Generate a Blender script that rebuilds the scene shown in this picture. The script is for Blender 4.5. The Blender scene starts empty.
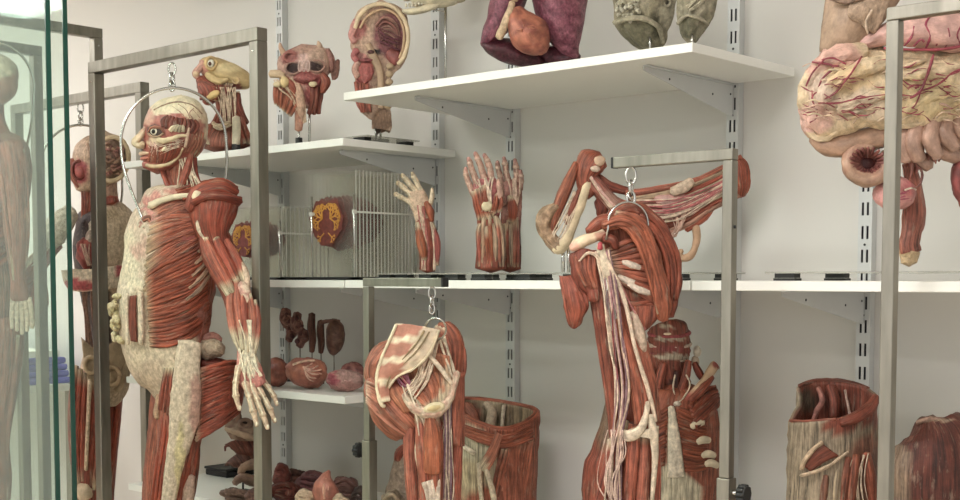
LAMP = 25.0
import bpy, bmesh, math, random
from math import sin, cos, pi, sqrt, atan
from mathutils import Vector, noise
random.seed(7)
C = bpy.context.scene.collection
# ------------------------------------------------------------------ camera model
F = 1270.0
TH = math.radians(42.0)
CX, CY, HOR = 480.0, 360.0, 278.0
PH = atan((CY - HOR) / F)
EYE = Vector((0, 0, 1.5))
RT = Vector((cos(TH), sin(TH), 0))
HF = Vector((-sin(TH), cos(TH), 0))
FW = HF * cos(PH) - Vector((0, 0, 1)) * sin(PH)
UP = Vector((0, 0, 1)) * cos(PH) + HF * sin(PH)
D = 3.0                                   # wall plane y


def ray(x, y):
    return FW + RT * ((x - CX) / F) - UP * ((y - CY) / F)


def PZ(x, y, z):
    r = ray(x, y)
    return EYE + r * (z / r.dot(HF))


def PY(x, y, Y):
    r = ray(x, y)
    return EYE + r * (Y / r.y)


def proj(p):
    q = p - EYE
    w = q.dot(FW)
    return CX + F * q.dot(RT) / w, CY - F * q.dot(UP) / w


def zofY(x, Y, y=278):
    return PY(x, y, Y).dot(HF)


cam_d = bpy.data.cameras.new('camera')
cam = bpy.data.objects.new('camera', cam_d)
C.objects.link(cam)
cam.location = EYE
cam_d.sensor_fit = 'HORIZONTAL'
cam_d.sensor_width = 36
cam_d.lens = F / 960 * 36
cam_d.shift_y = (CY - 250) / 960
cam.rotation_euler = (pi / 2 - PH, 0, TH)
cam_d.clip_start = 0.05
bpy.context.scene.camera = cam


# ------------------------------------------------------------------ colour
def H(s):
    o = []
    for i in (0, 2, 4):
        c = int(s[i:i + 2], 16) / 255
        o.append(c / 12.92 if c <= .04045 else ((c + .055) / 1.055) ** 2.4)
    return tuple(o)


def mix(a, b, t):
    t = max(0, min(1, t))
    return tuple(a[i] + (b[i] - a[i]) * t for i in range(3))


def mul(a, m):
    return tuple(min(1, c * m) for c in a)


RED = H('b5624c'); DRED = H('8a4234'); MRED = H('a5543f'); ORED = H('bb6040'); BRN = H('7d4a38'); DBRN = H('553428')
CRM = H('d8c2a2'); YEL = H('e0ca92'); PNK = H('cf9080'); TAN = H('b8a284'); FAS = H('c8b093'); DARK = H('2a1a16')
BONE = H('e0d4b8'); VES = H('a02c38'); PUR = H('8a6670'); GRY = H('a89c86'); MAR = H('6a2f33'); OLV = H('8a8468')


# ------------------------------------------------------------------ materials
def nodemat(name):
    m = bpy.data.materials.new(name)
    m.use_nodes = True
    nt = m.node_tree
    b = nt.nodes['Principled BSDF']
    return m, nt, b


def N(nt, t, **kw):
    n = nt.nodes.new(t)
    for k, v in kw.items():
        if k in n.inputs:
            n.inputs[k].default_value = v
        else:
            setattr(n, k, v)
    return n


def tissue(name, f1=150., f2=8., fib=.72, blotch=.25, bump=.6, rough=.5, lump=0., spec=.35, bl=35., dist=.004, pale=.45, sat=.95, val=.74, hue=.496):
    m, nt, b = nodemat(name)
    L = nt.links.new
    att = N(nt, 'ShaderNodeAttribute', attribute_name='Col')
    uv = N(nt, 'ShaderNodeUVMap')
    mp = N(nt, 'ShaderNodeMapping')
    mp.inputs['Scale'].default_value = (f1, f2, 1)
    L(uv.outputs[0], mp.inputs[0])
    n1 = N(nt, 'ShaderNodeTexNoise', Scale=1., Detail=5., Roughness=.72)
    L(mp.outputs[0], n1.inputs['Vector'])
    tc = N(nt, 'ShaderNodeTexCoord')
    n2 = N(nt, 'ShaderNodeTexNoise', Scale=bl, Detail=4., Roughness=.6)
    L(tc.outputs['Object'], n2.inputs['Vector'])
    r1 = N(nt, 'ShaderNodeMapRange')
    r1.inputs[1].default_value = .36; r1.inputs[2].default_value = .62
    r1.inputs[3].default_value = 1 - fib; r1.inputs[4].default_value = 1 + fib * .55
    L(n1.outputs[0], r1.inputs[0])
    r2 = N(nt, 'ShaderNodeMapRange')
    r2.inputs[1].default_value = .3; r2.inputs[2].default_value = .7
    r2.inputs[3].default_value = 1 - blotch; r2.inputs[4].default_value = 1 + blotch
    L(n2.outputs[0], r2.inputs[0])
    mm = N(nt, 'ShaderNodeMath', operation='MULTIPLY')
    L(r1.outputs[0], mm.inputs[0]); L(r2.outputs[0], mm.inputs[1])
    vm = N(nt, 'ShaderNodeVectorMath', operation='SCALE')
    L(att.outputs['Color'], vm.inputs[0]); L(mm.outputs[0], vm.inputs['Scale'])
    # thin pale connective threads lying between the fibres
    n3 = N(nt, 'ShaderNodeTexNoise', Scale=1., Detail=4., Roughness=.65)
    mp3 = N(nt, 'ShaderNodeMapping'); mp3.inputs['Scale'].default_value = (f1 * .55, f2 * 2.2, 1); mp3.inputs['Location'].default_value = (3.1, 7.7, 0)
    L(uv.outputs[0], mp3.inputs[0]); L(mp3.outputs[0], n3.inputs['Vector'])
    r3 = N(nt, 'ShaderNodeMapRange')
    r3.inputs[1].default_value = .56; r3.inputs[2].default_value = .74; r3.inputs[3].default_value = 0; r3.inputs[4].default_value = pale
    L(n3.outputs[0], r3.inputs[0])
    mx = N(nt, 'ShaderNodeMix', data_type='RGBA')
    L(r3.outputs[0], mx.inputs[0]); L(vm.outputs[0], mx.inputs[6]); mx.inputs[7].default_value = (.62, .47, .34, 1)
    hs = N(nt, 'ShaderNodeHueSaturation')
    hs.inputs['Hue'].default_value = hue; hs.inputs['Saturation'].default_value = sat; hs.inputs['Value'].default_value = val
    L(mx.outputs[2], hs.inputs['Color']); L(hs.outputs[0], b.inputs['Base Color'])
    b.inputs['Roughness'].default_value = rough
    b.inputs['Specular IOR Level'].default_value = spec
    h = n1.outputs[0]
    add = N(nt, 'ShaderNodeMath', operation='MULTIPLY_ADD')
    L(n2.outputs[0], add.inputs[0]); add.inputs[1].default_value = .6 + lump * 2
    L(h, add.inputs[2])
    bp = N(nt, 'ShaderNodeBump', Strength=bump, Distance=dist)
    L(add.outputs[0], bp.inputs['Height'])
    L(bp.outputs[0], b.inputs['Normal'])
    return m


MU = tissue('muscle_fibre', bump=.9, hue=.503)
FI = tissue('fascia', hue=.486, sat=.88, val=.88, f1=85., f2=38., fib=.3, blotch=.32, bump=.9, rough=.6, bl=90., pale=.3)
OR = tissue('organ_wall', sat=.9, val=.9, f1=60., f2=30., fib=.22, blotch=.28, bump=.6, rough=.42, spec=.4, pale=.15)
FAT = tissue('lumpy_fat', sat=.9, val=.9, f1=120., f2=60., fib=.2, blotch=.3, bump=1., rough=.5, lump=1., pale=.2, bl=90., dist=.006)
BO = tissue('bone', sat=.9, val=.9, f1=40., f2=20., fib=.16, blotch=.22, bump=.4, rough=.6, pale=.1)
OM = tissue('omentum', sat=.9, val=.9, f1=70., f2=30., fib=.22, blotch=.22, bump=.9, rough=.45, bl=60., dist=.008, spec=.35, pale=.3)
LU = tissue('lung_wall', val=.8, f1=90., f2=60., fib=.3, blotch=.4, bump=.6, rough=.4, bl=140., pale=.1)


ORG = (MU, FI, OR, FAT, OM)


def plain(name, col, rough=.5, metal=0., nscale=20., namt=.06, bump=0., spec=.5, aniso=None):
    m, nt, b = nodemat(name)
    L = nt.links.new
    tc = N(nt, 'ShaderNodeTexCoord')
    n = N(nt, 'ShaderNodeTexNoise', Scale=nscale, Detail=4.)
    src = tc.outputs['Object']
    if aniso:
        mp = N(nt, 'ShaderNodeMapping')
        mp.inputs['Scale'].default_value = aniso
        L(src, mp.inputs[0]); src = mp.outputs[0]
    L(src, n.inputs['Vector'])
    r = N(nt, 'ShaderNodeMapRange')
    r.inputs[1].default_value = .3; r.inputs[2].default_value = .7
    r.inputs[3].default_value = 1 - namt; r.inputs[4].default_value = 1 + namt
    L(n.outputs[0], r.inputs[0])
    vm = N(nt, 'ShaderNodeVectorMath', operation='SCALE')
    vm.inputs[0].default_value = col
    L(r.outputs[0], vm.inputs['Scale'])
    L(vm.outputs[0], b.inputs['Base Color'])
    b.inputs['Roughness'].default_value = rough
    b.inputs['Metallic'].default_value = metal
    b.inputs['Specular IOR Level'].default_value = spec
    if bump:
        bp = N(nt, 'ShaderNodeBump', Strength=bump, Distance=.002)
        L(n.outputs[0], bp.inputs['Height']); L(bp.outputs[0], b.inputs['Normal'])
    return m


M_WALL = plain('wall_paint', H('cdcac4'), .7, nscale=1.2, namt=.02, spec=.2)
M_FLOOR = plain('floor_vinyl', H('c2b49e'), .45, nscale=4)
M_CEIL = plain('ceiling_paint', H('e2e2de'), .8, nscale=3, namt=.02)
M_SHELF = plain('white_laminate', H('e6e4de'), .35, nscale=3, namt=.015, spec=.4)
M_RAIL = plain('grey_enamel', H('c2c3c1'), .4, nscale=10, namt=.03)
M_SLOT = plain('slot_shadow', H('2c2c30'), .8)
M_STEEL = plain('brushed_steel', H('8e8a80'), .4, 1.0, nscale=40, namt=.2, bump=.15, aniso=(1, 1, .15))
M_STEELD = plain('bright_steel', H('bdbbb6'), .25, 1.0, nscale=30, namt=.1)
M_BLACK = plain('black_rubber', H('151515'), .5)
M_WHITEP = plain('white_plastic', H('e8e4da'), .4)
M_PURPLE = plain('violet_cloth', H('5a58a8'), .7, nscale=12, namt=.3)
M_TABLE = plain('pale_table_top', H('cfccc6'), .4)


def clear(name, tint, haze, hazecol, fmin=.04, rough=.02, bounce=1.0):
    m = bpy.data.materials.new(name)
    m.use_nodes = True
    nt = m.node_tree
    nt.nodes.clear()
    L = nt.links.new
    out = N(nt, 'ShaderNodeOutputMaterial')
    tr = N(nt, 'ShaderNodeBsdfTransparent'); tr.inputs[0].default_value = (*tint, 1)
    gl = N(nt, 'ShaderNodeBsdfGlossy'); gl.inputs['Roughness'].default_value = rough
    df = N(nt, 'ShaderNodeBsdfDiffuse'); df.inputs[0].default_value = (*hazecol, 1)
    tc = N(nt, 'ShaderNodeTexCoord')
    ns = N(nt, 'ShaderNodeTexNoise', Scale=3., Detail=3.)
    L(tc.outputs['Object'], ns.inputs['Vector'])
    mr = N(nt, 'ShaderNodeMapRange')
    mr.inputs[3].default_value = haze * .7; mr.inputs[4].default_value = haze * 1.3
    L(ns.outputs[0], mr.inputs[0])
    m1 = N(nt, 'ShaderNodeMixShader')
    L(mr.outputs[0], m1.inputs[0]); L(tr.outputs[0], m1.inputs[1]); L(df.outputs[0], m1.inputs[2])
    lw = N(nt, 'ShaderNodeLayerWeight')
    pw = N(nt, 'ShaderNodeMath', operation='POWER'); L(lw.outputs['Facing'], pw.inputs[0]); pw.inputs[1].default_value = 5.
    fr = N(nt, 'ShaderNodeMath', operation='MULTIPLY_ADD'); L(pw.outputs[0], fr.inputs[0]); fr.inputs[1].default_value = .45; fr.inputs[2].default_value = fmin
    m2 = N(nt, 'ShaderNodeMixShader')
    L(fr.outputs[0], m2.inputs[0]); L(m1.outputs[0], m2.inputs[1]); L(gl.outputs[0], m2.inputs[2])
    L(m2.outputs[0], out.inputs[0])
    return m


M_GLASS = clear('reflection_haze_glass', H('f2f8f5'), .03, H('dfe6e4'), .012)  # diffuse haze stands in for the bright room mirrored in the panes
M_ACRYL = clear('clear_acrylic', H('fdfdfc'), .022, H('e2ded6'), .008)
M_PLATE = clear('clear_plate', H('f0f0ec'), .25, H('cfcac0'))
M_GEDGE = plain('green_glass_edge', H('0f3a30'), .15, nscale=5, namt=.2)


# ------------------------------------------------------------------ mesh builder
def cr(pts, sub):
    """Catmull-Rom through tuples"""
    n = len(pts)
    if n == 1:
        return [tuple(pts[0])]
    out = []
    for i in range(n - 1):
        p0 = pts[max(i - 1, 0)]; p1 = pts[i]; p2 = pts[i + 1]; p3 = pts[min(i + 2, n - 1)]
        for s in range(sub):
            t = s / sub
            out.append(tuple(.5 * (2 * b + (c - a) * t + (2 * a - 5 * b + 4 * c - d) * t * t + (3 * b - a - 3 * c + d) * t ** 3)
                             for a, b, c, d in zip(p0, p1, p2, p3)))
    out.append(tuple(pts[-1]))
    return out


class MB:
    def __init__(s):
        s.v = []; s.f = []; s.uv = []; s.c = []; s.m = []; s.mats = []

    def mat(s, m):
        if m not in s.mats:
            s.mats.append(m)
        return s.mats.index(m)

    def grid(s, P, UV, COL, mi, closed=False, flip=False):
        """P rows x cols of Vectors; UV, COL the same"""
        R = len(P); K = len(P[0]); o = len(s.v)
        for r in range(R):
            s.v.extend(P[r]); s.c.extend(COL[r])
        cols = K if closed else K - 1
        for r in range(R - 1):
            for c in range(cols):
                d = (c + 1) % K
                q = [o + r * K + c, o + r * K + d, o + (r + 1) * K + d, o + (r + 1) * K + c]
                u = [UV(r, c), UV(r, c + 1), UV(r + 1, c + 1), UV(r + 1, c)]
                if flip:
                    q.reverse(); u.reverse()
                s.f.append(q); s.uv.append(u); s.m.append(mi)
        return o

    def fan_cap(s, ring, centre, col, mi, flip=False):
        o = len(s.v)
        s.v.append(centre); s.c.append(col)
        k = len(ring)
        for i in range(k):
            t = [ring[i], ring[(i + 1) % k], o]
            if flip:
                t.reverse()
            s.f.append(t); s.uv.append([(0, 0)] * 3); s.m.append(mi)

    # ---- simple hard shapes in world space
    def box(s, lo, hi, m, col=(.8, .8, .8)):
        x0, y0, z0 = lo; x1, y1, z1 = hi
        vs = [Vector(p) for p in ((x0, y0, z0), (x1, y0, z0), (x1, y1, z0), (x0, y1, z0), (x0, y0, z1), (x1, y0, z1), (x1, y1, z1), (x0, y1, z1))]
        s.hexa(vs, m, col)

    def hexa(s, vs, m, col=(.8, .8, .8)):
        mi = s.mat(m); o = len(s.v)
        s.v.extend(vs); s.c.extend([col] * 8)
        for q in ((3, 2, 1, 0), (4, 5, 6, 7), (0, 1, 5, 4), (1, 2, 6, 5), (2, 3, 7, 6), (3, 0, 4, 7)):
            s.f.append([o + i for i in q]); s.uv.append([(0, 0), (.1, 0), (.1, .1), (0, .1)]); s.m.append(mi)

    def rod(s, pts, r, m, col=(.8, .8, .8), n=10, closed=False):
        """round rod through world points"""
        mi = s.mat(m)
        P = []; prev = None
        L = len(pts)
        for i, p in enumerate(pts):
            a = pts[(i - 1) % L] if (closed or i > 0) else p
            b = pts[(i + 1) % L] if (closed or i < L - 1) else p
            t = (b - a).normalized()
            if prev is None:
                prev = t.orthogonal().normalized()
            x = (prev - t * prev.dot(t)).normalized(); prev = x
            y = t.cross(x)
            P.append([p + (x * cos(2 * pi * j / n) + y * sin(2 * pi * j / n)) * r for j in range(n)])
        if closed:
            P.append([v.copy() for v in P[0]])
        COL = [[col] * n for _ in P]
        o = s.grid(P, lambda a, b: (b * .01, a * .01), COL, mi, True)
        if not closed:
            s.fan_cap([o + j for j in range(n)], pts[0].copy(), col, mi, True)
            q = o + (len(P) - 1) * n
            s.fan_cap([q + j for j in range(n)], pts[-1].copy(), col, mi)

    def build(s, name, parent=None, smooth=True, rough=None, loc=None):
        me = bpy.data.meshes.new(name)
        vs = s.v
        me.from_pydata([tuple(p) for p in vs], [], s.f)
        for m in s.mats:
            me.materials.append(m)
        if s.mats:
            me.polygons.foreach_set('material_index', s.m)
        uvl = me.uv_layers.new(name='UVMap')
        flat = []
        for u in s.uv:
            for a in u:
                flat.extend(a)
        uvl.data.foreach_set('uv', flat)
        ca = me.color_attributes.new('Col', 'FLOAT_COLOR', 'POINT')
        flat = []
        for c in s.c:
            flat.extend((c[0], c[1], c[2], 1.0))
        ca.data.foreach_set('color', flat)
        me.polygons.foreach_set('use_smooth', [smooth] * len(me.polygons))
        me.update()
        bm = bmesh.new(); bm.from_mesh(me)
        bmesh.ops.recalc_face_normals(bm, faces=bm.faces)
        bm.to_mesh(me); bm.free()
        if rough:
            amp, sc = rough
            ns = [v.normal.copy() for v in me.vertices]
            for v, n in zip(me.vertices, ns):
                v.co += n * (amp * noise.noise(v.co * sc) + amp * .5 * noise.noise(v.co * sc * 2.3))
            me.update()
        o = bpy.data.objects.new(name, me)
        C.objects.link(o)
        if parent:
            o.parent = parent
        return o


def tag(o, label, cat, group=None, kind=None):
    if label: o['label'] = label
    if cat: o['category'] = cat
    if group: o['group'] = group
    if kind: o['kind'] = kind
    return o


def struct(name, mb, smooth=False):
    o = mb.build(name, smooth=smooth)
    o['kind'] = 'structure'
    return o


class Thing:
    """collects parts in world coordinates, then hangs them under an Empty at the base"""
    def __init__(s, name, label, cat, group=None):
        s.name, s.label, s.cat, s.group = name, label, cat, group
        s.parts = []; s.floor = None

    def part(s, name, mb, smooth=True, rough=None, parent=None, label=None):
        s.parts.append((name, mb, smooth, rough, parent, label))
        return len(s.parts) - 1

    def finish(s, loc=None):
        allv = [v for p in s.parts for v in p[1].v]
        if s.floor is not None:
            dz = Vector((0, 0, s.floor - min(v.z for v in allv)))
            for p in s.parts: p[1].v = [v + dz for v in p[1].v]
            allv = [v for p in s.parts for v in p[1].v]
        if loc is None:
            lo = [min(v[i] for v in allv) for i in range(3)]
            hi = [max(v[i] for v in allv) for i in range(3)]
            loc = Vector(((lo[0] + hi[0]) / 2, (lo[1] + hi[1]) / 2, lo[2]))
        if len(s.parts) == 1:
            name, mb, sm, ro, pa, lb = s.parts[0]
            mb.v = [v - loc for v in mb.v]
            o = mb.build(s.name, None, sm, ro or (.0013, 75) if sm and any(m in ORG for m in mb.mats) else ro)
            o.location = loc
            tag(o, s.label, s.cat, s.group)
            s.root = o
            return o
        e = bpy.data.objects.new(s.name, None)
        e.empty_display_size = .05
        C.objects.link(e)
        e.location = loc
        tag(e, s.label, s.cat, s.group)
        objs = []
        for name, mb, sm, ro, pa, lb in s.parts:
            mb.v = [v - loc for v in mb.v]
            o = mb.build(name, e if pa is None else objs[pa], sm, (.0013, 75) if sm and any(m in ORG for m in mb.mats) else ro)
            if lb: o['label'] = lb
            objs.append(o)
        s.root = e; s.objs = objs
        return e


def copytree(o, parent=None):
    c = o.copy(); C.objects.link(c)
    if parent: c.parent = parent
    for ch in list(o.children):
        copytree(ch, c)
    return c


# ------------------------------------------------------------------ organic strokes (traced in the picture's units at a depth)
class Sp:
    def __init__(s, z):
        s.z = z; s.k = z / F; s.dfun = None

    def V(s, x, y, d=0):
        if s.dfun: d += s.dfun(x, y)
        return PZ(x, y, s.z - d * s.k)

    def colat(s, col, t, p):
        if callable(col):
            x, y = proj(p)
            return col(x, y, p)
        if isinstance(col, list):
            for i in range(len(col) - 1):
                if t <= col[i + 1][0]:
                    a, b = col[i], col[i + 1]
                    return mix(a[1], b[1], (t - a[0]) / max(1e-6, b[0] - a[0]))
            return col[-1][1]
        return col

    def tube(s, mb, pts, col, m=None, n=10, sub=4, flute=0., fl=7, wob=0., wsc=40., front=None, ph=None, cap=True, upright=False):
        """pts: (x, y, d, rw[, rd]); rounded ends"""
        m = m or MU
        mi = mb.mat(m); k = s.k
        q = []
        for p in pts:
            p = tuple(p)
            q.append(p if len(p) == 5 else (*p, p[3]))
        q = cr(q, sub)
        W = [s.V(*p[:3]) for p in q]
        ph = random.random() * 6.28 if ph is None else ph
        rows = []; prev = None
        Ls = [0]
        for i in range(1, len(W)):
            Ls.append(Ls[-1] + (W[i] - W[i - 1]).length)
        tot = max(Ls[-1], 1e-6)
        circ = 2 * pi * max((p[3] + p[4]) / 2 for p in q) * k
        du = random.random() * 3; dv = random.random() * 3
        COL = []
        for i, p in enumerate(q):
            a = q[max(i - 1, 0)]; b = q[min(i + 1, len(W) - 1)]
            t = Vector((b[0] - a[0], a[1] - b[1], b[2] - a[2]))
            t = t.normalized() if t.length > 1e-9 else Vector((0, 1, 0))
            if upright: t = Vector((0, 1 if t.y > 0 else -1, 0))
            vw = Vector((0, 0, 1))
            ax = t.cross(vw)
            if ax.length < .15 and prev is not None:
                ax = prev - t * prev.dot(t)
            elif prev is not None and ax.dot(prev) < 0:
                ax = -ax
            ax = ax.normalized() if ax.length > 1e-6 else t.orthogonal().normalized()
            prev = ax
            bx = ax.cross(t).normalized()
            if bx.z < 0 and abs(bx.z) > .2:
                bx = -bx
            row = []; cc = []
            for j in range(n):
                th = 2 * pi * j / n
                f = 1 + flute * cos(fl * th + ph + .8 * sin(Ls[i] * 25 + ph))
                sn = sin(th)
                if front is not None:
                    sn = min(sn, front)
                w = 0
                if wob:
                    w = noise.noise(W[i] * wsc + Vector((ph + 2 * cos(th), ph + 2 * sin(th), Ls[i] * wsc * .5))) * wob
                off = ax * ((max(p[3], .05) * f + w) * cos(th)) + bx * ((max(p[4], .05) * f + w) * sn)
                pt = s.V(p[0] + off.x, p[1] - off.y, p[2] + off.z)
                row.append(pt)
                cc.append(s.colat(col, Ls[i] / tot, pt))
            rows.append(row); COL.append(cc)
        o = mb.grid(rows, lambda r, c: (du + circ * c / n, dv + Ls[r]), COL, mi, True)
        if cap:
            ring0 = [o + j for j in range(n)]
            e0 = W[0] + (W[0] - W[1]).normalized() * min(q[0][3], q[0][4]) * k * .5
            mb.fan_cap(ring0, e0, COL[0][0], mi, True)
            lo = o + (len(rows) - 1) * n
            e1 = W[-1] + (W[-1] - W[-2]).normalized() * min(q[-1][3], q[-1][4]) * k * .5
            mb.fan_cap([lo + j for j in range(n)], e1, COL[-1][0], mi)

    def mus(s, mb, pts, col=RED, r=5, rd=None, ends=(.0, .0), tend=CRM, jit=.14, taper=.45, **kw):
        """muscle belly along (x,y[,d]) with spindle taper; ends = share of the length that turns to tendon"""
        rd = rd or r
        n = len(pts)
        c = mul(col, 1 + random.uniform(-jit, jit))
        q = []
        for i, p in enumerate(pts):
            t = i / (n - 1)
            w = taper + (1 - taper) * sin(pi * min(1, max(0, .08 + .84 * t)))
            d = p[2] if len(p) > 2 else 0
            rr = p[3] if len(p) > 3 else 1
            q.append((p[0], p[1], d, r * w * rr, rd * w * rr))
        g = [(0, tend if ends[0] else c), (max(ends[0], .001), c), (1 - max(ends[1], .001), c), (1, tend if ends[1] else c)]
        if ends[0]: g.insert(1, (ends[0] * .6, tend))
        if ends[1]: g.insert(-1, (1 - ends[1] * .6, tend))
        s.tube(mb, q, g, **kw)

    def fan(s, mb, A, B, n, col=RED, surf=None, lift=.8, ends=(0, 0), tend=CRM, flat=.6, fill=.62, jit=.12, taper=.6, dj=.6, pj=0.4, colf=None, **kw):
        """n muscle strips between guide lines A and B"""
        m = len(A)
        for i in range(n):
            t = i / (n - 1) if n > 1 else .5
            pts = []
            for j in range(m):
                x = A[j][0] + (B[j][0] - A[j][0]) * t; y = A[j][1] + (B[j][1] - A[j][1]) * t
                w = math.hypot(A[j][0] - B[j][0], A[j][1] - B[j][1]) / max(1, n - 1) * fill
                w = max(w, .7)
                x += random.uniform(-pj, pj); y += random.uniform(-pj, pj)
                if surf:
                    d = surf(x, y) + lift
                else:
                    da = A[j][2] if len(A[j]) > 2 else 0; db = B[j][2] if len(B[j]) > 2 else 0
                    d = da + (db - da) * t
                d += random.uniform(-dj, dj)
                e = taper + (1 - taper) * sin(pi * min(1, max(0, .1 + .8 * j / (m - 1))))
                pts.append((x, y, d, w * (.75 + .25 * e), max(w * flat * e, .5)))
            c = colf(t) if colf else col
            c = mul(c, 1 + random.uniform(-jit, jit))
            g = [(0, tend if ends[0] else c), (max(ends[0], .001), c), (1 - max(ends[1], .001), c), (1, tend if ends[1] else c)]
            s.tube(mb, pts, g, n=kw.get('n_', 8), **{k_: v_ for k_, v_ in kw.items() if k_ != 'n_'})

    def cable(s, mb, pts, r=.8, col=CRM, wig=0., m=None, n=6, sub=5):
        q = []
        for i, p in enumerate(pts):
            w = wig if 0 < i < len(pts) - 1 else 0
            q.append((p[0] + random.uniform(-w, w), p[1] + random.uniform(-w, w), p[2] if len(p) > 2 else 0, r * (p[3] if len(p) > 3 else 1)))
        s.tube(mb, q, mul(col, random.uniform(.88, 1.1)), m or FI, n=n, sub=sub)

    def cables(s, mb, A, B, n, r=.8, col=CRM, wig=1.5, cols=None):
        for i in range(n):
            t = random.random()
            pts = [tuple(a + (b - a) * min(1, max(0, t + random.uniform(-.12, .12))) for a, b in zip(p, q)) for p, q in zip(A, B)]
            s.cable(mb, pts, r * random.uniform(.6, 1.3), random.choice(cols) if cols else col, wig)

    def sheet(s, mb, rows, th, col, m=None, su=5, sv=5, back=None, wob=0., wsc=30., centre=None):
        """rows of (x,y,d); thickness th"""
        m = m or MU
        mi = mb.mat(m); k = s.k
        R = [cr(r, su) for r in rows]
        cols = [cr([R[i][j] for i in range(len(R))], sv) for j in range(len(R[0]))]
        G = [[s.V(*cols[j][i]) for j in range(len(cols))] for i in range(len(cols[0]))]
        nr, nc = len(G), len(G[0])
        NN = [[None] * nc for _ in range(nr)]
        for i in range(nr):
            for j in range(nc):
                du = G[i][min(j + 1, nc - 1)] - G[i][max(j - 1, 0)]
                dv = G[min(i + 1, nr - 1)][j] - G[max(i - 1, 0)][j]
                nn = du.cross(dv)
                NN[i][j] = nn.normalized() if nn.length > 1e-12 else Vector((0, 0, 0))
                if wob:
                    pass
        if wob:
            for i in range(nr):
                for j in range(nc):
                    G[i][j] = G[i][j] + NN[i][j] * noise.noise(G[i][j] * wsc) * wob * k
        lu = [0]
        for j in range(1, nc): lu.append(lu[-1] + (G[nr // 2][j] - G[nr // 2][j - 1]).length)
        lv = [0]
        for i in range(1, nr): lv.append(lv[-1] + (G[i][nc // 2] - G[i - 1][nc // 2]).length)
        h = th * k / 2
        A = [[G[i][j] + NN[i][j] * h for j in range(nc)] for i in range(nr)]
        B = [[G[i][j] - NN[i][j] * h for j in range(nc)] for i in range(nr)]
        sa = NN[nr // 2][nc // 2].dot(-HF) > 0
        if centre is not None: sa = NN[nr // 2][1].dot(G[nr // 2][1] - s.V(*centre)) > 0
        cf = lambda b: [[s.colat(b, i / (nr - 1), G[i][j]) for j in range(nc)] for i in range(nr)]
        ca, cb = cf(col), cf(back or col)
        uvf = lambda r, c: (lu[min(c, nc - 1)], lv[min(r, nr - 1)])
        oa = mb.grid(A, uvf, ca if sa else cb, mi)
        ob = mb.grid(B, uvf, cb if sa else ca, mi, flip=True)
        rim = [(0, j) for j in range(nc)] + [(i, nc - 1) for i in range(1, nr)] + [(nr - 1, j) for j in range(nc - 2, -1, -1)] + [(i, 0) for i in range(nr - 2, 0, -1)]
        for a in range(len(rim)):
            i, j = rim[a]; i2, j2 = rim[(a + 1) % len(rim)]
            mb.f.append([oa + i * nc + j, ob + i * nc + j, ob + i2 * nc + j2, oa + i2 * nc + j2])
            mb.uv.append([(0, 0), (.01, 0), (.01, .01), (0, .01)]); mb.m.append(mi)

    def blob(s, mb, c, r, col, m=None, ang=0., wob=0., wsc=35., nu=20, nv=12, lean=0.):
        """ellipsoid, c=(x,y,d), r=(rx,ry,rd) turned by ang in the picture's plane"""
        m = m or OR
        mi = mb.mat(m)
        ca, sa = cos(ang), sin(ang)
        off = Vector((random.random() * 9, random.random() * 9, 0))
        k = s.k
        c0 = s.V(*c); vw = (EYE - c0).normalized()
        zz = Vector((0, 0, 1))
        rows = []; COL = []
        for i in range(nv + 1):
            ph = -pi / 2 + pi * i / nv
            row = []; cc = []
            for j in range(nu):
                th = 2 * pi * j / nu
                x = r[0] * cos(ph) * cos(th); y = r[1] * sin(ph); d = r[2] * cos(ph) * sin(th)
                if wob:
                    dirv = Vector((x, y, d)).normalized()
                    w = 1 + wob * noise.noise(Vector((x, y, d)) * k * wsc + off) + wob * .5 * noise.noise(Vector((x, y, d)) * k * wsc * 2.2 + off)
                    x *= w; y *= w; d *= w
                X = x * ca - y * sa; Y = x * sa + y * ca
                p = c0 + RT * (X * k) - zz * (Y * k) + vw * (d * k)
                row.append(p); cc.append(s.colat(col, i / nv, p))
            rows.append(row); COL.append(cc)
        mb.grid(rows, lambda a, b: (2 * pi * r[0] * k * b / nu, pi * r[1] * k * a / nv), COL, mi, True, flip=True)

    def ring(s, mb, c, r, th, col, m=None, ang=0., a0=0., a1=2 * pi, n=20, tilt=0.):
        """torus arc; r=(rx,ry), th=tube radius"""
        pts = []
        for i in range(n + 1):
            t = a0 + (a1 - a0) * i / n
            x = r[0] * cos(t); y = r[1] * sin(t)
            pts.append((c[0] + x * cos(ang) - y * sin(ang), c[1] + x * sin(ang) + y * cos(ang), c[2] + tilt * sin(t), th))
        s.tube(mb, pts, col, m or MU, n=8, sub=1)


def surf_of(pts):
    """front-surface depth of an upright loft given as (x,y,d,rw,rd)"""
    q = sorted(cr(pts, 5), key=lambda p: p[1])
    def f(x, y):
        if y <= q[0][1]: a = b = q[0]; t = 0
        elif y >= q[-1][1]: a = b = q[-1]; t = 0
        else:
            for i in range(len(q) - 1):
                if q[i][1] <= y <= q[i + 1][1]:
                    a, b = q[i], q[i + 1]; t = (y - a[1]) / max(1e-6, b[1] - a[1]); break
        c = [a[j] + (b[j] - a[j]) * t for j in range(5)]
        e = (x - c[0]) / max(c[3], .1)
        return c[2] + c[4] * sqrt(max(0, 1 - e * e))
    return f


def inpoly(x, y, P):
    r = False
    j = len(P) - 1
    for i in range(len(P)):
        if (P[i][1] > y) != (P[j][1] > y) and x < (P[j][0] - P[i][0]) * (y - P[i][1]) / (P[j][1] - P[i][1]) + P[i][0]:
            r = not r
        j = i
    return r


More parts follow.
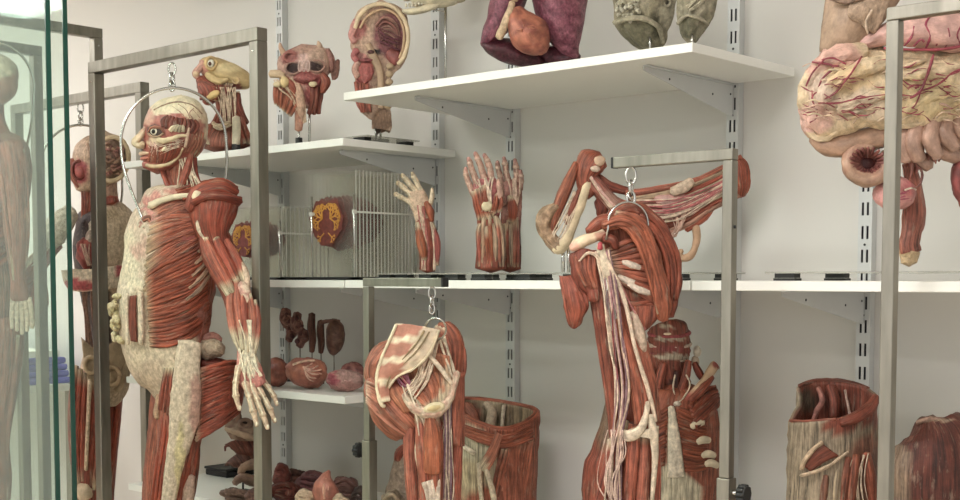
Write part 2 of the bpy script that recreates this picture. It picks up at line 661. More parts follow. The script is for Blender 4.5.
def paint(base, regions, nz=3., sc=45.):
    """tissue colour by region: ('e',cx,cy,rx,ry,col) ellipse or ('p',poly,col); edges broken up by noise"""
    def f(x, y, p):
        a = noise.noise(p * sc) * nz; b = noise.noise(p * sc + Vector((7, 3, 1))) * nz
        c = base
        for r in regions:
            if r[0] == 'e':
                e = ((x + a - r[1]) / r[3]) ** 2 + ((y + b - r[2]) / r[4]) ** 2
                if e < 1.15: c = mix(c, r[5], (1.15 - e) / .3)
            elif inpoly(x + a, y + b, r[1]): c = r[2]
        return c
    return f


def streaky(c1, c2, sc=30., th=0., soft=.25):
    def f(x, y, p):
        return mix(c1, c2, (noise.noise(p * sc) + .5 * noise.noise(p * sc * 2.1) - th) / soft + .5)
    return f
# ------------------------------------------------------------------ room
XL, XR, YB, ZC = -7.6, 3.2, -3.6, 2.95
b = MB(); b.box((XL, YB, -.05), (XR, D + .1, 0), M_FLOOR); struct('floor', b)
b = MB(); b.box((XL, YB, ZC), (XR, D + .1, ZC + .05), M_CEIL); struct('ceiling', b)
b = MB(); b.box((XL, D, 0), (XR, D + .1, ZC), M_WALL); struct('wall_back', b)
b = MB(); b.box((XL - .1, YB, 0), (XL, D, ZC), M_WALL); struct('wall_left', b)
b = MB(); b.box((XL, D - .012, 0), (XR, D, .09), M_SHELF); struct('baseboard_back', b)

M_LAMP = bpy.data.materials.new('lamp_diffuser'); M_LAMP.use_nodes = True
_b = M_LAMP.node_tree.nodes['Principled BSDF']
_b.inputs['Emission Color'].default_value = (1, .985, .96, 1); _b.inputs['Emission Strength'].default_value = LAMP
_b.inputs['Base Color'].default_value = (.9, .9, .9, 1)
lamps = [((-3.3, .9), 'above the hanging bodies'), ((-1.2, .7), 'above the middle shelves'), ((-6.1, -.6), 'reflected in the glass panes'), ((-1.4, -1.9), 'behind the open glass doors'), ((-3.9, -2.0), 'far from the shelves'), ((-5.9, 1.6), 'in the left corner of the room')]
for (x, y), w in lamps:
    t = Thing('ceiling_light', 'square white recessed ceiling light panel ' + w, 'ceiling light', 'ceiling light panels')
    b = MB(); hw = .62; hh = .31
    for q in ((-hw, -hh, -hw + .02, hh), (hw - .02, -hh, hw, hh), (-hw + .02, -hh, hw - .02, -hh + .02), (-hw + .02, hh - .02, hw - .02, hh)):
        b.box((x + q[0], y + q[1], ZC - .014), (x + q[2], y + q[3], ZC), M_WHITEP)
    t.part('light_frame', b, False)
    b = MB(); b.box((x - hw + .02, y - hh + .02, ZC - .008), (x + hw - .02, y + hh - .02, ZC - .001), M_LAMP)
    t.part('diffuser', b, False)
    t.finish(Vector((x, y, ZC)))

# ------------------------------------------------------------------ shelving
RA = (-3.655, -2.872); RB = (-2.553, -1.778); RC = (-1.400, -.611)
SD, ST = .507, .022
YF = D - SD


def upright(X, label):
    t = Thing('shelf_upright', label, 'shelving rail', 'slotted shelving rails on the wall')
    b = MB(); w = .0165; y0, y1 = D - .026, D - .001
    z0, z1 = .12, 2.9
    for sx in (-1, 1):
        b.box((X + sx * w - .0015, y0, z0), (X + sx * w + .0015, y1, z1), M_RAIL)
    xs = [-.015, -.0095, -.0035, .0035, .0095, .015]
    for i in (0, 2, 4):
        b.box((X + xs[i], y0, z0), (X + xs[i + 1], y0 + .002, z1), M_RAIL)
    z = z0; k = 0
    while z < z1 - .06:
        for i in (1, 3):
            b.box((X + xs[i], y0, z), (X + xs[i + 1], y0 + .002, z + .026), M_RAIL)
        z += .058; k += 1
    b.box((X - .015, y0 + .012, z0), (X + .015, y0 + .014, z1), M_SLOT)
    t.part('rail', b, False)
    k = 0
    z = z0 + .012
    while z < z1 - .06:
        if k % 3 == 1:
            b = MB(); b.rod([Vector((X, y0 + .001, z)), Vector((X, y0 - .001, z))], .0032, M_SLOT, n=8)
            t.part('screw', b, False)
        z += .058; k += 1
    t.finish(Vector((X, D - .013, .12)))


for X, w in ((RA[0], 'leftmost, beside the two hanging bodies'), (RA[1], 'right side of the brain slices'), (RB[0], 'behind the pair of standing hands'), (RB[1], 'behind the short steel frame with the hanging shoulder'), (RC[0], 'below the hanging intestines')):
    upright(X, 'white slotted metal shelving rail, ' + w)


def shelf(x0, x1, ztop, label, name='shelf_board'):
    b = MB(); b.box((x0, YF, ztop - ST), (x1, D - .03, ztop), M_SHELF)
    o = Thing(name, label, 'shelf', 'white shelf boards'); o.part(name, b, False)
    ob = o.finish()
    bv = ob.modifiers.new('bevel', 'BEVEL'); bv.width = .0015; bv.segments = 2


AX = (-3.93, -2.779); BX = (-2.775, -1.596); CXs = (-1.592, -.43)
Z_TOP, Z_UA, Z_UB, Z_M, Z_LA, Z_BOT = 2.66, 1.905, 2.034, 1.4935, 1.152, .77
LV = [(AX, RA, Z_TOP, 'the highest shelf top left, over the three heads'), (AX, RA, Z_UA, 'carrying the three standing heads'), (AX, RA, Z_M, 'carrying the clear brain slice racks'),
      (AX, RA, Z_LA, 'short low shelf carrying pink organs and kidneys'), (AX, RA, Z_BOT, 'lowest left shelf under the pile of brown organs'),
      (BX, RB, Z_UB, 'carrying the lungs and two grey green specimens'), (BX, RB, Z_M, 'carrying the pair of hands and the spread shoulders'), (BX, RB, Z_BOT, 'lowest shelf under the standing torso'),
      (CXs, RC, Z_M, 'empty shelf at right with one long clear base'), (CXs, RC, Z_BOT, 'lowest right shelf under the hollow pelvis')]
for (xs, rr, z, w) in LV:
    shelf(xs[0], xs[1], z, 'white laminate shelf board, ' + w)
    for i, X in enumerate(rr):
        if xs is CXs and i == 1: continue
        b = MB(); zt = z - ST - .001; hw = .0018
        y0 = D - .028; y1 = YF + .07
        vs = [Vector(p) for p in ((X - hw, y1, zt - .012), (X + hw, y1, zt - .012), (X + hw, y0, zt - .085), (X - hw, y0, zt - .085), (X - hw, y1, zt), (X + hw, y1, zt), (X + hw, y0, zt), (X - hw, y0, zt))]
        b.hexa(vs, M_RAIL)
        b.box((X + hw, y1, zt - .003), (X + .014, y0, zt), M_RAIL)
        t = Thing('shelf_bracket', '%s tapered bracket of the shelf %s' % (('left', 'right')[i], w), 'shelf bracket', 'shelf brackets')
        t.part('bracket_arm', b, False)
        for yy, zz in ((y0 - .30, .035), (y0 - .10, .06), (y0 - .012, .045)):
            s = MB(); s.rod([Vector((X + hw - .0005, yy, zt - zz * .6)), Vector((X + hw + .001, yy, zt - zz * .6))], .003, M_SLOT, n=8)
            t.part('screw', s, False)
        t.finish(Vector((X, D - .028, zt - .085)))

# ------------------------------------------------------------------ steel hanging frames
def sq(b, p, q, a, m=None):
    """square tube along an axis between p and q"""
    lo = [min(p[i], q[i]) for i in range(3)]; hi = [max(p[i], q[i]) for i in range(3)]
    for i in range(3):
        if hi[i] - lo[i] < 1e-6:
            lo[i] -= a / 2; hi[i] += a / 2
    b.box(lo, hi, m or M_STEEL)


def bevel(o, w=.002):
    for c in ([o] if o.type == 'MESH' else o.children):
        if c.type == 'MESH':
            m = c.modifiers.new('bevel', 'BEVEL'); m.width = w; m.segments = 2; m.limit_method = 'ANGLE'


def gate(axis, a0, a1, fixed, top, a, label, foot=.26):
    """portal frame along X or Y"""
    t = Thing('hanging_stand', label, 'steel frame', 'steel hanging frames')
    P = (lambda s, z: Vector((s, fixed, z))) if axis == 'x' else (lambda s, z: Vector((fixed, s, z)))
    f = foot
    for s in (a0 + a / 2, a1 - a / 2):
        b = MB(); sq(b, P(s, a + .001), P(s, top - a - .0005), a); t.part('post', b, False)
        b = MB()
        c = P(s, a / 2)
        if axis == 'x': sq(b, c - Vector((0, f, 0)), c + Vector((0, f, 0)), a)
        else: sq(b, c - Vector((f * .35, 0, 0)), c + Vector((f * .35, 0, 0)), a)
        t.part('foot_beam', b, False)
        b = MB(); c = P(s, top - a * 1.75)
        n_ = Vector((0, -1, 0)) if axis == 'x' else Vector((1, 0, 0))
        b.rod([c + n_ * (a / 2 - .001), c + n_ * (a / 2 + .002)], .004, M_STEELD, n=8)
        t.part('bolt', b, False)
    b = MB(); sq(b, P(a0, top - a / 2), P(a1, top - a / 2), a); t.part('top_bar', b, False)
    r = t.finish(P((a0 + a1) / 2, 0)); bevel(r)
    return r


F1Y = 2.26; F1X = (-3.725, -2.851); FT = 2.196
gate('x', F1X[0], F1X[1], F1Y, FT, .037, 'tall brushed steel frame in front, from which the upright flayed body hangs')
F2Y = 2.60
gate('x', -4.877, -3.946, F2Y, FT, .037, 'tall steel frame further back, from which the body with the open skull hangs', .12)
gate('y', 1.45, 2.455, -3.995, 2.366, .034, 'tallest steel frame turned end on, its far corner above the left front post')
gate('y', 1.45, 2.34, -4.20, 2.315, .034, 'steel frame standing wholly behind the glass panes')


def arm_frame(X0, X1, post_at, Y, top, a, label, sleeve, knob_dir, cap):
    t = Thing('hanging_stand', label, 'steel frame', 'steel hanging frames')
    b = MB(); sq(b, Vector((post_at, Y, sleeve)), Vector((post_at, Y, top - a - .0005)), a); t.part('post', b, False)
    b = MB(); sq(b, Vector((post_at, Y, .03)), Vector((post_at, Y, sleeve)), a + .007); t.part('sleeve', b, False)
    b = MB(); sq(b, Vector((X0, Y, top - a / 2)), Vector((X1, Y, top - a / 2)), a); t.part('top_bar', b, False)
    if cap:
        e = X1 if post_at < (X0 + X1) / 2 else X0
        b = MB(); s = 1 if e == X1 else -1
        b.box((min(e, e + s * .006), Y - a / 2 - .0005, top - a - .0005), (max(e, e + s * .006), Y + a / 2 + .0005, top + .0005), M_BLACK); t.part('end_cap', b, False)
    b = MB(); h = Vector((knob_dir, 0, 0)); c = Vector((post_at, Y, sleeve - .03)) + h * (a / 2 + .003)
    b.rod([c, c + h * .018], .007, M_STEELD, n=10)
    for i in range(10):
        th = 2 * pi * i / 10
        o = Vector((0, cos(th), sin(th))) * .016
        b.rod([c + h * .018 + o, c + h * .034 + o], .0055, M_BLACK, n=8)
    b.rod([c + h * .016, c + h * .036], .017, M_BLACK, n=20)
    t.part('clamp_knob', b, False)
    for s, L in ((1, 0),):
        b = MB(); x0, x1 = (post_at - .05, post_at + .42) if post_at < (X0 + X1) / 2 else (post_at - .42, post_at + .05)
        b.box((x0, Y - .11, 0), (x1, Y + .11, .03), M_STEEL); t.part('base_plate', b, False)
    b = MB(); c = Vector((post_at + a / 2 * (1 if post_at > (X0 + X1) / 2 else 0), Y, top - .16))
    b.rod([c, c + Vector((.002, 0, 0))], .004, M_SLOT, n=8); t.part('bolt', b, False)
    r = t.finish(Vector((post_at, Y, 0))); bevel(r)


FY = 2.30
pa = PY(368.5, 278, FY); pe = PY(444, 283, FY)
arm_frame(pa.x - .011, pe.x, pa.x, FY, 1.5005, .0225, 'small steel arm frame at shelf height, from which the hip specimen hangs', PY(368, 440, FY).z, -1, True)
FRAME_B = (pa.x, FY)
FYS = 2.30
pb = PY(730.5, 150, FYS); pf = PY(616, 160, FYS)
arm_frame(pf.x, pb.x + .012, pb.x, FYS, PY(734, 148.5, FYS).z, .0235, 'steel arm frame right of centre, from which the shoulder and arm hang', PY(729, 478, FYS).z, 1, True)
FYR = 2.20
pc = PY(895.5, 8, FYR); 
arm_frame(pc.x - .012, pc.x + .56, pc.x, FYR, PY(893, 8, FYR).z, .0235, 'large steel frame at far right, in front of the intestines', .55, -1, False)


# ------------------------------------------------------------------ hooks and rings
def hook(x, ytop, Y, length, label, ring=None, k=None):
    """shackle, snap hook and ring under a bar: x, ytop in the picture at plane Y"""
    z = zofY(x, Y); s = Sp(z)
    t = Thing('snap_hook', label, 'hook', 'hooks under the steel frames')
    def oval(cx, y0, y1, w, r, turn):
        b = MB(); pts = []
        n = 22
        for i in range(n):
            a = 2 * pi * i / n
            yy = (y0 + y1) / 2 - (y1 - y0) / 2 * cos(a); xx = w * sin(a)
            c = s.V(cx, yy)
            pts.append(c + (RT * xx * s.k if not turn else HF * xx * s.k + RT * xx * s.k * .35))
        b.rod(pts, r * s.k, M_STEELD, closed=True, n=8)
        return b
    L = length
    t.part('shackle', oval(x, ytop - 1, ytop + L * .42, L * .13, L * .035, False))
    t.part('carabiner', oval(x, ytop + L * .33, ytop + L * .72, L * .12, L * .045, True))
    b = oval(x, ytop + L * .62, ytop + L, L * .1, L * .04, False)
    b.rod([s.V(x - L * .1, ytop + L * .66), s.V(x + L * .02, ytop + L * .9)], L * .04 * s.k, M_STEELD)
    t.part('link', b)
    t.finish(s.V(x, ytop + L))
    return s
# ------------------------------------------------------------------ upright flayed body in the front frame
def head_loft(x0, y0, k):
    """profile of a head looking to the picture's left; x0,y0 = top of the crown, k = scale (1 -> 72 units high)"""
    T = [(0, 172, 14, 3, 4), (-.5, 160, 158, 0, 0)]
    rows = [(-1, 2, 12), (2.5, 15, 20.5), (8, 25, 25), (15, 30.5, 27), (24, 33, 28), (32, 33, 28.5), (40, 32.5, 27.5), (47, 31, 25.5), (54, 27.5, 22.5), (61, 22, 19), (68, 15.5, 14), (72, 10, 8)]
    cs = [3, 3, 3, 4, 3.5, 3, 3, 2, -2, -6, -10, -12]
    return [(x0 + c * k, y0 + y * k, 0, w * k, d * k) for (y, w, d), c in zip(rows, cs)]


def flayed_body():
    S = Sp(3.83)
    t = Thing('anatomical_body', 'flayed upright human body hanging from the front steel frame, skinned muscles red, head turned left', 'anatomical body')
    b = MB()
    # trunk
    trunk = [(188, 186, 0, 14, 16), (186, 196, 0, 40, 34), (183, 214, -2, 44, 50), (176, 236, -4, 50, 54), (171, 260, -4, 48, 52), (167, 285, -4, 48, 48), (164, 310, -4, 48, 45), (164, 335, -4, 44, 44), (167, 358, -4, 40, 46), (175, 380, -6, 31, 46), (177, 398, -10, 22, 36), (176, 412, -12, 10, 18)]
    sf = surf_of(trunk)
    fas = paint(FAS, [('e', 165, 330, 40, 60, H('cdb795')), ('e', 200, 250, 30, 50, MRED), ('p', [(140, 195), (200, 185), (230, 190), (235, 225), (205, 232), (170, 222), (150, 225)], H('c08068')),
                      ('e', 128, 265, 12, 35, H('d9caa8')), ('e', 205, 320, 14, 40, H('9c6248')), ('e', 140, 250, 10, 10, H('c09a80')), ('e', 124, 300, 8, 20, H('d2c0a2')), ('e', 150, 375, 14, 16, H('bfa586'))], 7, 40)
    S.tube(b, trunk, fas, FI, n=40, sub=6, wob=2.2, wsc=45)
    # chest: pectoral fan
    S.fan(b, [(150, 213), (172, 209), (196, 212), (214, 222)], [(144, 292), (168, 268), (196, 246), (213, 236)], 22, H('a9503a'), sf, .6, ends=(.3, .0), tend=H('c9a888'), flat=.5, fill=.62, pj=1.0, jit=.2)
    # serratus and oblique slab
    S.fan(b, [(146, 274), (164, 262), (188, 250), (205, 240)], [(150, 345), (168, 346), (190, 338), (209, 322)], 27, H('a5482f'), sf, 1.2, ends=(.1, .0), tend=H('c99a7c'), flat=.6, fill=.66, pj=.9, jit=.2)
    for i in range(5):
        S.mus(b, [(186 + i * 3, 300 - i * 12, sf(186 + i * 3, 300 - i * 12) + 2), (199 + i * 2, 289 - i * 12, sf(199 + i * 2, 289 - i * 12) + 2), (211 + i, 272 - i * 10, sf(209, 272 - i * 10) + 1)], H('c89a80'), 3, 2)
    # back edge muscle
    S.fan(b, [(206, 240), (208, 280), (204, 320), (198, 345)], [(217, 240, -10), (214, 280, -10), (209, 320, -8), (206, 350, -8)], 4, MRED, sf, .5, flat=.6)
    # clavicle, upper chest
    S.fan(b, [(148, 208), (165, 198), (190, 192), (212, 190)], [(146, 226), (165, 217), (190, 206), (214, 202)], 7, H('b4604a'), sf, 1.0, ends=(.25, .1), tend=H('d9c2a0'), flat=.6)
    S.fan(b, [(176, 190), (196, 184), (215, 181), (232, 187)], [(183, 199), (200, 195), (216, 193), (229, 198)], 5, H('a84a34'), sf, 7, flat=.8)
    S.tube(b, [(150, 206, 34, 4), (170, 198, 40, 3.2), (195, 196, 42, 3), (214, 200, 40, 4)], CRM, BO)
    S.tube(b, [(143, 222, 22, 7), (147, 228, 28, 8), (150, 236, 30, 6)], streaky(H('dfd2b4'), H('b56a58'), 70, .1), FAT, wob=2)
    S.tube(b, [(143, 220, 34, 3), (149, 218, 36, 3.4), (151, 226, 36, 2.6)], H('a8644e'), MU)
    # belly fat lumps and the opened strip
    for i in range(34):
        y = random.uniform(296, 343); x = 119 - 9 * sin((y - 290) / 55 * pi) + random.uniform(-1, 9)
        S.blob(b, (x, y, random.uniform(-10, 16)), (random.uniform(2.5, 5), random.uniform(2.5, 5), 5), mix(YEL, CRM, random.random() * .6), FAT, wob=.4, nu=10, nv=7)
    S.sheet(b, [[(130, 296, 37), (136, 295, 39)], [(129, 318, 36), (136, 318, 39)], [(131, 341, 35), (137, 342, 38)]], 2, H('8a3d2c'))
    S.tube(b, [(140, 292, 41, 2.6), (141, 318, 41, 3), (141, 344, 39, 2.4)], CRM, FI)
    S.tube(b, [(127, 294, 36, 2), (127, 318, 34, 2), (128, 344, 33, 2)], CRM, FI)
    # neck
    neck = [(181, 196, 0, 20, 20), (180, 186, 0, 16, 16), (180, 176, 0, 15, 15), (181, 166, 0, 15, 15), (183, 152, 0, 14, 16), (184, 142, 0, 12, 14)]
    S.tube(b, neck, MRED, MU, n=20)
    ns = surf_of(neck)
    S.fan(b, [(162, 170, 8), (166, 182, 12), (172, 194, 20)], [(194, 158, 6), (196, 176, 8), (203, 190, 14)], 8, H('9c3f2c'), None, flat=.8)
    S.mus(b, [(192, 150, 14), (186, 172, 18), (178, 193, 24)], H('a84731'), 4.5, ends=(.1, .15))
    S.cables(b, [(178, 158, 18), (180, 172, 19), (176, 190, 26)], [(192, 156, 16), (195, 172, 18), (206, 192, 26)], 16, .55, H('dfc9a8'), 1.5)
    # head
    ext = [(95.6, 178, 183, 3), (96.5, 172, 188, 7), (99, 162, 195, 13), (103, 155, 200, 18), (108, 150, 204, 22), (115, 146, 207, 25), (122, 143.8, 208, 27), (129, 143, 208, 28), (136, 142.8, 207.5, 28), (143, 142.5, 206, 27), (150, 142.5, 203, 25), (156, 142.5, 198, 22), (162, 143, 190, 19), (168, 145, 180, 14), (171, 150, 170, 9)]
    hd = [((l + r) / 2, y, 0, (r - l) / 2, w) for y, l, r, w in ext]
    hs = surf_of(hd)
    CRN = H('cdb694')
    face = paint(H('9c4f3c'), [('p', [(150, 94), (190, 94), (210, 108), (210, 160), (192, 160), (196, 140), (196, 124), (180, 113), (164, 114), (152, 118), (147, 110)], CRN), ('e', 178, 104, 24, 9, H('d6c4a2')), ('e', 200, 128, 5, 8, H('a86a54')), ('e', 203, 146, 6, 8, H('a4644e')),
                              ('e', 148, 116, 6, 9, H('bb8468')), ('e', 155, 131, 8.5, 6.5, H('3a211a')), ('e', 154, 142, 7, 5, H('c9aa88')), ('e', 150, 160, 8, 6, H('a85844'))], 1.6, 70)
    S.tube(b, hd, face, OR, n=44, sub=6, upright=True)
    # sawn line and vessels on the crown
    S.cable(b, [(x, y, hs(x, y) + .2) for x, y in ((154, 110), (164, 105), (178, 102), (192, 105), (202, 114))], .8, H('9c7c5e'))
    for q in (((178, 104), (186, 110), (190, 118)), ((184, 103), (194, 110), (200, 118)), ((172, 106), (180, 111), (184, 116)), ((194, 108), (190, 114), (196, 122))):
        S.cable(b, [(x, y, hs(x, y) + .3) for x, y in q], .35, H('a07a64'), .8)
    # temporal muscle with its pale window
    S.fan(b, [(163, 127), (163, 120), (168, 116)], [(193, 134), (197, 126), (194, 120)], 9, H('7c3424'), hs, .7, flat=.5, jit=.2)
    S.fan(b, [(170, 131), (173, 127), (178, 125)], [(182, 132), (183, 128), (182, 125)], 4, H('cdb596'), hs, 1.5, flat=.4)
    S.fan(b, [(194, 126), (190, 140), (184, 152)], [(203, 132), (200, 146), (194, 156)], 5, H('a0604a'), hs, .2, flat=.4, jit=.2)
    S.tube(b, [(189, 128, hs(189, 128) + .6, 1.5), (187, 138, hs(187, 138) + .8, 2), (185, 147, hs(185, 147) + .8, 1.6)], H('c2a080'), FI)
    # cheek arch
    S.tube(b, [(157, 139, hs(157, 139) + .6, 2.6, 1.8), (163, 141, hs(163, 141) + 1.2, 3, 2), (171, 139, hs(171, 139) + 1.4, 2.4, 2), (180, 136, hs(180, 136) + 1.2, 2.0, 1.8), (188, 136, hs(188, 136) + .6, 1.5)], H('cdb38c'), BO, n=12)
    # cheek and jaw muscles
    S.fan(b, [(165, 143), (164, 152), (162, 162)], [(184, 140), (181, 152), (174, 162)], 7, H('8a3828'), hs, .6, flat=.5, jit=.25)
    S.fan(b, [(152, 146), (150, 154), (149, 162)], [(163, 145), (162, 154), (160, 163)], 5, H('a24e3a'), hs, .5, flat=.5, jit=.2)
    S.tube(b, [(146, 165, hs(147, 165) + .4, 1.8), (156, 166.5, hs(156, 166) + .6, 2), (168, 164, hs(168, 164) + .8, 2), (177, 158, hs(177, 158) + .8, 1.7), (183, 148, hs(183, 148) + .6, 1.4)], H('c2a47e'), BO)
    S.tube(b, [(166, 147, hs(166, 147) + 1.2, 1), (164, 149, hs(164, 149) + 1.4, 1.6), (162, 151, hs(162, 151) + 1.2, 1)], H('dcc8a4'), BO)
    for i in range(13):
        x = 182 + random.uniform(-3, 3); y = 142 + random.uniform(-3, 6)
        x2 = random.uniform(148, 172); y2 = random.uniform(142, 162)
        S.cable(b, [(x, y, hs(x, y) + 1.2), ((x + x2) / 2, (y + y2) / 2 + random.uniform(-2, 2), hs((x + x2) / 2, (y + y2) / 2) + 1.6), (x2, y2, hs(x2, y2) + 1)], .33, H('dcc0a0'), 1)
    for i in range(8):
        x = 150 + random.uniform(-2, 4); y = 138 + random.uniform(-2, 8)
        S.cable(b, [(x, y, hs(x, y) + .8), (x + 3, y + 5, hs(x + 3, y + 5) + 1), (x + random.uniform(0, 5), y + 11, hs(x + 3, y + 11) + .8)], .4, H('d0a890'), .8)
    # lids, nose, lips, chin
    S.tube(b, [(148, 132, hs(148.5, 132) + .4, .8), (151, 128.2, hs(151, 128) + 1.2, 1.5), (156, 127, hs(156, 127) + 1.4, 1.7), (161, 128.5, hs(161, 128) + .8, 1), (163.5, 132.5, hs(163, 132) + .5, .8)], H('a4604a'), MU, n=8)
    S.tube(b, [(148, 133, hs(148.5, 133) + .4, .8), (152, 136.4, hs(152, 136) + .8, 1.1), (158, 136.6, hs(158, 136) + .8, 1), (163.5, 133, hs(163, 133) + .5, .7)], H('c09a7c'), MU, n=8)
    S.tube(b, [(146, 127, 7, 2.4, 3.4), (142.5, 133, 7, 3.4, 4.2), (137.5, 139, 8, 3.9, 4.8), (134.5, 142.5, 8, 3.6, 4.6), (138, 145.6, 9, 3.2, 4.6), (144, 146, 9, 3, 4.2)], [(0, H('b07a60')), (.3, H('c9a684')), (.7, H('d8c09a')), (1, H('c9a684'))], OR, n=14)
    S.blob(b, (142.5, 144, 13), (3, 2.4, 2), H('cba882'), OR)
    S.tube(b, [(149, 153, 15, 1.0), (144.5, 153.2, 11, 1.8), (141, 153.6, 5, 2.0), (141, 153.8, -3, 1.8)], H('cba888'), OR)
    S.tube(b, [(149, 157.4, 15, 1.0), (145, 158.2, 11, 1.9), (142, 158.6, 5, 2.0), (142, 158.6, -3, 1.8)], H('b5664e'), OR)
    S.blob(b, (146.5, 165, 3), (4.4, 4.2, 8), H('a85644'), OR, wob=.15)
    # legs
    def leg(dx, dd, front):
        th = [(181 + dx, 372, dd, 24, 26), (182 + dx, 400, dd, 25, 27), (180 + dx, 430, dd, 23, 25), (176 + dx, 465, dd, 20, 22), (171 + dx, 500, dd, 17, 19), (168 + dx, 535, dd, 15, 16), (166 + dx, 552, dd, 14, 15), (165 + dx, 575, dd - 4, 15, 16), (166 + dx, 610, dd - 5, 12, 13), (168 + dx, 650, dd - 5, 8, 9), (168 + dx, 678, dd - 4, 7.5, 8)]
        if not front: th = [(x - 8 * min(1, (y - 370) / 90), y, d, w, r) for x, y, d, w, r in th]
        ls = surf_of(th)
        S.tube(b, th, paint(MRED, [('e', 176 + dx, 552, 14, 14, CRM)], 3), MU, n=28, sub=5, flute=.03)
        X = 168 + dx - (0 if front else 8)
        S.tube(b, [(X + 4, 676, dd - 6, 8, 7), (X - 4, 684, dd, 9, 6), (X - 22, 690, dd + 4, 10, 5), (X - 38, 694, dd + 7, 9, 3)], FAS, FI, n=14)
        return ls
    leg(-4, -46, False)
    ls = leg(0, 18, True)
    S.fan(b, [(165, 392, 30), (162, 430, 34), (156, 470, 32), (151, 510, 26)], [(176, 380, 40), (172, 430, 44), (167, 470, 40), (162, 510, 34)], 4, H('a03f2a'), None, flat=.9, ends=(.12, 0))
    S.tube(b, [(190, 342, 44, 12, 5), (187, 368, 48, 13, 6), (186, 395, 48, 15, 7), (184, 420, 47, 15, 6), (178, 450, 44, 11, 5), (172, 480, 42, 8.5, 5), (167, 515, 37, 7, 4)], paint(H('c8b294'), [('e', 196, 405, 7, 30, H('b98f76')), ('e', 180, 460, 5, 40, H('c8b67e'))], 3, 60), FI, n=22, sub=6, wob=1.4, wsc=60)
    S.fan(b, [(183, 455, 38), (178, 480, 38), (174, 505, 34)], [(194, 440, 28), (192, 470, 26), (186, 505, 24)], 3, H('9a4029'), None, flat=.9)
    S.tube(b, [(196, 425, 20, 3), (197, 450, 18, 3.4), (195, 475, 16, 3.5), (190, 505, 16, 3.5)], H('7d4a38'))
    S.tube(b, [(190, 476, 30, 5), (188, 490, 30, 6.5), (187, 510, 28, 6)], H('b99a80'), FI)
    # groin strands
    S.fan(b, [(166, 368, 42), (163, 388, 38), (160, 410, 34)], [(174, 368, 44), (171, 390, 42), (169, 415, 40)], 3, H('9a4433'), None, ends=(.2, 0), flat=.9)
    S.tube(b, [(160, 388, 24, 2.2), (158, 400, 24, 2.6), (157, 412, 24, 4), (158, 418, 24, 3)], H('b08a62'), FI)
    S.tube(b, [(170, 362, 40, 1.6), (168, 380, 42, 1.8), (168, 396, 40, 1.2)], H('6a3426'))
    # gluteal flap lifted away from the thigh
    glu = [(199, 362, 36, 6, 10), (206, 385, 36, 30, 16), (212, 402, 34, 36, 17)]
    S.sheet(b, [[(200, 372, 32), (215, 368, 30), (230, 365, 21), (236, 364, 6)], [(200, 395, 34), (217, 390, 32), (233, 386, 24), (239, 380, 6)], [(199, 418, 34), (215, 415, 32), (230, 408, 23), (238, 402, 6)], [(196, 438, 30), (205, 433, 29), (220, 422, 22), (233, 412, 6)]], 10, H('9a3f2c'), su=5, sv=5)
    S.fan(b, [(200, 370, 42), (215, 365, 40), (230, 361, 31), (241, 362, 14)], [(196, 441, 42), (208, 434, 42), (224, 424, 35), (240, 412, 16)], 22, H('a4452f'), None, flat=.8, fill=.62, ends=(.1, 0), tend=H('c9a488'), pj=.9, jit=.2)
    S.tube(b, [(203, 352, 20, 10, 12), (214, 349, 20, 10, 10), (222, 352, 18, 6, 8)], streaky(H('a88a70'), H('c6a98c'), 60), FAT, wob=2)
    S.tube(b, [(202, 366, 18, 7, 12), (214, 365, 14, 8, 10), (226, 366, 10, 6, 8)], H('7e3226'))
    S.tube(b, [(203, 340, 16, 5), (213, 337, 14, 5), (220, 341, 12, 4)], H('a26a52'), FI)
    # near arm: reflected deltoid, upper arm, forearm
    A0 = 54
    S.dfun = lambda x, y: max(0, y - 232) * .34
    S.tube(b, [(215, 198, A0 - 8, 24, 22), (213, 212, A0 - 6, 23, 21), (212, 226, A0 - 4, 19, 18), (214, 238, A0 - 4, 14, 14), (216, 246, A0 - 5, 10, 11)], H('a2432f'), MU, n=48, sub=5, flute=.05, fl=15, wob=1.2)
    S.tube(b, [(193, 202, A0 + 4, 5, 5), (207, 196, A0 + 12, 4.4, 5), (225, 197, A0 + 12, 4.4, 5), (239, 201, A0 - 2, 5, 5)], H('8e3727'), MU, n=12, flute=.12, fl=5)
    S.tube(b, [(191, 210, A0 - 2, 6, 9), (196, 196, A0 - 2, 8, 10), (206, 190, A0 - 4, 9, 12), (220, 188, A0 - 8, 10, 13), (233, 193, A0 - 16, 8, 10)], H('a54530'), MU, n=20, flute=.1, fl=8)
    S.blob(b, (197, 196, A0 + 8), (5, 5, 4), H('dcc5a2'), BO, wob=.2)
    S.cables(b, [(196, 215, A0 + 4), (197, 228, A0 + 8), (201, 236, A0 + 8)], [(200, 205, A0 + 6), (202, 230, A0 + 10), (206, 240, A0 + 10)], 6, .6, CRM, 2)
    up = [(214, 236, A0 - 6, 16, 14), (218, 252, A0 - 6, 17, 15), (225, 270, A0 - 4, 15, 14), (232, 286, A0 - 2, 13, 12), (238, 300, A0, 14, 12), (241, 320, A0 + 2, 13, 11), (243, 340, A0 + 4, 9, 8)]
    S.tube(b, up, H('8e3b2b'), MU, n=22, sub=5, flute=.04)
    S.mus(b, [(202, 228, A0 + 2), (207, 250, A0 + 6), (218, 274, A0 + 8), (230, 296, A0 + 8)], H('aa4a34'), 6.2, ends=(.02, .2))
    S.mus(b, [(206, 238, A0 + 8), (214, 256, A0 + 11), (224, 274, A0 + 11), (233, 292, A0 + 10)], H('b3553e'), 5.2, ends=(.05, .18))
    S.mus(b, [(216, 238, A0 + 9), (222, 252, A0 + 11), (230, 268, A0 + 9), (237, 282, A0 + 8)], H('a4422e'), 6, ends=(.05, .15))
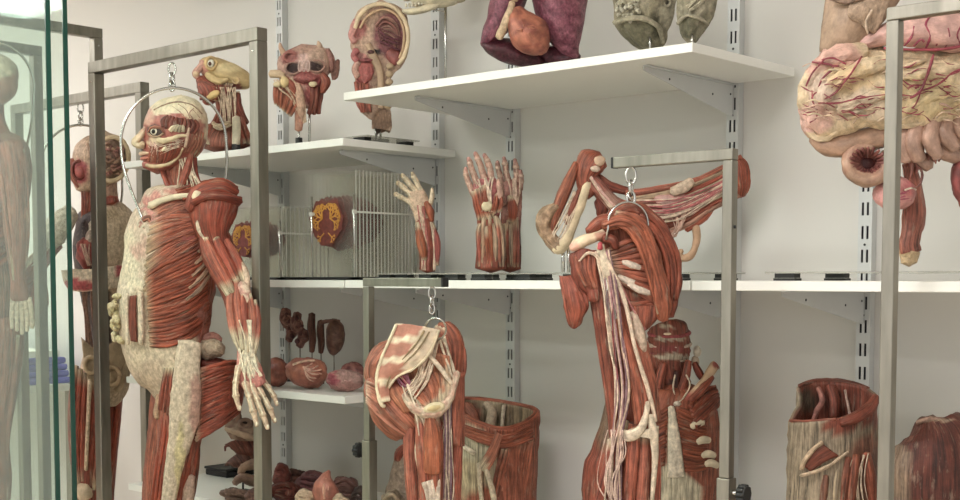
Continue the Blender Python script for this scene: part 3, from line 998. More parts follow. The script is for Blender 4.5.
    S.mus(b, [(226, 240, A0 + 4), (233, 254, A0 + 6), (240, 268, A0 + 5), (245, 284, A0 + 4)], H('ad4d3a'), 6, ends=(.0, .35))
    S.tube(b, [(240, 262, A0 + 7, 3), (246, 274, A0 + 7, 3.4), (248, 288, A0 + 6, 2.4)], H('d6b897'), FI)
    S.tube(b, [(239, 284, A0 + 8, 6, 4), (245, 292, A0 + 9, 6, 5), (247, 302, A0 + 8, 4, 4)], streaky(H('d8bf9f'), H('c08a72'), 80), FI, wob=1)
    fa = [([(230, 280), (230, 305), (233, 330), (240, 350)], 4.4, RED), ([(236, 276), (237, 300), (240, 325), (243, 350)], 4.2, H('b8604a')), ([(243, 290), (244, 310), (246, 330), (247, 352)], 3.8, H('a84a36')),
          ([(249, 294), (252, 312), (252, 330), (251, 352)], 4.2, RED), ([(255, 300), (258, 318), (257, 336), (254, 354)], 3.4, H('b25844')), ([(233, 292), (235, 315), (238, 335), (241, 352)], 3, H('c4735c'))]
    for i, (p, r, c) in enumerate(fa):
        S.mus(b, [(x, y, A0 + 11 - abs(i - 2) * 1.2) for x, y in p], c, r, r * .9, ends=(.08, .36), sub=5)
    S.cables(b, [(236, 320, A0 + 15), (241, 338, A0 + 14), (244, 356, A0 + 12)], [(253, 320, A0 + 14), (252, 338, A0 + 13), (253, 358, A0 + 11)], 10, .7, H('e6d6b2'), 1)
    # hand
    hnd = [(244, 340, A0 + 3, 8, 6), (246, 352, A0 + 3, 9, 6), (248, 364, A0 + 4, 11.5, 6), (252, 378, A0 + 4, 13, 6), (256, 387, A0 + 4, 11, 5)]
    S.tube(b, hnd, paint(H('c47a60'), [('e', 250, 360, 10, 16, H('d8c4a0'))], 2, 80), FI, n=18)
    fingers = [([(239, 366), (236, 382), (236, 396), (240, 410)], 3.2, A0 + 9), ([(245, 382), (249, 396), (253, 411), (257, 426)], 3.3, A0 + 10), ([(251, 384), (257, 400), (263, 415), (268, 429)], 3.3, A0 + 8),
               ([(256, 383), (263, 396), (270, 409), (275, 422)], 3.1, A0 + 4), ([(261, 378), (268, 387), (274, 396), (277, 405)], 2.7, A0)]
    for p, r, d in fingers:
        q = [(x, y, d - i * 1.0, r * (1.15, .95, .92, .66)[i]) for i, (x, y) in enumerate(p)]
        S.tube(b, q, [(0, H('d0ac88')), (.4, H('dcc6a0')), (1, H('d0b08c'))], FI, n=10, sub=5)
        for i in (1, 2): S.blob(b, (p[i][0], p[i][1], d - i + r * .3), (r * 1.08, r * .9, r * .9), H('d6bc96'), FI, nu=10, nv=7)
        S.cable(b, [(246 + (p[0][0] - 246) * .3, 350, A0 + 11), (p[0][0], p[0][1], d + r), (p[1][0], p[1][1], d + r * .8), (p[2][0], p[2][1], d + r * .6)], .9, H('eadcb8'))
        S.blob(b, (p[3][0], p[3][1] - 2, d - 2 + r * .35), (r * .45, r * .7, r * .4), H('e2d2b2'), BO, nu=8, nv=6)
    S.cables(b, [(238, 345, A0 + 10), (240, 362, A0 + 12), (244, 380, A0 + 11)], [(252, 345, A0 + 10), (256, 360, A0 + 11), (262, 376, A0 + 8)], 14, .7, H('ecdfbe'), 1.2)
    S.dfun = None
    # far arm, mostly hidden behind the chest
    S.tube(b, [(176, 204, -50, 15, 14), (168, 240, -58, 13, 12), (166, 285, -58, 12, 11), (172, 320, -56, 11, 10), (180, 350, -54, 8, 7), (184, 372, -54, 9, 5)], MRED, MU, n=16)
    for i in range(5):
        S.tube(b, [(180 + i * 3, 370, -54, 3), (182 + i * 4, 390, -54, 2.6), (184 + i * 4, 408 - abs(i - 2) * 3, -53, 2)], H('d6bc96'), FI, n=8)
    t.part('body', b)
    e = MB(); c = (155, 131.4, hs(155, 131.4) - 1.6)
    S.blob(e, c, (4.2, 3.5, 3.4), H('e6dcc6'), BO, nu=16, nv=10)
    S.blob(e, (153.4, 131.4, c[2] + 2.9), (2.1, 2.2, 1.1), H('22150f'), OR, nu=10, nv=6)
    t.part('eye', e, label='pale glass eye with dark iris')
    t.finish(S.V(175, 694))
    # hanging bow
    b = MB(); pts = []
    for i in range(41):
        a = pi + pi * i / 40
        pts.append(S.V(173.5 + 52.5 * cos(a), 142 + 54 * sin(a), 20 * cos(a) * -1 - 2))
    pts = [S.V(146, 232, 30), S.V(141, 215, 30), S.V(131, 190, 24), S.V(123, 165, 20)] + pts + [S.V(227, 160, -24), S.V(226, 176, -26), S.V(224, 196, -26)]
    P = [Vector(p) for p in cr([tuple(p) for p in pts], 3)]
    b.rod(P, 1.45 * S.k, M_STEELD, n=10)
    t = Thing('hanging_bow', 'thin steel bow arching over the front body\'s head down to chest and shoulder', 'hanging bow', 'steel bows holding the bodies')
    t.part('bow', b); t.finish(S.V(173, 88))


flayed_body()
hook(172, 64, F1Y, 27, 'snap hook under the front tall frame holding the bow over the head')


# ------------------------------------------------------------------ second body, opened front, skull cut
def open_body():
    S = Sp(4.88)
    t = Thing('anatomical_body', 'opened body with sawn skull and exposed heart hanging in the rear frame, arm stretched left', 'anatomical body')
    b = MB()
    hd = [(104, 133, 0, 6, 6), (103, 137, 0, 18, 14), (102, 145, 0, 26, 20), (101, 155, 0, 28.5, 22), (100, 166, 0, 28.5, 22), (98, 176, 0, 26, 19), (94, 184, 0, 20, 16), (90, 190, 0, 14, 12)]
    hs = surf_of(hd)
    S.tube(b, hd, paint(H('b39874'), [('e', 113, 159, 15, 20, H('7a6048')), ('e', 80, 172, 9, 12, H('a04a3a')), ('e', 80, 148, 8, 10, H('c2a684'))], 2, 60), FI, n=36, sub=5, wob=.8, upright=True)
    S.ring(b, (112, 159, 15), (16.5, 22), 2.6, H('c8ae86'), BO, ang=.1)
    for i in range(26):
        a = random.random() * 6.28; r = random.random() ** .5
        x = 112 + 12 * r * cos(a); y = 159 + 17 * r * sin(a)
        S.tube(b, [(x - 3, y, hs(x, y) + .5, 1.4), (x, y + random.uniform(-3, 3), hs(x, y) + 2, 1.8), (x + 3, y + random.uniform(-3, 3), hs(x, y) + .5, 1.4)], mix(H('a88a66'), H('8f5a48'), random.random()), FI, n=6)
    S.ring(b, (79, 170, hs(79, 170) + .5), (7, 9), 1.6, H('8e3c2e'))
    S.blob(b, (80, 172, hs(80, 172) + 1), (5, 6, 3), H('a54a3c'))
    S.tube(b, [(73, 160, 6, 4), (71, 168, 6, 5), (74, 178, 6, 4), (80, 186, 6, 3.5)], H('a8543f'))
    S.cables(b, [(84, 145, 16), (90, 160, 20), (92, 180, 15)], [(95, 140, 18), (97, 160, 22), (100, 182, 14)], 8, .8, H('c9a888'), 1.5)
    # neck and back
    S.tube(b, [(104, 178, -4, 13, 13), (106, 195, -4, 12, 13), (107, 210, -4, 14, 16)], H('b08c6c'), FI, n=18)
    S.fan(b, [(82, 188, 6), (83, 202, 8), (82, 222, 10)], [(96, 186, 8), (95, 205, 9), (92, 226, 10)], 6, H('a0503e'), None, ends=(.15, .15), flat=.9)
    S.tube(b, [(110, 198, 8, 8, 6), (111, 203, 8, 8, 6)], H('9c4534'))
    trunk = [(106, 204, -6, 18, 18), (106, 216, -8, 28, 34), (104, 235, -10, 30, 40), (103, 255, -10, 30, 40), (103, 275, -10, 28, 36), (104, 300, -16, 22, 28), (106, 330, -16, 20, 28), (106, 360, -10, 24, 30), (104, 385, -8, 24, 30), (100, 400, -10, 18, 24)]
    ts = surf_of(trunk)
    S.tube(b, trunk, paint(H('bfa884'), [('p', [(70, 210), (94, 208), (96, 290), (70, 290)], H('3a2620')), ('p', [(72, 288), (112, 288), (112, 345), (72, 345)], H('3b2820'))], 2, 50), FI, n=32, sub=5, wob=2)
    # flank: pleated fascia
    S.fan(b, [(112, 206, 18), (124, 225, 16), (130, 250, 10), (127, 278, 8)], [(98, 214, 26), (103, 235, 30), (104, 255, 30), (104, 276, 26)], 8, H('c2ab85'), None, flat=.7, m=FI)
    # near shoulder and stretched arm
    S.tube(b, [(72, 212, 20, 9, 9), (62, 222, 26, 13, 12), (50, 236, 30, 14, 12), (40, 244, 34, 10, 10)], H('d6c8ac'), FI, n=18, wob=2)
    S.fan(b, [(58, 232, 34), (38, 252, 42), (14, 274, 52), (-14, 296, 62)], [(56, 252, 30), (40, 272, 40), (16, 292, 50), (-12, 312, 60)], 6, H('b2685a'), None, ends=(.1, .1), flat=.9)
    S.tube(b, [(56, 242, 28, 9, 8), (36, 262, 38, 9, 8), (10, 286, 50, 8, 7), (-16, 306, 60, 5, 5), (-34, 318, 68, 7, 4)], H('a8604f'), MU, n=14)
    for i in range(5):
        S.tube(b, [(-32, 316 + i * 2, 66, 2.6), (-46, 322 + i * 5, 72, 2.3), (-58, 326 + i * 6, 76, 1.6)], H('cfae8e'), FI, n=8)
    S.cables(b, [(60, 226, 36), (36, 250, 46), (0, 284, 58)], [(60, 244, 34), (38, 266, 44), (2, 300, 56)], 10, .8, H('ddccae'), 2)
    S.sheet(b, [[(25, 286, 36), (38, 280, 34), (46, 284, 30)], [(22, 305, 36), (36, 304, 36), (48, 302, 30)], [(20, 322, 34), (32, 326, 34), (45, 322, 30)]], 5, H('a05446'))
    # far arm along the side
    S.tube(b, [(120, 212, -46, 11, 11), (124, 250, -50, 10, 10), (122, 300, -48, 9, 9), (118, 340, -46, 6, 6), (116, 362, -46, 7, 4)], H('a2604c'), MU, n=14)
    for i in range(5):
        S.tube(b, [(112 + i * 2, 360, -46, 2.2), (110 + i * 3, 378, -45, 2), (110 + i * 3, 392 - abs(i - 2) * 2, -44, 1.5)], H('cfae8e'), FI, n=8)
    # spine and pelvis
    for i in range(8):
        S.blob(b, (98 + i * .6, 288 + i * 8, 12), (6, 3.6, 6), H('a58c6c'), BO, wob=.25, nu=12, nv=8)
    S.cables(b, [(78, 284, 24), (82, 310, 22), (86, 350, 22)], [(96, 284, 22), (98, 310, 22), (104, 350, 22)], 8, 1.2, H('8f6a50'), 2)
    pel = [[(82, 338, 22), (94, 348, 26), (108, 346, 20), (122, 334, 8)], [(84, 360, 30), (96, 364, 28), (110, 362, 24), (126, 356, 10)], [(92, 384, 30), (100, 380, 30), (112, 384, 26), (124, 380, 14)]]
    S.sheet(b, pel, 6, H('a98f6c'), BO, wob=5, wsc=60)
    S.ring(b, (91, 365, 34), (6, 8), 2.2, H('b09670'), BO)
    S.ring(b, (113, 376, 28), (7, 9), 2.4, H('a88c68'), BO)
    S.tube(b, [(122, 334, 12, 4), (127, 352, 12, 5), (124, 374, 14, 5.5), (116, 390, 16, 4.5)], H('b09876'), BO, wob=1.5)
    # legs
    for dx, dd in ((0, 12), (16, -26)):
        S.tube(b, [(92 + dx, 376, dd, 16, 17), (88 + dx, 410, dd, 18, 19), (86 + dx, 450, dd, 16, 17), (86 + dx, 485, dd, 13, 14), (86 + dx, 505, dd, 12, 13), (86 + dx, 540, dd - 3, 12, 13), (88 + dx, 590, dd - 4, 7, 8), (88 + dx, 606, dd - 3, 6, 7), (80 + dx, 612, dd, 7, 5), (66 + dx, 616, dd + 4, 8, 3.5)], H('96402f'), MU, n=20, sub=5)
        S.fan(b, [(76 + dx, 366, dd + 17), (71 + dx, 410, dd + 20), (72 + dx, 455, dd + 16), (76 + dx, 490, dd + 11)], [(98 + dx, 384, dd + 18), (101 + dx, 410, dd + 16), (97 + dx, 455, dd + 14), (93 + dx, 490, dd + 11)], 6, H('aa4a36'), None, flat=.8, ends=(.12, .2))
        S.tube(b, [(90 + dx, 380, dd + 22, 2.2), (88 + dx, 420, dd + 23, 2), (86 + dx, 470, dd + 18, 2)], H('cdb48e'), FI)
        S.blob(b, (84 + dx, 492, dd + 10), (9, 10, 7), H('cdb492'), BO, wob=.15)
    t.part('body', b)
    e = MB()
    S.blob(e, (86, 254, 28), (10, 14, 10), streaky(H('a84a38'), H('8a342a'), 50), OR, wob=.25)
    S.cables(e, [(80, 244, 36), (84, 254, 39), (88, 266, 37)], [(92, 244, 36), (92, 256, 38), (92, 266, 36)], 6, .7, H('caa286'), 2)
    S.tube(e, [(88, 242, 28, 4), (90, 234, 26, 3.6), (95, 228, 22, 3.4)], H('b8a492'), FI)
    t.part('heart', e, label='dark red heart in the opened chest')
    e = MB()
    S.sheet(e, [[(64, 270, 18), (74, 270, 34), (94, 270, 38), (116, 266, 28), (129, 262, 8)], [(66, 280, 20), (76, 282, 38), (95, 281, 42), (116, 278, 31), (129, 273, 10)], [(70, 287, 16), (78, 290, 34), (96, 289, 38), (115, 286, 28), (127, 281, 8)]], 6, paint(H('d8c6a6'), [('e', 80, 284, 17, 5, H('b04a3a')), ('e', 122, 272, 8, 8, H('b04a3a'))], 2, 60), FI)
    t.part('diaphragm', e, label='cream and red domed diaphragm rim')
    e = MB()
    S.tube(e, [(97, 246, 26, 6, 5), (96, 232, 24, 7, 6), (92, 222, 22, 4, 4)], H('c8bba4'), FI, wob=1)
    S.tube(e, [(100, 262, 27, 7, 5), (98, 250, 28, 7, 5), (98, 242, 28, 4, 4)], H('d2bf9c'), FI, wob=1)
    t.part('lung_remnant', e)
    t.finish(S.V(95, 616))
    b = MB(); pts = [S.V(47, 240, 34), S.V(44, 220, 30), S.V(41, 195, 26), S.V(40, 178, 24)]
    for i in range(1, 30):
        a = pi + pi * i / 30
        pts.append(S.V(81 + 41 * cos(a), 168 + 43 * sin(a), -cos(a) * 22))
    pts += [S.V(122, 178, -24), S.V(122, 195, -26), S.V(119, 214, -30)]
    b.rod([Vector(p) for p in cr([tuple(p) for p in pts], 3)], 1.3 * S.k, M_STEELD)
    t = Thing('hanging_bow', 'thin steel bow over the sawn skull of the rear body', 'hanging bow', 'steel bows holding the bodies')
    t.part('bow', b); t.finish(S.V(81, 125))


open_body()
hook(80.5, 104, F2Y, 22, 'snap hook under the rear tall frame above the sawn skull')


# ------------------------------------------------------------------ third body behind the glass
def glass_body():
    S = Sp(4.24)
    o = -14
    t = Thing('anatomical_body', 'pale flayed body cut off by the left picture edge, seen through the glass', 'anatomical body')
    b = MB()
    hd = [(x - 171 + o - 1, y - 97 + 52, d, w, r) for x, y, d, w, r in head_loft(171, 97, .92)]
    S.tube(b, hd, paint(H('a8705c'), [('e', o + 6, 62, 28, 18, H('c9b49a'))], 3, 50), OR, n=32, sub=5, upright=True)
    hs = surf_of(hd)
    S.ring(b, (o - 17, 84, hs(o - 17, 84)), (6, 5), 1.3, H('c9a58a'), FI)
    S.tube(b, [(o - 29, 80, 4, 3), (o - 35, 92, 4, 4), (o - 28, 96, 4, 4)], H('cdb590'), BO)
    S.fan(b, [(o - 5, 88), (o - 9, 98), (o - 12, 108)], [(o + 10, 90), (o + 4, 102), (o - 2, 112)], 5, MRED, hs, .8)
    S.tube(b, [(o + 4, 106, 0, 14, 14), (o + 6, 124, 0, 14, 14), (o + 8, 140, 0, 20, 20)], MRED, MU, n=18)
    trunk = [(o + 8, 134, 0, 20, 20), (o + 8, 146, 0, 36, 46), (o + 4, 175, 0, 42, 50), (o, 215, 0, 42, 46), (o - 2, 255, 0, 38, 40), (o, 290, 0, 36, 42), (o + 4, 320, 0, 28, 42), (o + 4, 345, 0, 16, 26)]
    ts = surf_of(trunk)
    S.tube(b, trunk, H('a06050'), MU, n=32, sub=5, wob=2)
    S.fan(b, [(o - 30, 150), (o, 150), (o + 26, 160)], [(o - 36, 215), (o - 5, 190), (o + 24, 170)], 10, H('b06454'), ts, .6, ends=(.2, 0))
    S.fan(b, [(o - 10, 200), (o + 10, 190), (o + 34, 178)], [(o - 6, 270), (o + 16, 262), (o + 38, 240)], 12, H('a85a4a'), ts, .6, ends=(.1, .1))
    A0 = 52
    S.tube(b, [(o + 22, 146, A0 - 8, 16, 14), (o + 26, 170, A0, 15, 14), (o + 28, 200, A0 + 2, 13, 12), (o + 30, 235, A0 + 4, 12, 11), (o + 32, 275, A0 + 6, 8, 8), (o + 34, 300, A0 + 6, 10, 5)], H('a45a4c'), MU, n=20)
    S.fan(b, [(o + 10, 148, A0 + 2), (o + 16, 185, A0 + 12), (o + 22, 230, A0 + 14), (o + 28, 280, A0 + 12)], [(o + 36, 150, A0), (o + 40, 185, A0 + 6), (o + 41, 235, A0 + 8), (o + 38, 280, A0 + 8)], 6, H('b4695a'), None, ends=(.05, .25))
    for i in range(5):
        S.tube(b, [(o + 27 + i * 4, 298, A0 + 6, 3), (o + 26 + i * 5, 316, A0 + 7, 2.6), (o + 26 + i * 5, 334 - abs(i - 2) * 3, A0 + 8, 2)], H('d2b498'), FI, n=8)
    for dx, dd in ((10, 16), (-2, -26)):
        lg = [(o + 4 + dx, 320, dd, 24, 26), (o + 4 + dx, 350, dd, 24, 25), (o + 2 + dx, 390, dd, 20, 21), (o + dx, 430, dd, 15, 16), (o + dx, 452, dd, 14, 14), (o + 2 + dx, 480, dd - 3, 14, 14), (o + 4 + dx, 530, dd - 3, 8, 9), (o + 4 + dx, 560, dd - 2, 7, 8), (o - 6 + dx, 566, dd + 2, 8, 5), (o - 24 + dx, 572, dd + 6, 9, 3.5)]
        S.tube(b, lg, H('a05a4a'), MU, n=20, sub=5)
        S.fan(b, [(o - 12 + dx, 330, dd + 16), (o - 14 + dx, 380, dd + 16), (o - 10 + dx, 440, dd + 10), (o - 6 + dx, 510, dd + 5)], [(o + 20 + dx, 335, dd + 18), (o + 16 + dx, 390, dd + 15), (o + 11 + dx, 440, dd + 9), (o + 10 + dx, 510, dd + 5)], 6, H('b0685a'), None, ends=(.1, .2))
        S.blob(b, (o - 3 + dx, 446, dd + 11), (8, 9, 6), H('cdb492'), BO)
    t.part('body', b)
    e = MB(); S.blob(e, (o - 17.5, 84, hs(o - 17, 84)), (3.2, 2.8, 3), H('e6dcc6'), BO); t.part('eye', e)
    t.finish(S.V(o, 570))
    b = MB(); pts = [S.V(o - 30, 160, 30), S.V(o - 42, 120, 26)]
    for i in range(0, 31):
        a = pi + pi * i / 30
        pts.append(S.V(o + 2 + 46 * cos(a), 88 + 47 * sin(a), -cos(a) * 24))
    pts += [S.V(o + 46, 120, -26), S.V(o + 40, 150, -34)]
    b.rod([Vector(p) for p in cr([tuple(p) for p in pts], 3)], 1.4 * S.k, M_STEELD)
    t = Thing('hanging_bow', 'thin steel bow over the head of the body behind the glass', 'hanging bow', 'steel bows holding the bodies')
    t.part('bow', b); t.finish(S.V(o, 40))


glass_body()

# ------------------------------------------------------------------ glass sliding panes
def pane(x_edge_top, x_edge_bot, Y, label):
    X = PY((x_edge_top + x_edge_bot) / 2, 278, Y).x
    t = Thing('glass_pane', label, 'glass pane', 'sliding glass panes')
    h = .005
    b = MB(); b.box((X - 1.35, Y - h, .12), (X - .003, Y + h, 2.72), M_GLASS); t.part('pane', b, False)
    b = MB(); b.box((X - .003, Y - h, .12), (X, Y + h, 2.72), M_GEDGE)
    t.part('polished_edge', b, False, label='dark green polished glass edge')
    t.finish(Vector((X - .67, Y, .12)))


pane(49, 58, 1.28, 'clear glass pane with dark green edge, left one of the two')
pane(66, 75, 1.38, 'clear glass pane with dark green edge, right one of the two, beside the front frame')
t = Thing('pane_track', 'grey floor track carrying the two glass panes', 'door track')
b = MB()
for y in (1.25, 1.33, 1.41): b.box((-4.6, y - .004, .0), (-.3, y + .004, .118), M_RAIL)
b.box((-4.6, 1.24, 0), (-.3, 1.42, .012), M_RAIL)
t.part('track', b, False); t.finish()
# table behind the glass with folded violet cloth
t = Thing('work_table', 'pale table with grey steel legs behind the glass at far left', 'table')
b = MB(); tx0, tx1, ty0, ty1 = -6.6, -4.97, 2.38, 2.96
b.box((tx0, ty0, 1.015), (tx1, ty1, 1.045), M_TABLE); t.part('table_top', b, False)
for x in (tx0 + .05, tx1 - .05):
    for y in (ty0 + .05, ty1 - .05):
        b = MB(); sq(b, Vector((x, y, 0)), Vector((x, y, 1.0148)), .04); t.part('leg', b, False)
t.finish()
t = Thing('folded_cloth', 'folded violet cloth lying on the pale table behind the glass', 'cloth')
b = MB()
for i in range(4):
    b = MB(); b.box((-6.2 + i * .015, 2.42, 1.0455 + i * .028), (-5.0 - i * .012, 2.9, 1.0455 + (i + 1) * .028 - .0004), M_PURPLE)
    t.part('fold', b, False)
bevel(t.finish(), .009)
t = Thing('tray', 'white flat tray lying on the folded violet cloth behind the glass', 'tray')
b = MB(); b.box((-6.15, 2.44, 1.158), (-5.06, 2.88, 1.166), M_WHITEP); t.part('tray_floor', b, False)
b = MB(); 
for q in ((-6.15, 2.44, -6.14, 2.88), (-5.07, 2.44, -5.06, 2.88), (-6.14, 2.44, -5.07, 2.45), (-6.14, 2.87, -5.07, 2.88)): b.box((q[0], q[1], 1.1662), (q[2], q[3], 1.185), M_WHITEP)
t.part('tray_rim', b, False); t.finish()
hook(-12, 30, proj and 2.07, 16, 'snap hook above the body behind the glass')
# ------------------------------------------------------------------ hip and thigh specimen on the small arm frame
def hip():
    S = Sp(zofY(432, FY))
    t = Thing('hip_specimen', 'hanging red hip and thigh specimen with a pale sawn sacrum, under the small arm frame', 'hip specimen')
    b = MB()
    # buttock lobes
    lobe = H('b0664f')
    S.tube(b, [(396, 343, -6, 7, 10), (384, 356, -2, 13, 16), (377, 372, 0, 13, 18), (376, 386, 0, 8, 12)], lobe, MU, n=30, flute=.06, fl=11, sub=6, wob=2, wsc=60)
    S.tube(b, [(371, 378, 4, 7, 12), (377, 388, 4, 14, 20), (390, 402, 6, 24, 24), (404, 417, 6, 26, 24), (414, 428, 4, 20, 18), (418, 436, 4, 12, 10)], lobe, MU, n=40, flute=.05, fl=13, sub=6, wob=1.5)
    S.fan(b, [(366, 382, 22), (380, 388, 27), (398, 398, 29), (414, 414, 24)], [(366, 402, 20), (382, 418, 24), (400, 432, 24), (415, 438, 16)], 9, H('b9725b'), None, flat=.5, ends=(.1, 0), tend=H('d6b49a'))
    S.fan(b, [(397, 342, 8), (384, 352, 14), (374, 366, 16)], [(402, 352, 12), (394, 366, 17), (384, 382, 18)], 5, H('b56c55'), None, flat=.6)
    # iliac wall, right
    S.tube(b, [(441, 326, -8, 10, 8), (448, 340, -6, 15, 12), (450, 362, -6, 14, 14), (446, 385, -8, 14, 14), (440, 400, -8, 14, 10)], H('a85840'), MU, n=30, sub=6, flute=.03)
    S.fan(b, [(436, 326, 6), (446, 345, 9), (446, 370, 9), (440, 395, 6)], [(455, 332, -4), (464, 350, -2), (464, 372, -2), (456, 395, -2)], 7, H('b2604a'), None, flat=.6, ends=(.1, .1))
    t.part('gluteal_muscle', b)
    # bowl of the pelvis
    b = MB()
    bowl = paint(H('bd7452'), [('e', 404, 384, 12, 8, H('8f3a2c')), ('e', 392, 372, 10, 8, H('caa07c')), ('e', 428, 398, 24, 8, H('d9c3a0')), ('e', 450, 380, 6, 16, H('d2b493'))], 3, 60)
    S.sheet(b, [[(384, 366, 24), (404, 356, 14), (428, 352, 14), (450, 356, 18)], [(386, 388, 28), (408, 376, 18), (432, 372, 16), (452, 376, 20)], [(396, 404, 32), (416, 396, 26), (436, 392, 26), (452, 392, 26)], [(404, 412, 30), (420, 410, 30), (438, 408, 30), (448, 404, 28)]], 6, bowl, MU, wob=1.5, wsc=60)
    S.fan(b, [(404, 388, 26), (418, 398, 30), (426, 408, 33)], [(428, 366, 22), (436, 384, 26), (438, 402, 32)], 7, H('bd6a4a'), None, flat=.5, ends=(.1, .2))
    S.tube(b, [(404, 394, 32, 3), (410, 404, 34, 4.5), (420, 411, 36, 5.5), (434, 413, 36, 6), (446, 404, 34, 5), (453, 390, 30, 3.5), (457, 372, 26, 3)], streaky(H('d8c4a2'), H('c09a7c'), 70), FI, n=12, wob=1)
    S.blob(b, (434, 408, 40), (11, 5.4, 4), H('dccba0'), BO, ang=-.25)
    S.blob(b, (434, 408, 42.6), (7, 3.0, 2), H('cbb47c'), BO, ang=-.25)
    t.part('pelvic_bowl', b)
    # sawn sacrum plate
    b = MB()
    def sac(x, y, p):
        v = (y - 325 + (x - 397) * .1) / 19
        f = v % 1
        c = H('b5785c') if f < .68 else H('e0d0ac')
        u = (x - (397 - (y - 325) * .5)) / 42
        if u > .62 and f < .9: c = H('dcc8a8')
        return mix(c, H('a8664e'), .5 * max(0, noise.noise(p * 130)))
    S.sheet(b, [[(397, 324, 26), (410, 325, 28), (424, 327, 28), (439, 330, 26)], [(391, 342, 28), (404, 344, 31), (418, 347, 31), (431, 351, 28)], [(383, 360, 30), (393, 361, 33), (404, 363, 33), (416, 366, 29)], [(378, 382, 30), (381, 380, 32), (385, 379, 32), (390, 379, 30)], [(383, 404, 30), (384, 402, 31), (386, 401, 31), (388, 401, 30)]], 9, sac, BO, su=6, sv=6)
    S.cable(b, [(424, 331, 35), (416, 344, 37), (402, 360, 37), (392, 372, 36), (386, 388, 35)], .9, H('9c8a58'))
    S.cable(b, [(429, 332, 35), (420, 347, 37), (406, 362, 37), (394, 372, 36)], .8, H('8f7d50'))
    S.tube(b, [(396, 325, 32, 1.6), (388, 343, 34, 1.6), (380, 362, 35, 1.6), (376.5, 382, 34, 1.8), (381, 403, 33, 2.4), (385, 406, 33, 1.6)], H('ddcda8'), BO, n=8)
    S.tube(b, [(439, 330, 30, 1.4), (430, 352, 33, 1.5), (415, 368, 34, 1.4), (398, 376, 34, 1.5), (388, 388, 33, 1.6)], H('d9c8a4'), BO, n=8)
    t.part('sacrum', b, label='pale sawn sacrum plate with a curved tail')
    # nerves
    b = MB()
    S.cables(b, [(428, 346, 26), (420, 362, 28), (414, 378, 26), (404, 390, 28)], [(440, 338, 16), (434, 364, 24), (428, 384, 30), (416, 402, 34)], 12, .9, H('d8c4a4'), 1.5)
    S.tube(b, [(436, 330, 16, 2.5), (430, 345, 24, 3), (424, 362, 26, 3), (420, 378, 22, 2)], H('cfb498'), FI)
    S.tube(b, [(426, 352, 26, 2.6), (440, 368, 28, 2.4), (452, 384, 30, 2)], H('d9c7a8'), FI)
    S.cables(b, [(436, 340, 18), (444, 360, 22), (452, 382, 26)], [(446, 336, 12), (452, 358, 16), (458, 376, 22)], 8, .9, H('dacaaa'), 1.5)
    S.cables(b, [(394, 376, 30), (402, 384, 28), (410, 386, 26)], [(410, 374, 26), (414, 384, 26), (418, 392, 28)], 9, .9, H('a8484a'), 2, cols=[VES, H('d0b090'), H('9c5a6a')])
    S.cables(b, [(402, 386, 36), (407, 398, 38), (412, 412, 38), (420, 440, 34)], [(408, 384, 36), (420, 410, 40), (430, 430, 34), (440, 470, 30)], 7, .45, H('e0d0b0'), 2)
    t.part('nerve_bundle', b)
    # thigh muscles
    b = MB()
    for p, r, c in (([(410, 414, 18), (409, 440, 20), (411, 475, 20), (414, 520, 18)], 6.5, RED), ([(420, 414, 26), (422, 440, 30), (424, 470, 28), (424, 520, 24)], 7, H('b4604a')), ([(432, 414, 30), (435, 436, 33), (436, 462, 32), (436, 520, 24)], 8, H('ad5a42')),
                    ([(444, 410, 18), (444, 440, 18), (445, 480, 16), (446, 520, 16)], 7, H('9a4a3a')), ([(455, 404, 14), (457, 440, 14), (456, 480, 14), (455, 520, 12)], 6, H('a8543f')), ([(414, 430, 8), (418, 470, 8), (420, 520, 8)], 9, DRED)):
        S.mus(b, p, c, r, r * .9, ends=(.1, .0), taper=.7, n=14)
    S.tube(b, [(430, 418, 36, 5, 4), (432, 432, 37, 8.5, 6), (433, 450, 37, 9, 6), (433, 468, 36, 9, 6), (433, 473, 35, 7.5, 5)], H('b5603f'), MU, n=14, flute=.05, fl=5)
    S.sheet(b, [[(452, 378, 24), (458, 374, 22), (463, 372, 16)], [(452, 410, 24), (458, 410, 22), (463, 408, 14)], [(453, 444, 22), (458, 446, 20), (463, 446, 12)]], 4, H('b4614a'))
    S.fan(b, [(443, 402, 30), (445, 430, 28), (444, 470, 26), (442, 520, 22)], [(451, 396, 28), (451, 430, 26), (451, 470, 22), (450, 520, 20)], 5, PUR, None, flat=.9, colf=lambda q: [PUR, H('c9b49c'), H('7d5a5e'), H('cbb59a'), H('8d6a70')][min(4, int(q * 5))], m=FI)
    S.cables(b, [(412, 420, 28), (414, 450, 28), (416, 490, 26), (418, 520, 24)], [(452, 420, 26), (450, 450, 26), (452, 490, 24), (452, 520, 22)], 12, .7, H('d5c2a2'), 2)
    S.fan(b, [(424, 482, 34), (428, 500, 33), (430, 525, 30)], [(438, 478, 34), (438, 500, 33), (438, 525, 30)], 4, H('cbb9a0'), None, m=FI)
    t.part('thigh_muscle', b)
    t.finish(S.V(432, 524))
    h = hook(432, 288, FY, 26, 'snap hook under the small arm frame above the hip specimen')
    b = MB(); pts = []
    for i in range(28):
        a = 2 * pi * i / 28
        pts.append(S.V(435.5 + 10.5 * cos(a), 329 + 11 * sin(a), 34 + cos(a) * 4 - 6 * sin(a)))
    b.rod(pts, 1.0 * S.k, M_STEELD, closed=True)
    t = Thing('steel_ring', 'steel ring through the top of the hip specimen', 'ring'); t.part('ring', b); t.finish(S.V(435, 340))


hip()


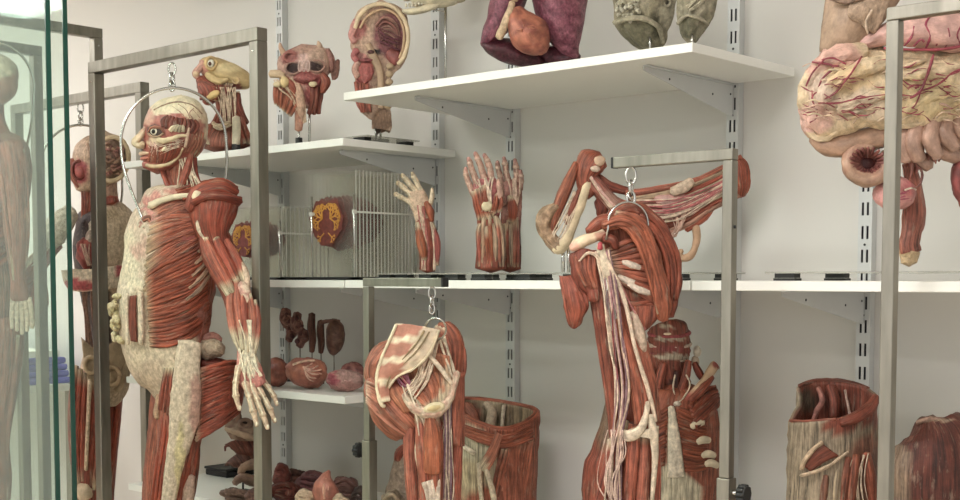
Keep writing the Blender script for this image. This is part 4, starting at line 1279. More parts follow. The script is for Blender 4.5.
# ------------------------------------------------------------------ shoulder and arm specimen
def shoulder():
    S = Sp(zofY(631, FYS) - .01)
    t = Thing('shoulder_specimen', 'large red shoulder blade and whole arm hanging from the arm frame, cream nerves running down', 'arm specimen')
    b = MB()
    bl = paint(H('a4563e'), [('e', 632, 264, 9, 4, H('cbb8a0')), ('e', 640, 290, 10, 5, H('c8b49c')), ('e', 626, 282, 9, 3, H('bf8a70'))], 3, 60)
    S.sheet(b, [[(596, 226, 0), (612, 218, -2), (630, 214, -4), (648, 218, -8)], [(602, 246, 6), (618, 244, 2), (640, 240, 0), (660, 244, -6)], [(608, 268, 8), (624, 270, 3), (646, 268, 0), (668, 270, -6)], [(614, 292, 8), (630, 294, 4), (650, 294, 1), (668, 292, -4)], [(624, 312, 8), (636, 318, 5), (652, 318, 3), (664, 316, 0)]], 8, bl, MU, su=7, sv=6, wob=2, wsc=45)
    S.fan(b, [(648, 232, 7), (634, 238, 9), (616, 246, 10), (604, 252, 10)], [(664, 306, 7), (648, 298, 10), (632, 288, 12), (616, 280, 12)], 11, H('a8573f'), None, flat=.45, fill=.5, ends=(.05, .3), tend=H('c9a58a'))
    for p in ([(622, 262, 11), (632, 265, 12), (642, 269, 10)], [(628, 284, 12), (640, 290, 13), (652, 294, 10)], [(618, 276, 12), (628, 281, 12), (638, 283, 10)]):
        S.mus(b, p, H('d0c0a8'), 3.6, 1.6, m=FI)
    S.fan(b, [(616, 306, 13), (634, 304, 13), (656, 300, 8)], [(622, 330, 11), (640, 328, 11), (658, 314, 6)], 6, H('9a4a34'), None, flat=.5)
    S.sheet(b, [[(614, 304, 10), (630, 306, 12), (650, 306, 8), (662, 304, 4)], [(618, 320, 12), (632, 322, 14), (648, 320, 10), (658, 314, 5)], [(624, 332, 10), (636, 332, 12), (644, 328, 8), (650, 322, 5)]], 7, H('a04f38'))
    t.part('shoulder_blade_muscle', b)
    b = MB()
    S.tube(b, [(604, 226, 14, 6, 7), (622, 221, 16, 7, 8), (638, 230, 15, 8, 8), (648, 248, 13, 8.5, 8), (655, 270, 12, 9, 8), (660, 292, 11, 9, 8), (663, 308, 10, 8, 7), (663, 320, 8, 5, 5)], H('a4553a'), MU, n=34, sub=7, flute=.09, fl=9, wob=2, wsc=70)
    S.tube(b, [(636, 212, -8, 8, 9), (652, 222, -8, 9, 9), (664, 242, -8, 9, 9), (671, 266, -8, 8, 9), (674, 284, -7, 7.5, 8), (671, 302, -6, 7, 7), (668, 316, -4, 5, 5)], H('8f402c'), MU, n=32, sub=7, flute=.09, fl=9, wob=2, wsc=70)
    S.fan(b, [(616, 212, 14), (640, 218, 18), (654, 246, 18), (660, 284, 16), (664, 312, 12)], [(610, 224, 18), (628, 230, 22), (641, 252, 21), (650, 284, 19), (658, 314, 14)], 5, H('a9583c'), None, flat=.6, jit=.2, pj=.8, ends=(.05, .1))
    S.fan(b, [(640, 206, 0), (664, 226, 2), (679, 262, 0), (676, 300, 0)], [(640, 218, 4), (656, 236, 5), (667, 266, 4), (668, 302, 2)], 4, H('94452f'), None, flat=.6, jit=.2, pj=.8)
    S.tube(b, [(612, 218, -4, 7, 8), (626, 209, -6, 8, 9), (642, 212, -10, 8, 9), (652, 222, -12, 7, 8)], H('a5543c'), MU, n=18, flute=.08)
    t.part('shoulder_blade_border', b)
    b = MB()
    S.tube(b, [(571, 249, 12, 3.5, 5), (577, 245, 12, 6.5, 7), (586, 240, 11, 6, 7), (596, 237, 10, 5, 7), (606, 233, 8, 5, 7)], paint(H('d9c19d'), [('e', 574, 247, 6, 5, H('d7a58a')), ('e', 602, 236, 8, 5, H('b88468'))], 1.5, 80), BO, n=16)
    S.tube(b, [(588, 232, 6, 5, 6), (600, 222, 4, 7, 8), (612, 220, 2, 7, 8)], H('a4503a'), MU, flute=.08)
    S.tube(b, [(604, 238, 14, 5), (612, 240, 15, 5.5), (616, 248, 14, 4)], H('8a3f2e'), MU, wob=1)
    t.part('collar_bone', b, label='cream collar bone with pink cartilage end')
    b = MB()
    S.sheet(b, [[(572, 254, 8), (582, 250, 14), (596, 251, 14)], [(573, 272, 10), (583, 272, 20), (596, 268, 18)], [(580, 282, 12), (588, 288, 20), (598, 286, 20)], [(592, 296, 14), (594, 300, 18), (598, 300, 18)]], 7, H('8a4030'), wob=4, wsc=40)
    S.fan(b, [(576, 256, 16), (578, 270, 22), (586, 286, 24)], [(594, 254, 20), (594, 272, 24), (598, 290, 24)], 5, H('94472f'), None, flat=.5)
    S.sheet(b, [[(561, 276, 6), (567, 277, 10), (572, 278, 8)], [(563, 292, 10), (574, 294, 16), (586, 296, 14)], [(566, 310, 10), (577, 312, 17), (585, 306, 13)], [(570, 325, 8), (574, 328, 10), (578, 322, 9)]], 7, H('9c4a36'), wob=3, wsc=40)
    S.fan(b, [(562, 278, 12), (565, 300, 15), (570, 324, 13)], [(572, 280, 14), (582, 300, 19), (578, 322, 14)], 6, H('a4523c'), None, flat=.4)
    t.part('chest_muscle_flap', b)
    # arm
    b = MB()
    for p, r, c in (([(594, 290, 8), (602, 330, 6), (610, 380, 4), (616, 440, 4)], 8, H('8f4433')), ([(592, 262, 16), (600, 296, 16), (606, 340, 13), (612, 390, 10), (614, 440, 8)], 5.5, H('9c4c38')), ([(628, 312, 4), (638, 352, 8), (646, 392, 10), (648, 430, 10)], 12, H('a9573f')),
                    ([(618, 320, 12), (628, 352, 16), (636, 390, 16), (640, 425, 14)], 7, H('ad5c44')), ([(620, 330, 0), (630, 370, 0), (634, 420, 0)], 14, H('8a4030')), ([(640, 330, 10), (648, 366, 12), (654, 400, 10), (656, 420, 8)], 5.5, H('b06048'))):
        S.mus(b, p, c, r, r * .9, taper=.7, n=16, sub=6, flute=.03)
    S.tube(b, [(632, 312, 14, 4), (640, 335, 16, 6), (644, 352, 14, 3)], H('c9b294'), FI)
    for p, r, c in (([(622, 420, 6), (616, 450, 10), (606, 490, 10), (602, 530, 8)], 9, H('9c4c38')), ([(634, 430, 12), (632, 460, 16), (628, 500, 14), (626, 535, 12)], 7.5, H('ad5a44')), ([(644, 432, 10), (644, 465, 14), (642, 500, 13), (640, 535, 10)], 6.5, H('b3624c')),
                    ([(652, 424, 6), (655, 460, 8), (655, 500, 8), (652, 535, 6)], 6, H('a8543f')), ([(612, 440, 12), (608, 470, 16), (600, 505, 14), (596, 535, 10)], 6, H('9a4634')), ([(630, 440, 0), (628, 490, 0), (624, 535, 0)], 16, H('7d3a2c'))):
        S.mus(b, p, c, r, r * .85, taper=.7, n=14, ends=(.08, 0))
    S.tube(b, [(628, 535, 6, 24, 12), (627, 570, 6, 20, 11), (626, 610, 6, 14, 9), (626, 640, 6, 13, 7), (626, 672, 6, 18, 6), (626, 690, 6, 16, 5)], MRED, MU, n=20, flute=.06)
    for i in range(4):
        S.tube(b, [(616 + i * 7, 686, 6, 4), (615 + i * 8, 712, 7, 3.6), (616 + i * 8, 736 - abs(i - 1.4) * 6, 9, 2.6)], H('cfae8e'), FI, n=8)
    S.tube(b, [(610, 660, 8, 4), (602, 682, 10, 4), (600, 700, 12, 3)], H('cfae8e'), FI, n=8)
    t.part('arm_muscle', b)
    b = MB()
    S.sheet(b, [[(626, 432, 22), (640, 430, 24), (652, 428, 22), (658, 426, 18)], [(627, 438, 22), (641, 437, 24), (652, 440, 22), (657, 444, 18)]], 3, H('d9c9a8'), FI)
    S.tube(b, [(648, 402, 20, 2.6), (646, 416, 22, 3.4), (640, 430, 25, 5, 3), (630, 436, 24, 6, 2.6), (622, 434, 20, 5, 2)], H('dccbaa'), FI, n=10)
    S.tube(b, [(650, 415, 20, 3, 3), (654, 436, 21, 4.5, 2.6), (655, 462, 18, 3, 2), (652, 500, 16, 2, 2)], H('d8c8a8'), FI)
    t.part('elbow_fascia', b, label='cream fascia band across the elbow')
    b = MB()
    S.tube(b, [(600, 245, 20, 4, 4), (604, 262, 22, 5, 4), (608, 276, 22, 5, 4)], H('d8c8a6'), FI)
    S.tube(b, [(600, 243, 24, 2.6), (600, 249, 24, 2.6)], H('b02a2e'), OR)
    S.cables(b, [(594, 252, 20), (602, 290, 24), (608, 340, 20), (614, 390, 20), (610, 440, 22), (606, 500, 22), (604, 535, 18)], [(610, 250, 22), (616, 290, 26), (622, 340, 24), (628, 390, 25), (622, 440, 24), (620, 500, 24), (620, 535, 20)], 14, 1.0, CRM, 2.5, cols=[CRM, H('c9ae8e'), H('a07a74'), H('7d5a5c'), H('b89478'), H('954a42'), H('8f4434')])
    S.cables(b, [(606, 262, 25), (622, 300, 23), (634, 350, 25), (646, 388, 22), (655, 420, 19)], [(610, 260, 25), (626, 298, 23), (637, 348, 25), (649, 386, 22), (657, 422, 19)], 2, 1.3, CRM, .5)
    S.cables(b, [(612, 280, 20), (622, 312, 22), (636, 326, 16)], [(618, 276, 18), (632, 308, 18), (646, 330, 12)], 5, .6, H('c07a6a'), 3)
    S.cables(b, [(576, 258, 20), (588, 250, 24), (598, 254, 24), (604, 280, 24)], [(580, 262, 20), (590, 254, 24), (600, 262, 24), (606, 290, 24)], 3, .8, CRM, 1)
    S.cables(b, [(604, 430, 26), (602, 452, 26), (596, 480, 26), (606, 500, 26)], [(626, 430, 26), (622, 452, 27), (616, 480, 28), (618, 510, 26)], 12, .6, H('d5b8a0'), 4)
    t.part('nerve_bundle', b, label='cream nerves and vessels running down the arm')
    t.finish(S.V(626, 740))
    hook(631, 168, FYS, 38, 'snap hook under the arm frame above the red shoulder blade')
    b = MB(); pts = []
    for i in range(25):
        a = pi + (pi + .3) * i / 24 - .15
        pts.append(S.V(628 + 20 * cos(a), 224 + 22 * sin(a), 8 + cos(a) * -6 + 6))
    pts = [S.V(606, 240, 20)] + pts + [S.V(650, 236, -4)]
    b.rod(pts, 1.1 * S.k, M_STEELD)
    t = Thing('steel_ring', 'steel bow through the top of the red shoulder blade', 'ring'); t.part('ring', b); t.finish(S.V(628, 242))


shoulder()


# ------------------------------------------------------------------ torso standing on the lowest shelf
def torso():
    S = Sp(zofY(680, 2.76))
    t = Thing('torso_specimen', 'headless red torso with sawn neck and pale breastbone, standing behind the hanging arm', 'torso specimen')
    yb = 278 + (1.5 - Z_BOT) / S.k
    b = MB()
    tr = [(676, 398, -4, 16, 16), (676, 406, -4, 32, 22), (674, 418, -2, 44, 28), (672, 436, 0, 48, 31), (672, 460, 0, 49, 33), (672, 490, 0, 47, 33), (672, 520, 0, 44, 31), (672, 550, 0, 42, 30), (672, yb - 4, 0, 40, 28)]
    ts = surf_of(tr)
    col = paint(H('9c5039'), [('p', [(671, 425), (675, 425), (684, 480), (700, 500), (700, 530), (650, 530), (655, 495), (668, 470)], H('d2c4a8')), ('e', 674, 520, 26, 20, H('d2c4a8'))], 3, 60)
    S.tube(b, tr, col, MU, n=40, sub=6, wob=1)
    S.fan(b, [(668, 420), (650, 432), (632, 452)], [(664, 476), (648, 484), (630, 492)], 17, H('94482f'), ts, .6, flat=.6, jit=.2, pj=.8)
    S.fan(b, [(676, 420), (694, 428), (706, 432)], [(684, 482), (698, 484), (708, 480)], 17, H('94482f'), ts, .6, flat=.6, jit=.2, pj=.8)
    S.fan(b, [(690, 420), (706, 404), (716, 400)], [(696, 440), (712, 424), (720, 414)], 5, H('94452f'), ts, 3, flat=.7)
    S.tube(b, [(671, 420, ts(672, 424) + 1.5, 3, 2), (674, 450, ts(674, 450) + 1.5, 6, 2), (676, 490, ts(676, 480) + 1.5, 9, 2.4)], H('d9ccb0'), FI)
    t.part('chest', b)
    for x, y, a in ((697, 437, -.15), (703, 453, .25), (708, 467, .45), (711, 476, .6)):
        b = MB(); S.tube(b, [(x - 6, y + 3 - 9 * a * .3, ts(x - 6, y) + 1, 3), (x, y, ts(x, y) + 2, 4, 3), (x + 6, y - 1 + a * 6, ts(x + 6, y) + 1, 3.2)], H('dccbaa'), BO); t.part('rib', b, label='pale rib end at the side of the chest')
    b = MB()
    nk = [(676, 410, -6, 18, 16), (672, 392, -8, 17, 17), (669, 378, -8, 18, 18), (669, 366, -8, 21, 18), (669, 354, -8, 21, 17), (668, 344, -8, 20, 16), (667, 338, -10, 17, 12), (666, 335, -10, 8, 5)]
    S.tube(b, nk, paint(H('8c4433'), [('e', 666, 340, 8, 2.5, H('cbb79c')), ('e', 670, 352, 16, 2.5, H('b9a58e')), ('e', 668, 362, 18, 3, H('99403c')), ('e', 672, 370, 18, 3.5, H('c9b8a0')), ('e', 674, 400, 9, 10, H('3a1e18'))], 2, 90), MU, n=34, sub=6, wob=1.6, wsc=80)
    for y, r, c in ((346, 20, H('9a4436')), (357, 21, H('c2ab92')), (364, 20, H('8a3a34')), (371, 18, H('cfbea4'))):
        S.ring(b, (669, y, -8), (r, 4), 2.2, c, FI, tilt=15)
    S.blob(b, (668, 340, -2), (9, 3, 7), H('cdbb9f'), BO); S.blob(b, (668, 347, 6), (6, 2, 3), H('e0d0a8'), BO)
    S.blob(b, (697, 364, -6), (4.5, 6, 5), H('cfc2aa'), BO, wob=.2); S.blob(b, (695, 374, -6), (4, 5, 5), H('b9a58c'), BO, wob=.2)
    t.part('neck', b)
    b = MB()
    for p, r, c in (([(664, 376, 10), (661, 388, 12), (659, 402, 12), (664, 412, 16)], 5, H('a5503a')), ([(688, 374, 9), (686, 388, 11), (682, 400, 12), (678, 412, 16)], 4.6, H('a5503a')), ([(652, 380, 6), (648, 394, 8), (646, 408, 12)], 5, H('9a4633')), ([(694, 376, 4), (699, 386, 4), (704, 394, 4)], 4, H('94402e')), ([(676, 384, 8), (676, 396, 10), (677, 410, 14)], 3, H('5d2a20'))):
        S.mus(b, p, c, r, r * .7, taper=.7)
    S.cable(b, [(675, 388, 14), (673, 400, 18), (676, 414, 24)], .8, CRM); S.cable(b, [(686, 388, 14), (690, 398, 16), (684, 410, 22), (678, 416, 26)], .8, CRM)
    S.blob(b, (677, 417, 26), (4, 3, 3), H('cbbba2'), FI, wob=.4)
    t.part('neck_strap_muscle', b)
    b = MB()
    S.tube(b, [(684, 416, 20, 4), (696, 404, 16, 4.4, 4), (706, 392, 10, 4.4, 4), (712, 382, 6, 5, 4.5), (716, 378, 4, 5, 4)], paint(H('c3a27c'), [('e', 688, 412, 9, 9, H('9a4633')), ('e', 717, 377, 5, 4, H('8a4030'))], 2, 60), BO, n=14)
    S.tube(b, [(690, 414, 20, 4), (702, 402, 16, 4.6), (712, 390, 8, 3)], H('97452f'), MU)
    t.part('collar_bone', b)
    b = MB()
    rows = []
    for i, (y, xo) in enumerate(((404, 12), (428, 4), (452, -3), (466, -6), (500, -10), (560, -10))):
        rows.append([(600 + xo, y, 10), (610 + xo * .8, y + (8 if i < 3 else 0), 20), (624, y + 14 if i < 2 else y + 2, 24)])
    S.sheet(b, [[(611, 398, -6), (613, 398, -4), (615, 400, 0)], [(606, 424, -4), (612, 428, 8), (620, 430, 12)], [(594, 462, -2), (604, 470, 18), (622, 474, 24)], [(586, 478, 0), (602, 482, 22), (624, 484, 28)], [(584, 510, 2), (602, 514, 24), (624, 516, 30)], [(588, yb - 4, 2), (604, yb - 4, 22), (624, yb - 4, 28)]], 6, paint(H('9a4936'), [('e', 606, 432, 8, 32, H('8a6a54'))], 3), MU, wob=1)
    t.part('arm_stump_flap', b)
    t.floor = Z_BOT + .0006; t.finish()


torso()


# ------------------------------------------------------------------ hollow pelvis shells on the lowest shelf
def shell(name, label, S, top, ybot, th, cin, cout, extra=None, closed=True, taper=1.0, mid=None):
    """wall running round through the top rim points (x,y,d) and straight down to ybot"""
    t = Thing(name, label, 'hollow specimen')
    b = MB()
    cx = sum(p[0] for p in top) / len(top); cd = sum(p[2] for p in top) / len(top)
    rows = []
    tp = top + ([top[0]] if closed else [])
    for u in (0, .12, .35, .65, 1.0):
        r = []
        for p in tp:
            s = 1 + (taper - 1) * u + (mid or 0) * sin(pi * u)
            y = p[1] + (ybot - p[1]) * u
            r.append((cx + (p[0] - cx) * s, y, cd + (p[2] - cd) * s))
        rows.append(r)
    S.sheet(b, rows, th, cout, MU, su=4, sv=4, back=cin, wob=2.0, wsc=40, centre=(cx, rows[2][0][1], cd))
    t.part('outer_wall', b)
    if extra: extra(t, S, b)
    return t


def pelvis():
    S = Sp(zofY(490, 2.74)); yb = 278 + (1.5 - Z_BOT) / S.k - .6
    top = [(448, 412, 6), (456, 420, 22), (476, 431, 36), (500, 438, 38), (520, 434, 26), (535, 424, 6), (534, 418, -10), (515, 413, -28), (490, 409, -36), (465, 408, -28)]
    # outer/inner faces: the normal decides; both get fitting tissue colours
    out = paint(H('a9583f'), [('e', 470, 455, 22, 22, H('d2c3a6')), ('e', 468, 485, 14, 20, H('c9b18e')), ('e', 524, 432, 18, 9, H('96472f')), ('e', 492, 480, 6, 16, H('cbb596'))], 4, 45)
    inn = paint(H('8a7258'), [('e', 470, 420, 14, 8, H('8f4a38')), ('e', 490, 414, 10, 8, H('b09a7c'))], 3, 60)
    def ex(t, S, b):
        b = MB()
        S.tube(b, [tuple((*p, 3.2, 3)) for p in top + top[:2]], H('a05038'), MU, n=12, sub=5, flute=.1, fl=4)
        S.fan(b, [(456, 430, 29), (478, 439, 42), (505, 445, 43), (532, 433, 20)], [(458, 440, 29), (478, 449, 43), (505, 456, 43), (533, 446, 20)], 5, H('a8543a'), None, flat=.6)
        t.part('rim_muscle', b)
        b = MB()
        S.fan(b, [(503, 456, 43), (496, 484, 43), (490, 522, 41)], [(533, 444, 18), (528, 482, 22), (520, 520, 22)], 13, H('ad5b40'), None, flat=.5, ends=(.1, 0), jit=.22, pj=.8)
        t.part('outer_thigh_muscle', b)
        b = MB()
        S.sheet(b, [[(496, 440, 44), (503, 444, 44)], [(488, 458, 46), (497, 464, 46)], [(477, 476, 46), (487, 482, 46)]], 3.4, paint(H('b86a50'), [('e', 480, 474, 8, 8, H('cbb596'))], 2), MU)
        S.tube(b, [(479, 472, 46, 2.4), (480, 490, 46, 2.4), (483, 520, 44, 2.4)], H('d2bf9c'), FI)
        S.tube(b, [(486, 478, 46, 2.6), (492, 498, 46, 3), (496, 520, 44, 3)], H('d2bf9c'), FI)
        S.tube(b, [(460, 452, 34, 2.4), (474, 462, 42, 2.4)], H('ddceb0'), FI)
        t.part('groin_band', b)
        b = MB()
        S.tube(b, [(486, 412, -28, 4), (492, 420, -20, 5), (490, 436, -14, 6)], H('a89274'), FI)
        S.tube(b, [(504, 414, -26, 2), (503, 424, -18, 2), (502, 436, -12, 2)], H('b5a286'), FI)
        S.tube(b, [(466, 414, -18, 6), (472, 424, -10, 7), (474, 440, -6, 7)], H('93503c'), MU)
        t.part('inner_wall_fold', b)
    t = shell('pelvis_specimen', 'hollow red pelvis shell standing on the lowest shelf behind the hanging hip', S, top, yb, 7, inn, out, ex, taper=.9)
    t.floor = Z_BOT + .0006; t.finish()
    # grey-brown flap standing left of it
    t = Thing('tissue_flap', 'grey brown upright tissue slab with a red top edge, left of the hanging thigh', 'tissue slab')
    S = Sp(zofY(402, 2.70)); yb = 278 + (1.5 - Z_BOT) / S.k - .4
    b = MB()
    S.sheet(b, [[(399, 453, 0), (405, 451, 4), (412, 452, 4)], [(395, 470, 0), (404, 472, 8), (414, 474, 8)], [(390, 490, 0), (402, 496, 12), (416, 498, 10)], [(384, yb, 0), (400, yb, 16), (418, yb, 12)]], 9, H('86705a'), FI, wob=2)
    t.part('slab', b)
    b = MB()
    S.tube(b, [(399, 463, 6, 5, 4), (401, 455, 7, 6, 5), (408, 452, 9, 6, 5), (412, 458, 10, 4, 4)], H('8a3a2a'), MU)
    t.part('top_edge', b, label='dark red muscle at the top edge')
    t.floor = Z_BOT + .0006; t.finish()


pelvis()


def pelvis_right():
    S = Sp(zofY(836, 2.66)); yb = 278 + (1.5 - Z_BOT) / S.k - .6
    top = [(790, 434, 10), (806, 434, 24), (824, 433, 32), (846, 428, 32), (866, 420, 20), (874, 410, 4), (868, 401, -12), (850, 395, -26), (826, 393, -32), (808, 394, -26), (799, 400, -14), (801, 412, -6)]
    out = paint(H('a39078'), [('e', 860, 430, 34, 9, H('8a4230')), ('e', 836, 440, 16, 6, H('8f4633')), ('e', 866, 480, 20, 34, H('94604c'))], 3, 45)
    inn = paint(H('84402f'), [('e', 806, 412, 9, 14, H('5d4a3a')), ('e', 830, 412, 10, 12, H('6a3426'))], 3, 60)
    def ex(t, S, b):
        b = MB()
        S.tube(b, [(840, 436, 36, 4, 3), (856, 430, 34, 6, 4), (870, 420, 22, 6, 4), (876, 409, 6, 4, 3)], H('8f4432'), MU, n=14, flute=.1)
        S.tube(b, [(790, 433, 14, 1.6), (810, 433.5, 28, 1.6), (836, 432, 36, 1.8)], H('8f4a38'), MU, n=8)
        S.tube(b, [(799, 398, -12, 2), (812, 393.5, -28, 2.4), (832, 392.5, -34, 2.6), (852, 395, -28, 2.4), (868, 401, -14, 2.4)], H('7a4234'), MU)
        t.part('rim_muscle', b)
        b = MB()
        S.sheet(b, [[(823, 457, 37), (838, 468, 37)], [(812, 466, 38), (824, 475, 38)], [(803, 478, 36), (810, 484, 36)]], 2, H('84402c'), MU)
        S.tube(b, [(822, 455, 38, 2), (812, 463, 39, 2.4), (804, 474, 38, 2.6), (801, 482, 36, 2)], H('c7ad84'), FI)
        S.tube(b, [(800, 488, 36, 1.6), (816, 484, 39, 2), (832, 476, 40, 1.6), (848, 464, 38, 1.4)], H('c9b28c'), FI)
        t.part('cut_flap', b, label='small folded flap cut open at the front')
        b = MB()
        for p, r, c in (([(848, 470, 34), (846, 490, 36), (842, 530, 34)], 5, H('94503a')), ([(856, 468, 32), (853, 492, 36), (849, 530, 34)], 5.5, H('a0563e')), ([(866, 466, 26), (870, 490, 28), (874, 530, 26)], 6.5, H('a5563e')), ([(838, 480, 34), (836, 500, 36), (834, 530, 34)], 3.6, H('c2ab8c')), ([(826, 488, 36), (824, 505, 36), (822, 530, 34)], 4, H('93604c'))):
            S.mus(b, p, c, r, taper=.6)
        S.cables(b, [(846, 474, 38), (840, 495, 40), (836, 530, 38)], [(868, 466, 32), (864, 495, 36), (872, 530, 34)], 7, .8, H('cdb898'), 2)
        t.part('thigh_muscle', b)
        b = MB()
        S.tube(b, [(818, 400, -18, 2.4), (822, 412, -10, 3), (816, 424, -6, 3), (812, 436, -4, 2)], H('93604a'), FI)
        S.tube(b, [(845, 402, -20, 1.4), (847, 414, -16, 1.5), (850, 428, -12, 1.4)], H('b59a84'), FI)
        S.tube(b, [(830, 398, -24, 5), (834, 412, -18, 6), (834, 430, -14, 6)], H('7d3a2a'), MU)
        t.part('inner_wall_fold', b)
    t = shell('pelvis_specimen', 'hollow grey and red pelvis standing left of the far right steel post', S, top, yb, 5, inn, out, ex, taper=1.04, mid=.03)
    t.floor = Z_BOT + .0006; t.finish()
    S = Sp(zofY(935, 2.62)); yb = 278 + (1.5 - Z_BOT) / S.k - .6
    t = Thing('muscle_specimen', 'rounded dark red muscle mound on the lowest shelf at the far right edge', 'muscle specimen')
    b = MB()
    md = [(932, 441.5, 0, 7, 6), (932, 445, 0, 20, 14), (935, 452, 0, 34, 24), (938, 463, 0, 45, 32), (940, 482, 0, 52, 38), (940, 510, 0, 54, 42), (938, yb, 0, 52, 40)]
    S.tube(b, md, paint(H('5e2a1e'), [('e', 898, 500, 12, 34, H('8d7460')), ('e', 934, 444, 18, 3, H('a08670'))], 4, 40), MU, n=36, flute=.02, wob=2.5, wsc=60, sub=6)
    ms = surf_of(md)
    t.part('mound', b)
    b = MB()
    S.tube(b, [(916, 447, ms(916, 447) + .5, 2), (930, 443.5, ms(930, 443.5) + 1, 3, 2), (948, 445, ms(948, 445) + .5, 2)], H('9a7c62'), FI, wob=1)
    t.part('fascia_crest', b)
    t.floor = Z_BOT + .0006; t.finish()


pelvis_right()


# ------------------------------------------------------------------ hanging digestive tract
def tract():
    S = Sp(2.52)
    t = Thing('digestive_tract', 'hanging stomach, bowel and yellow fatty apron with red vessels behind the far right post', 'digestive tract')
    b = MB()
    S.sheet(b, [[(838, -40, 0), (865, -42, 16), (900, -40, 10)], [(832, -10, 4), (862, -12, 24), (900, -6, 14)], [(828, 20, 6), (850, 22, 26), (880, 20, 20)], [(826, 52, 2), (840, 50, 16), (856, 42, 14)]], 16, H('a08468'), OR, wob=3)
    S.sheet(b, [[(850, 2, 34), (872, -4, 36), (892, -10, 30)], [(848, 16, 34), (868, 14, 38), (886, 10, 32)], [(862, 26, 32), (868, 30, 34), (874, 34, 30)]], 3, H('b09878'), FI, wob=3)
    S.cable(b, [(830, -2, 26), (845, 2, 34), (862, -2, 38), (880, -8, 34)], 2.4, H('8d745c'))
    S.cable(b, [(868, 34, 36), (866, 22, 40), (872, 10, 40)], 1.4, H('cbb494'))
    S.cables(b, [(862, 30, 26), (874, 34, 26), (884, 40, 22)], [(866, 40, 24), (878, 42, 24), (890, 46, 22)], 6, 1.2, H('a5805e'), 2)
    t.part('liver', b, label='brown liver at the top')
    b = MB()
    stc = paint(H('cfa294'), [('e', 930, 62, 50, 8, H('c9b08a'))], 4, 40)
    S.tube(b, [(858, 44, 18, 5, 6), (876, 38, 22, 9, 10), (898, 32, 26, 14, 14), (925, 28, 28, 21, 20), (955, 28, 26, 25, 22), (985, 24, 18, 20, 18), (1000, 14, 10, 8, 8)], stc, OR, n=28, sub=7, wob=1.5)
    for p in ([(904, 46), (912, 38), (914, 26)], [(926, 48), (930, 36), (926, 24), (930, 16)], [(945, 48), (950, 38), (948, 28)], [(962, 46), (958, 34), (964, 22)], [(914, 46), (920, 40), (924, 42)], [(936, 46), (940, 38), (946, 40)]):
        S.cable(b, [(x, y, 28 + 20 * sqrt(max(0, 1 - ((y - 28) / 25) ** 2))) for x, y in p], 1.0, VES, 1)
    t.part('stomach', b, label='smooth pink stomach with red vessels')
    # fatty apron
    b = MB()
    col = paint(H('dcc39a'), [('e', 830, 60, 32, 20, H('d6a893')), ('e', 822, 96, 14, 26, H('d2b9a0')), ('e', 812, 118, 18, 14, H('d9ad9a')), ('e', 870, 105, 40, 14, H('d8c2a2')), ('e', 850, 78, 26, 14, H('d9bd8c')), ('e', 920, 96, 40, 20, H('dcc592'))], 7, 28)
    S.sheet(b, [[(810, 74, 6), (832, 50, 10), (870, 50, 12), (915, 52, 16), (960, 50, 14), (990, 50, 8)], [(806, 96, 8), (824, 74, 30), (866, 70, 34), (915, 70, 36), (960, 68, 34), (994, 70, 18)], [(804, 116, 8), (826, 100, 34), (868, 94, 40), (915, 92, 42), (960, 90, 38), (996, 92, 20)], [(808, 134, 8), (832, 122, 28), (872, 114, 36), (915, 112, 38), (958, 106, 34), (992, 108, 18)], [(818, 140, 4), (838, 132, 18), (876, 124, 26), (915, 124, 28), (956, 116, 24), (988, 116, 14)]], 10, col, OM, su=9, sv=8, wob=5, wsc=45)
    for p, r in (([(811, 120, 12), (809, 98, 16), (816, 76, 22), (829, 63, 28), (846, 54, 30), (866, 52, 26)], 12), ([(820, 108, 34), (828, 90, 40), (846, 76, 44), (870, 66, 44), (890, 60, 40)], 9), ([(806, 128, 14), (822, 138, 20), (846, 128, 26), (872, 122, 32), (910, 124, 34), (945, 116, 32), (985, 112, 20)], 4.2), ([(838, 110, 38), (870, 98, 46), (900, 88, 46)], 6), ([(905, 112, 42), (930, 96, 46), (965, 88, 42)], 6), ([(900, 76, 44), (935, 72, 44), (980, 64, 34)], 8)):
        S.tube(b, [(*q, r * (.7 if i in (0, len(p) - 1) else 1), r * .8) for i, q in enumerate(p)], col, OM, n=18, sub=8, wob=2.6, wsc=55)
    for i in range(30):
        x = random.uniform(806, 985); y = 60 + random.random() * 62
        S.tube(b, [(x, y, 38), (x + 8, y - 4, 42), (x + 18, y - 6, 40)] and [(x, y, 34, 2, 3), (x + 9, y - 4, 40, 3.2, 4), (x + 20, y - 7, 38, 2, 3)], col, OM, n=8, wob=1.5)
    for i in range(60):
        x = random.uniform(802, 975); y = random.uniform(66, 124); a = random.uniform(-.7, .1)
        S.cable(b, [(x, y, 42), (x + 7 * cos(a), y + 7 * sin(a), 45), (x + 15 * cos(a + .3), y + 15 * sin(a + .3), 43)], random.uniform(.6, 1.3), mix(H('dcc8a0'), H('cfa890'), random.random()), 1, m=OM)
    t.part('fatty_apron', b, label='yellow fatty apron folded over the bowel')
    b = MB()
    def ves(p, r, d=44): S.cable(b, [(q[0], q[1], q[2] if len(q) > 2 else d) for q in p], r * .72, H('92303a'), .8, m=OR)
    ves([(822, 102, 42), (818, 92, 38), (822, 80, 42), (834, 66, 42), (812, 62, 34)], 1.6); ves([(822, 100, 44), (836, 92, 47), (852, 72, 54), (862, 56, 48)], 1.2); ves([(820, 102, 42), (836, 104, 46), (862, 98, 52), (890, 94, 53), (912, 96, 50)], 1.1)
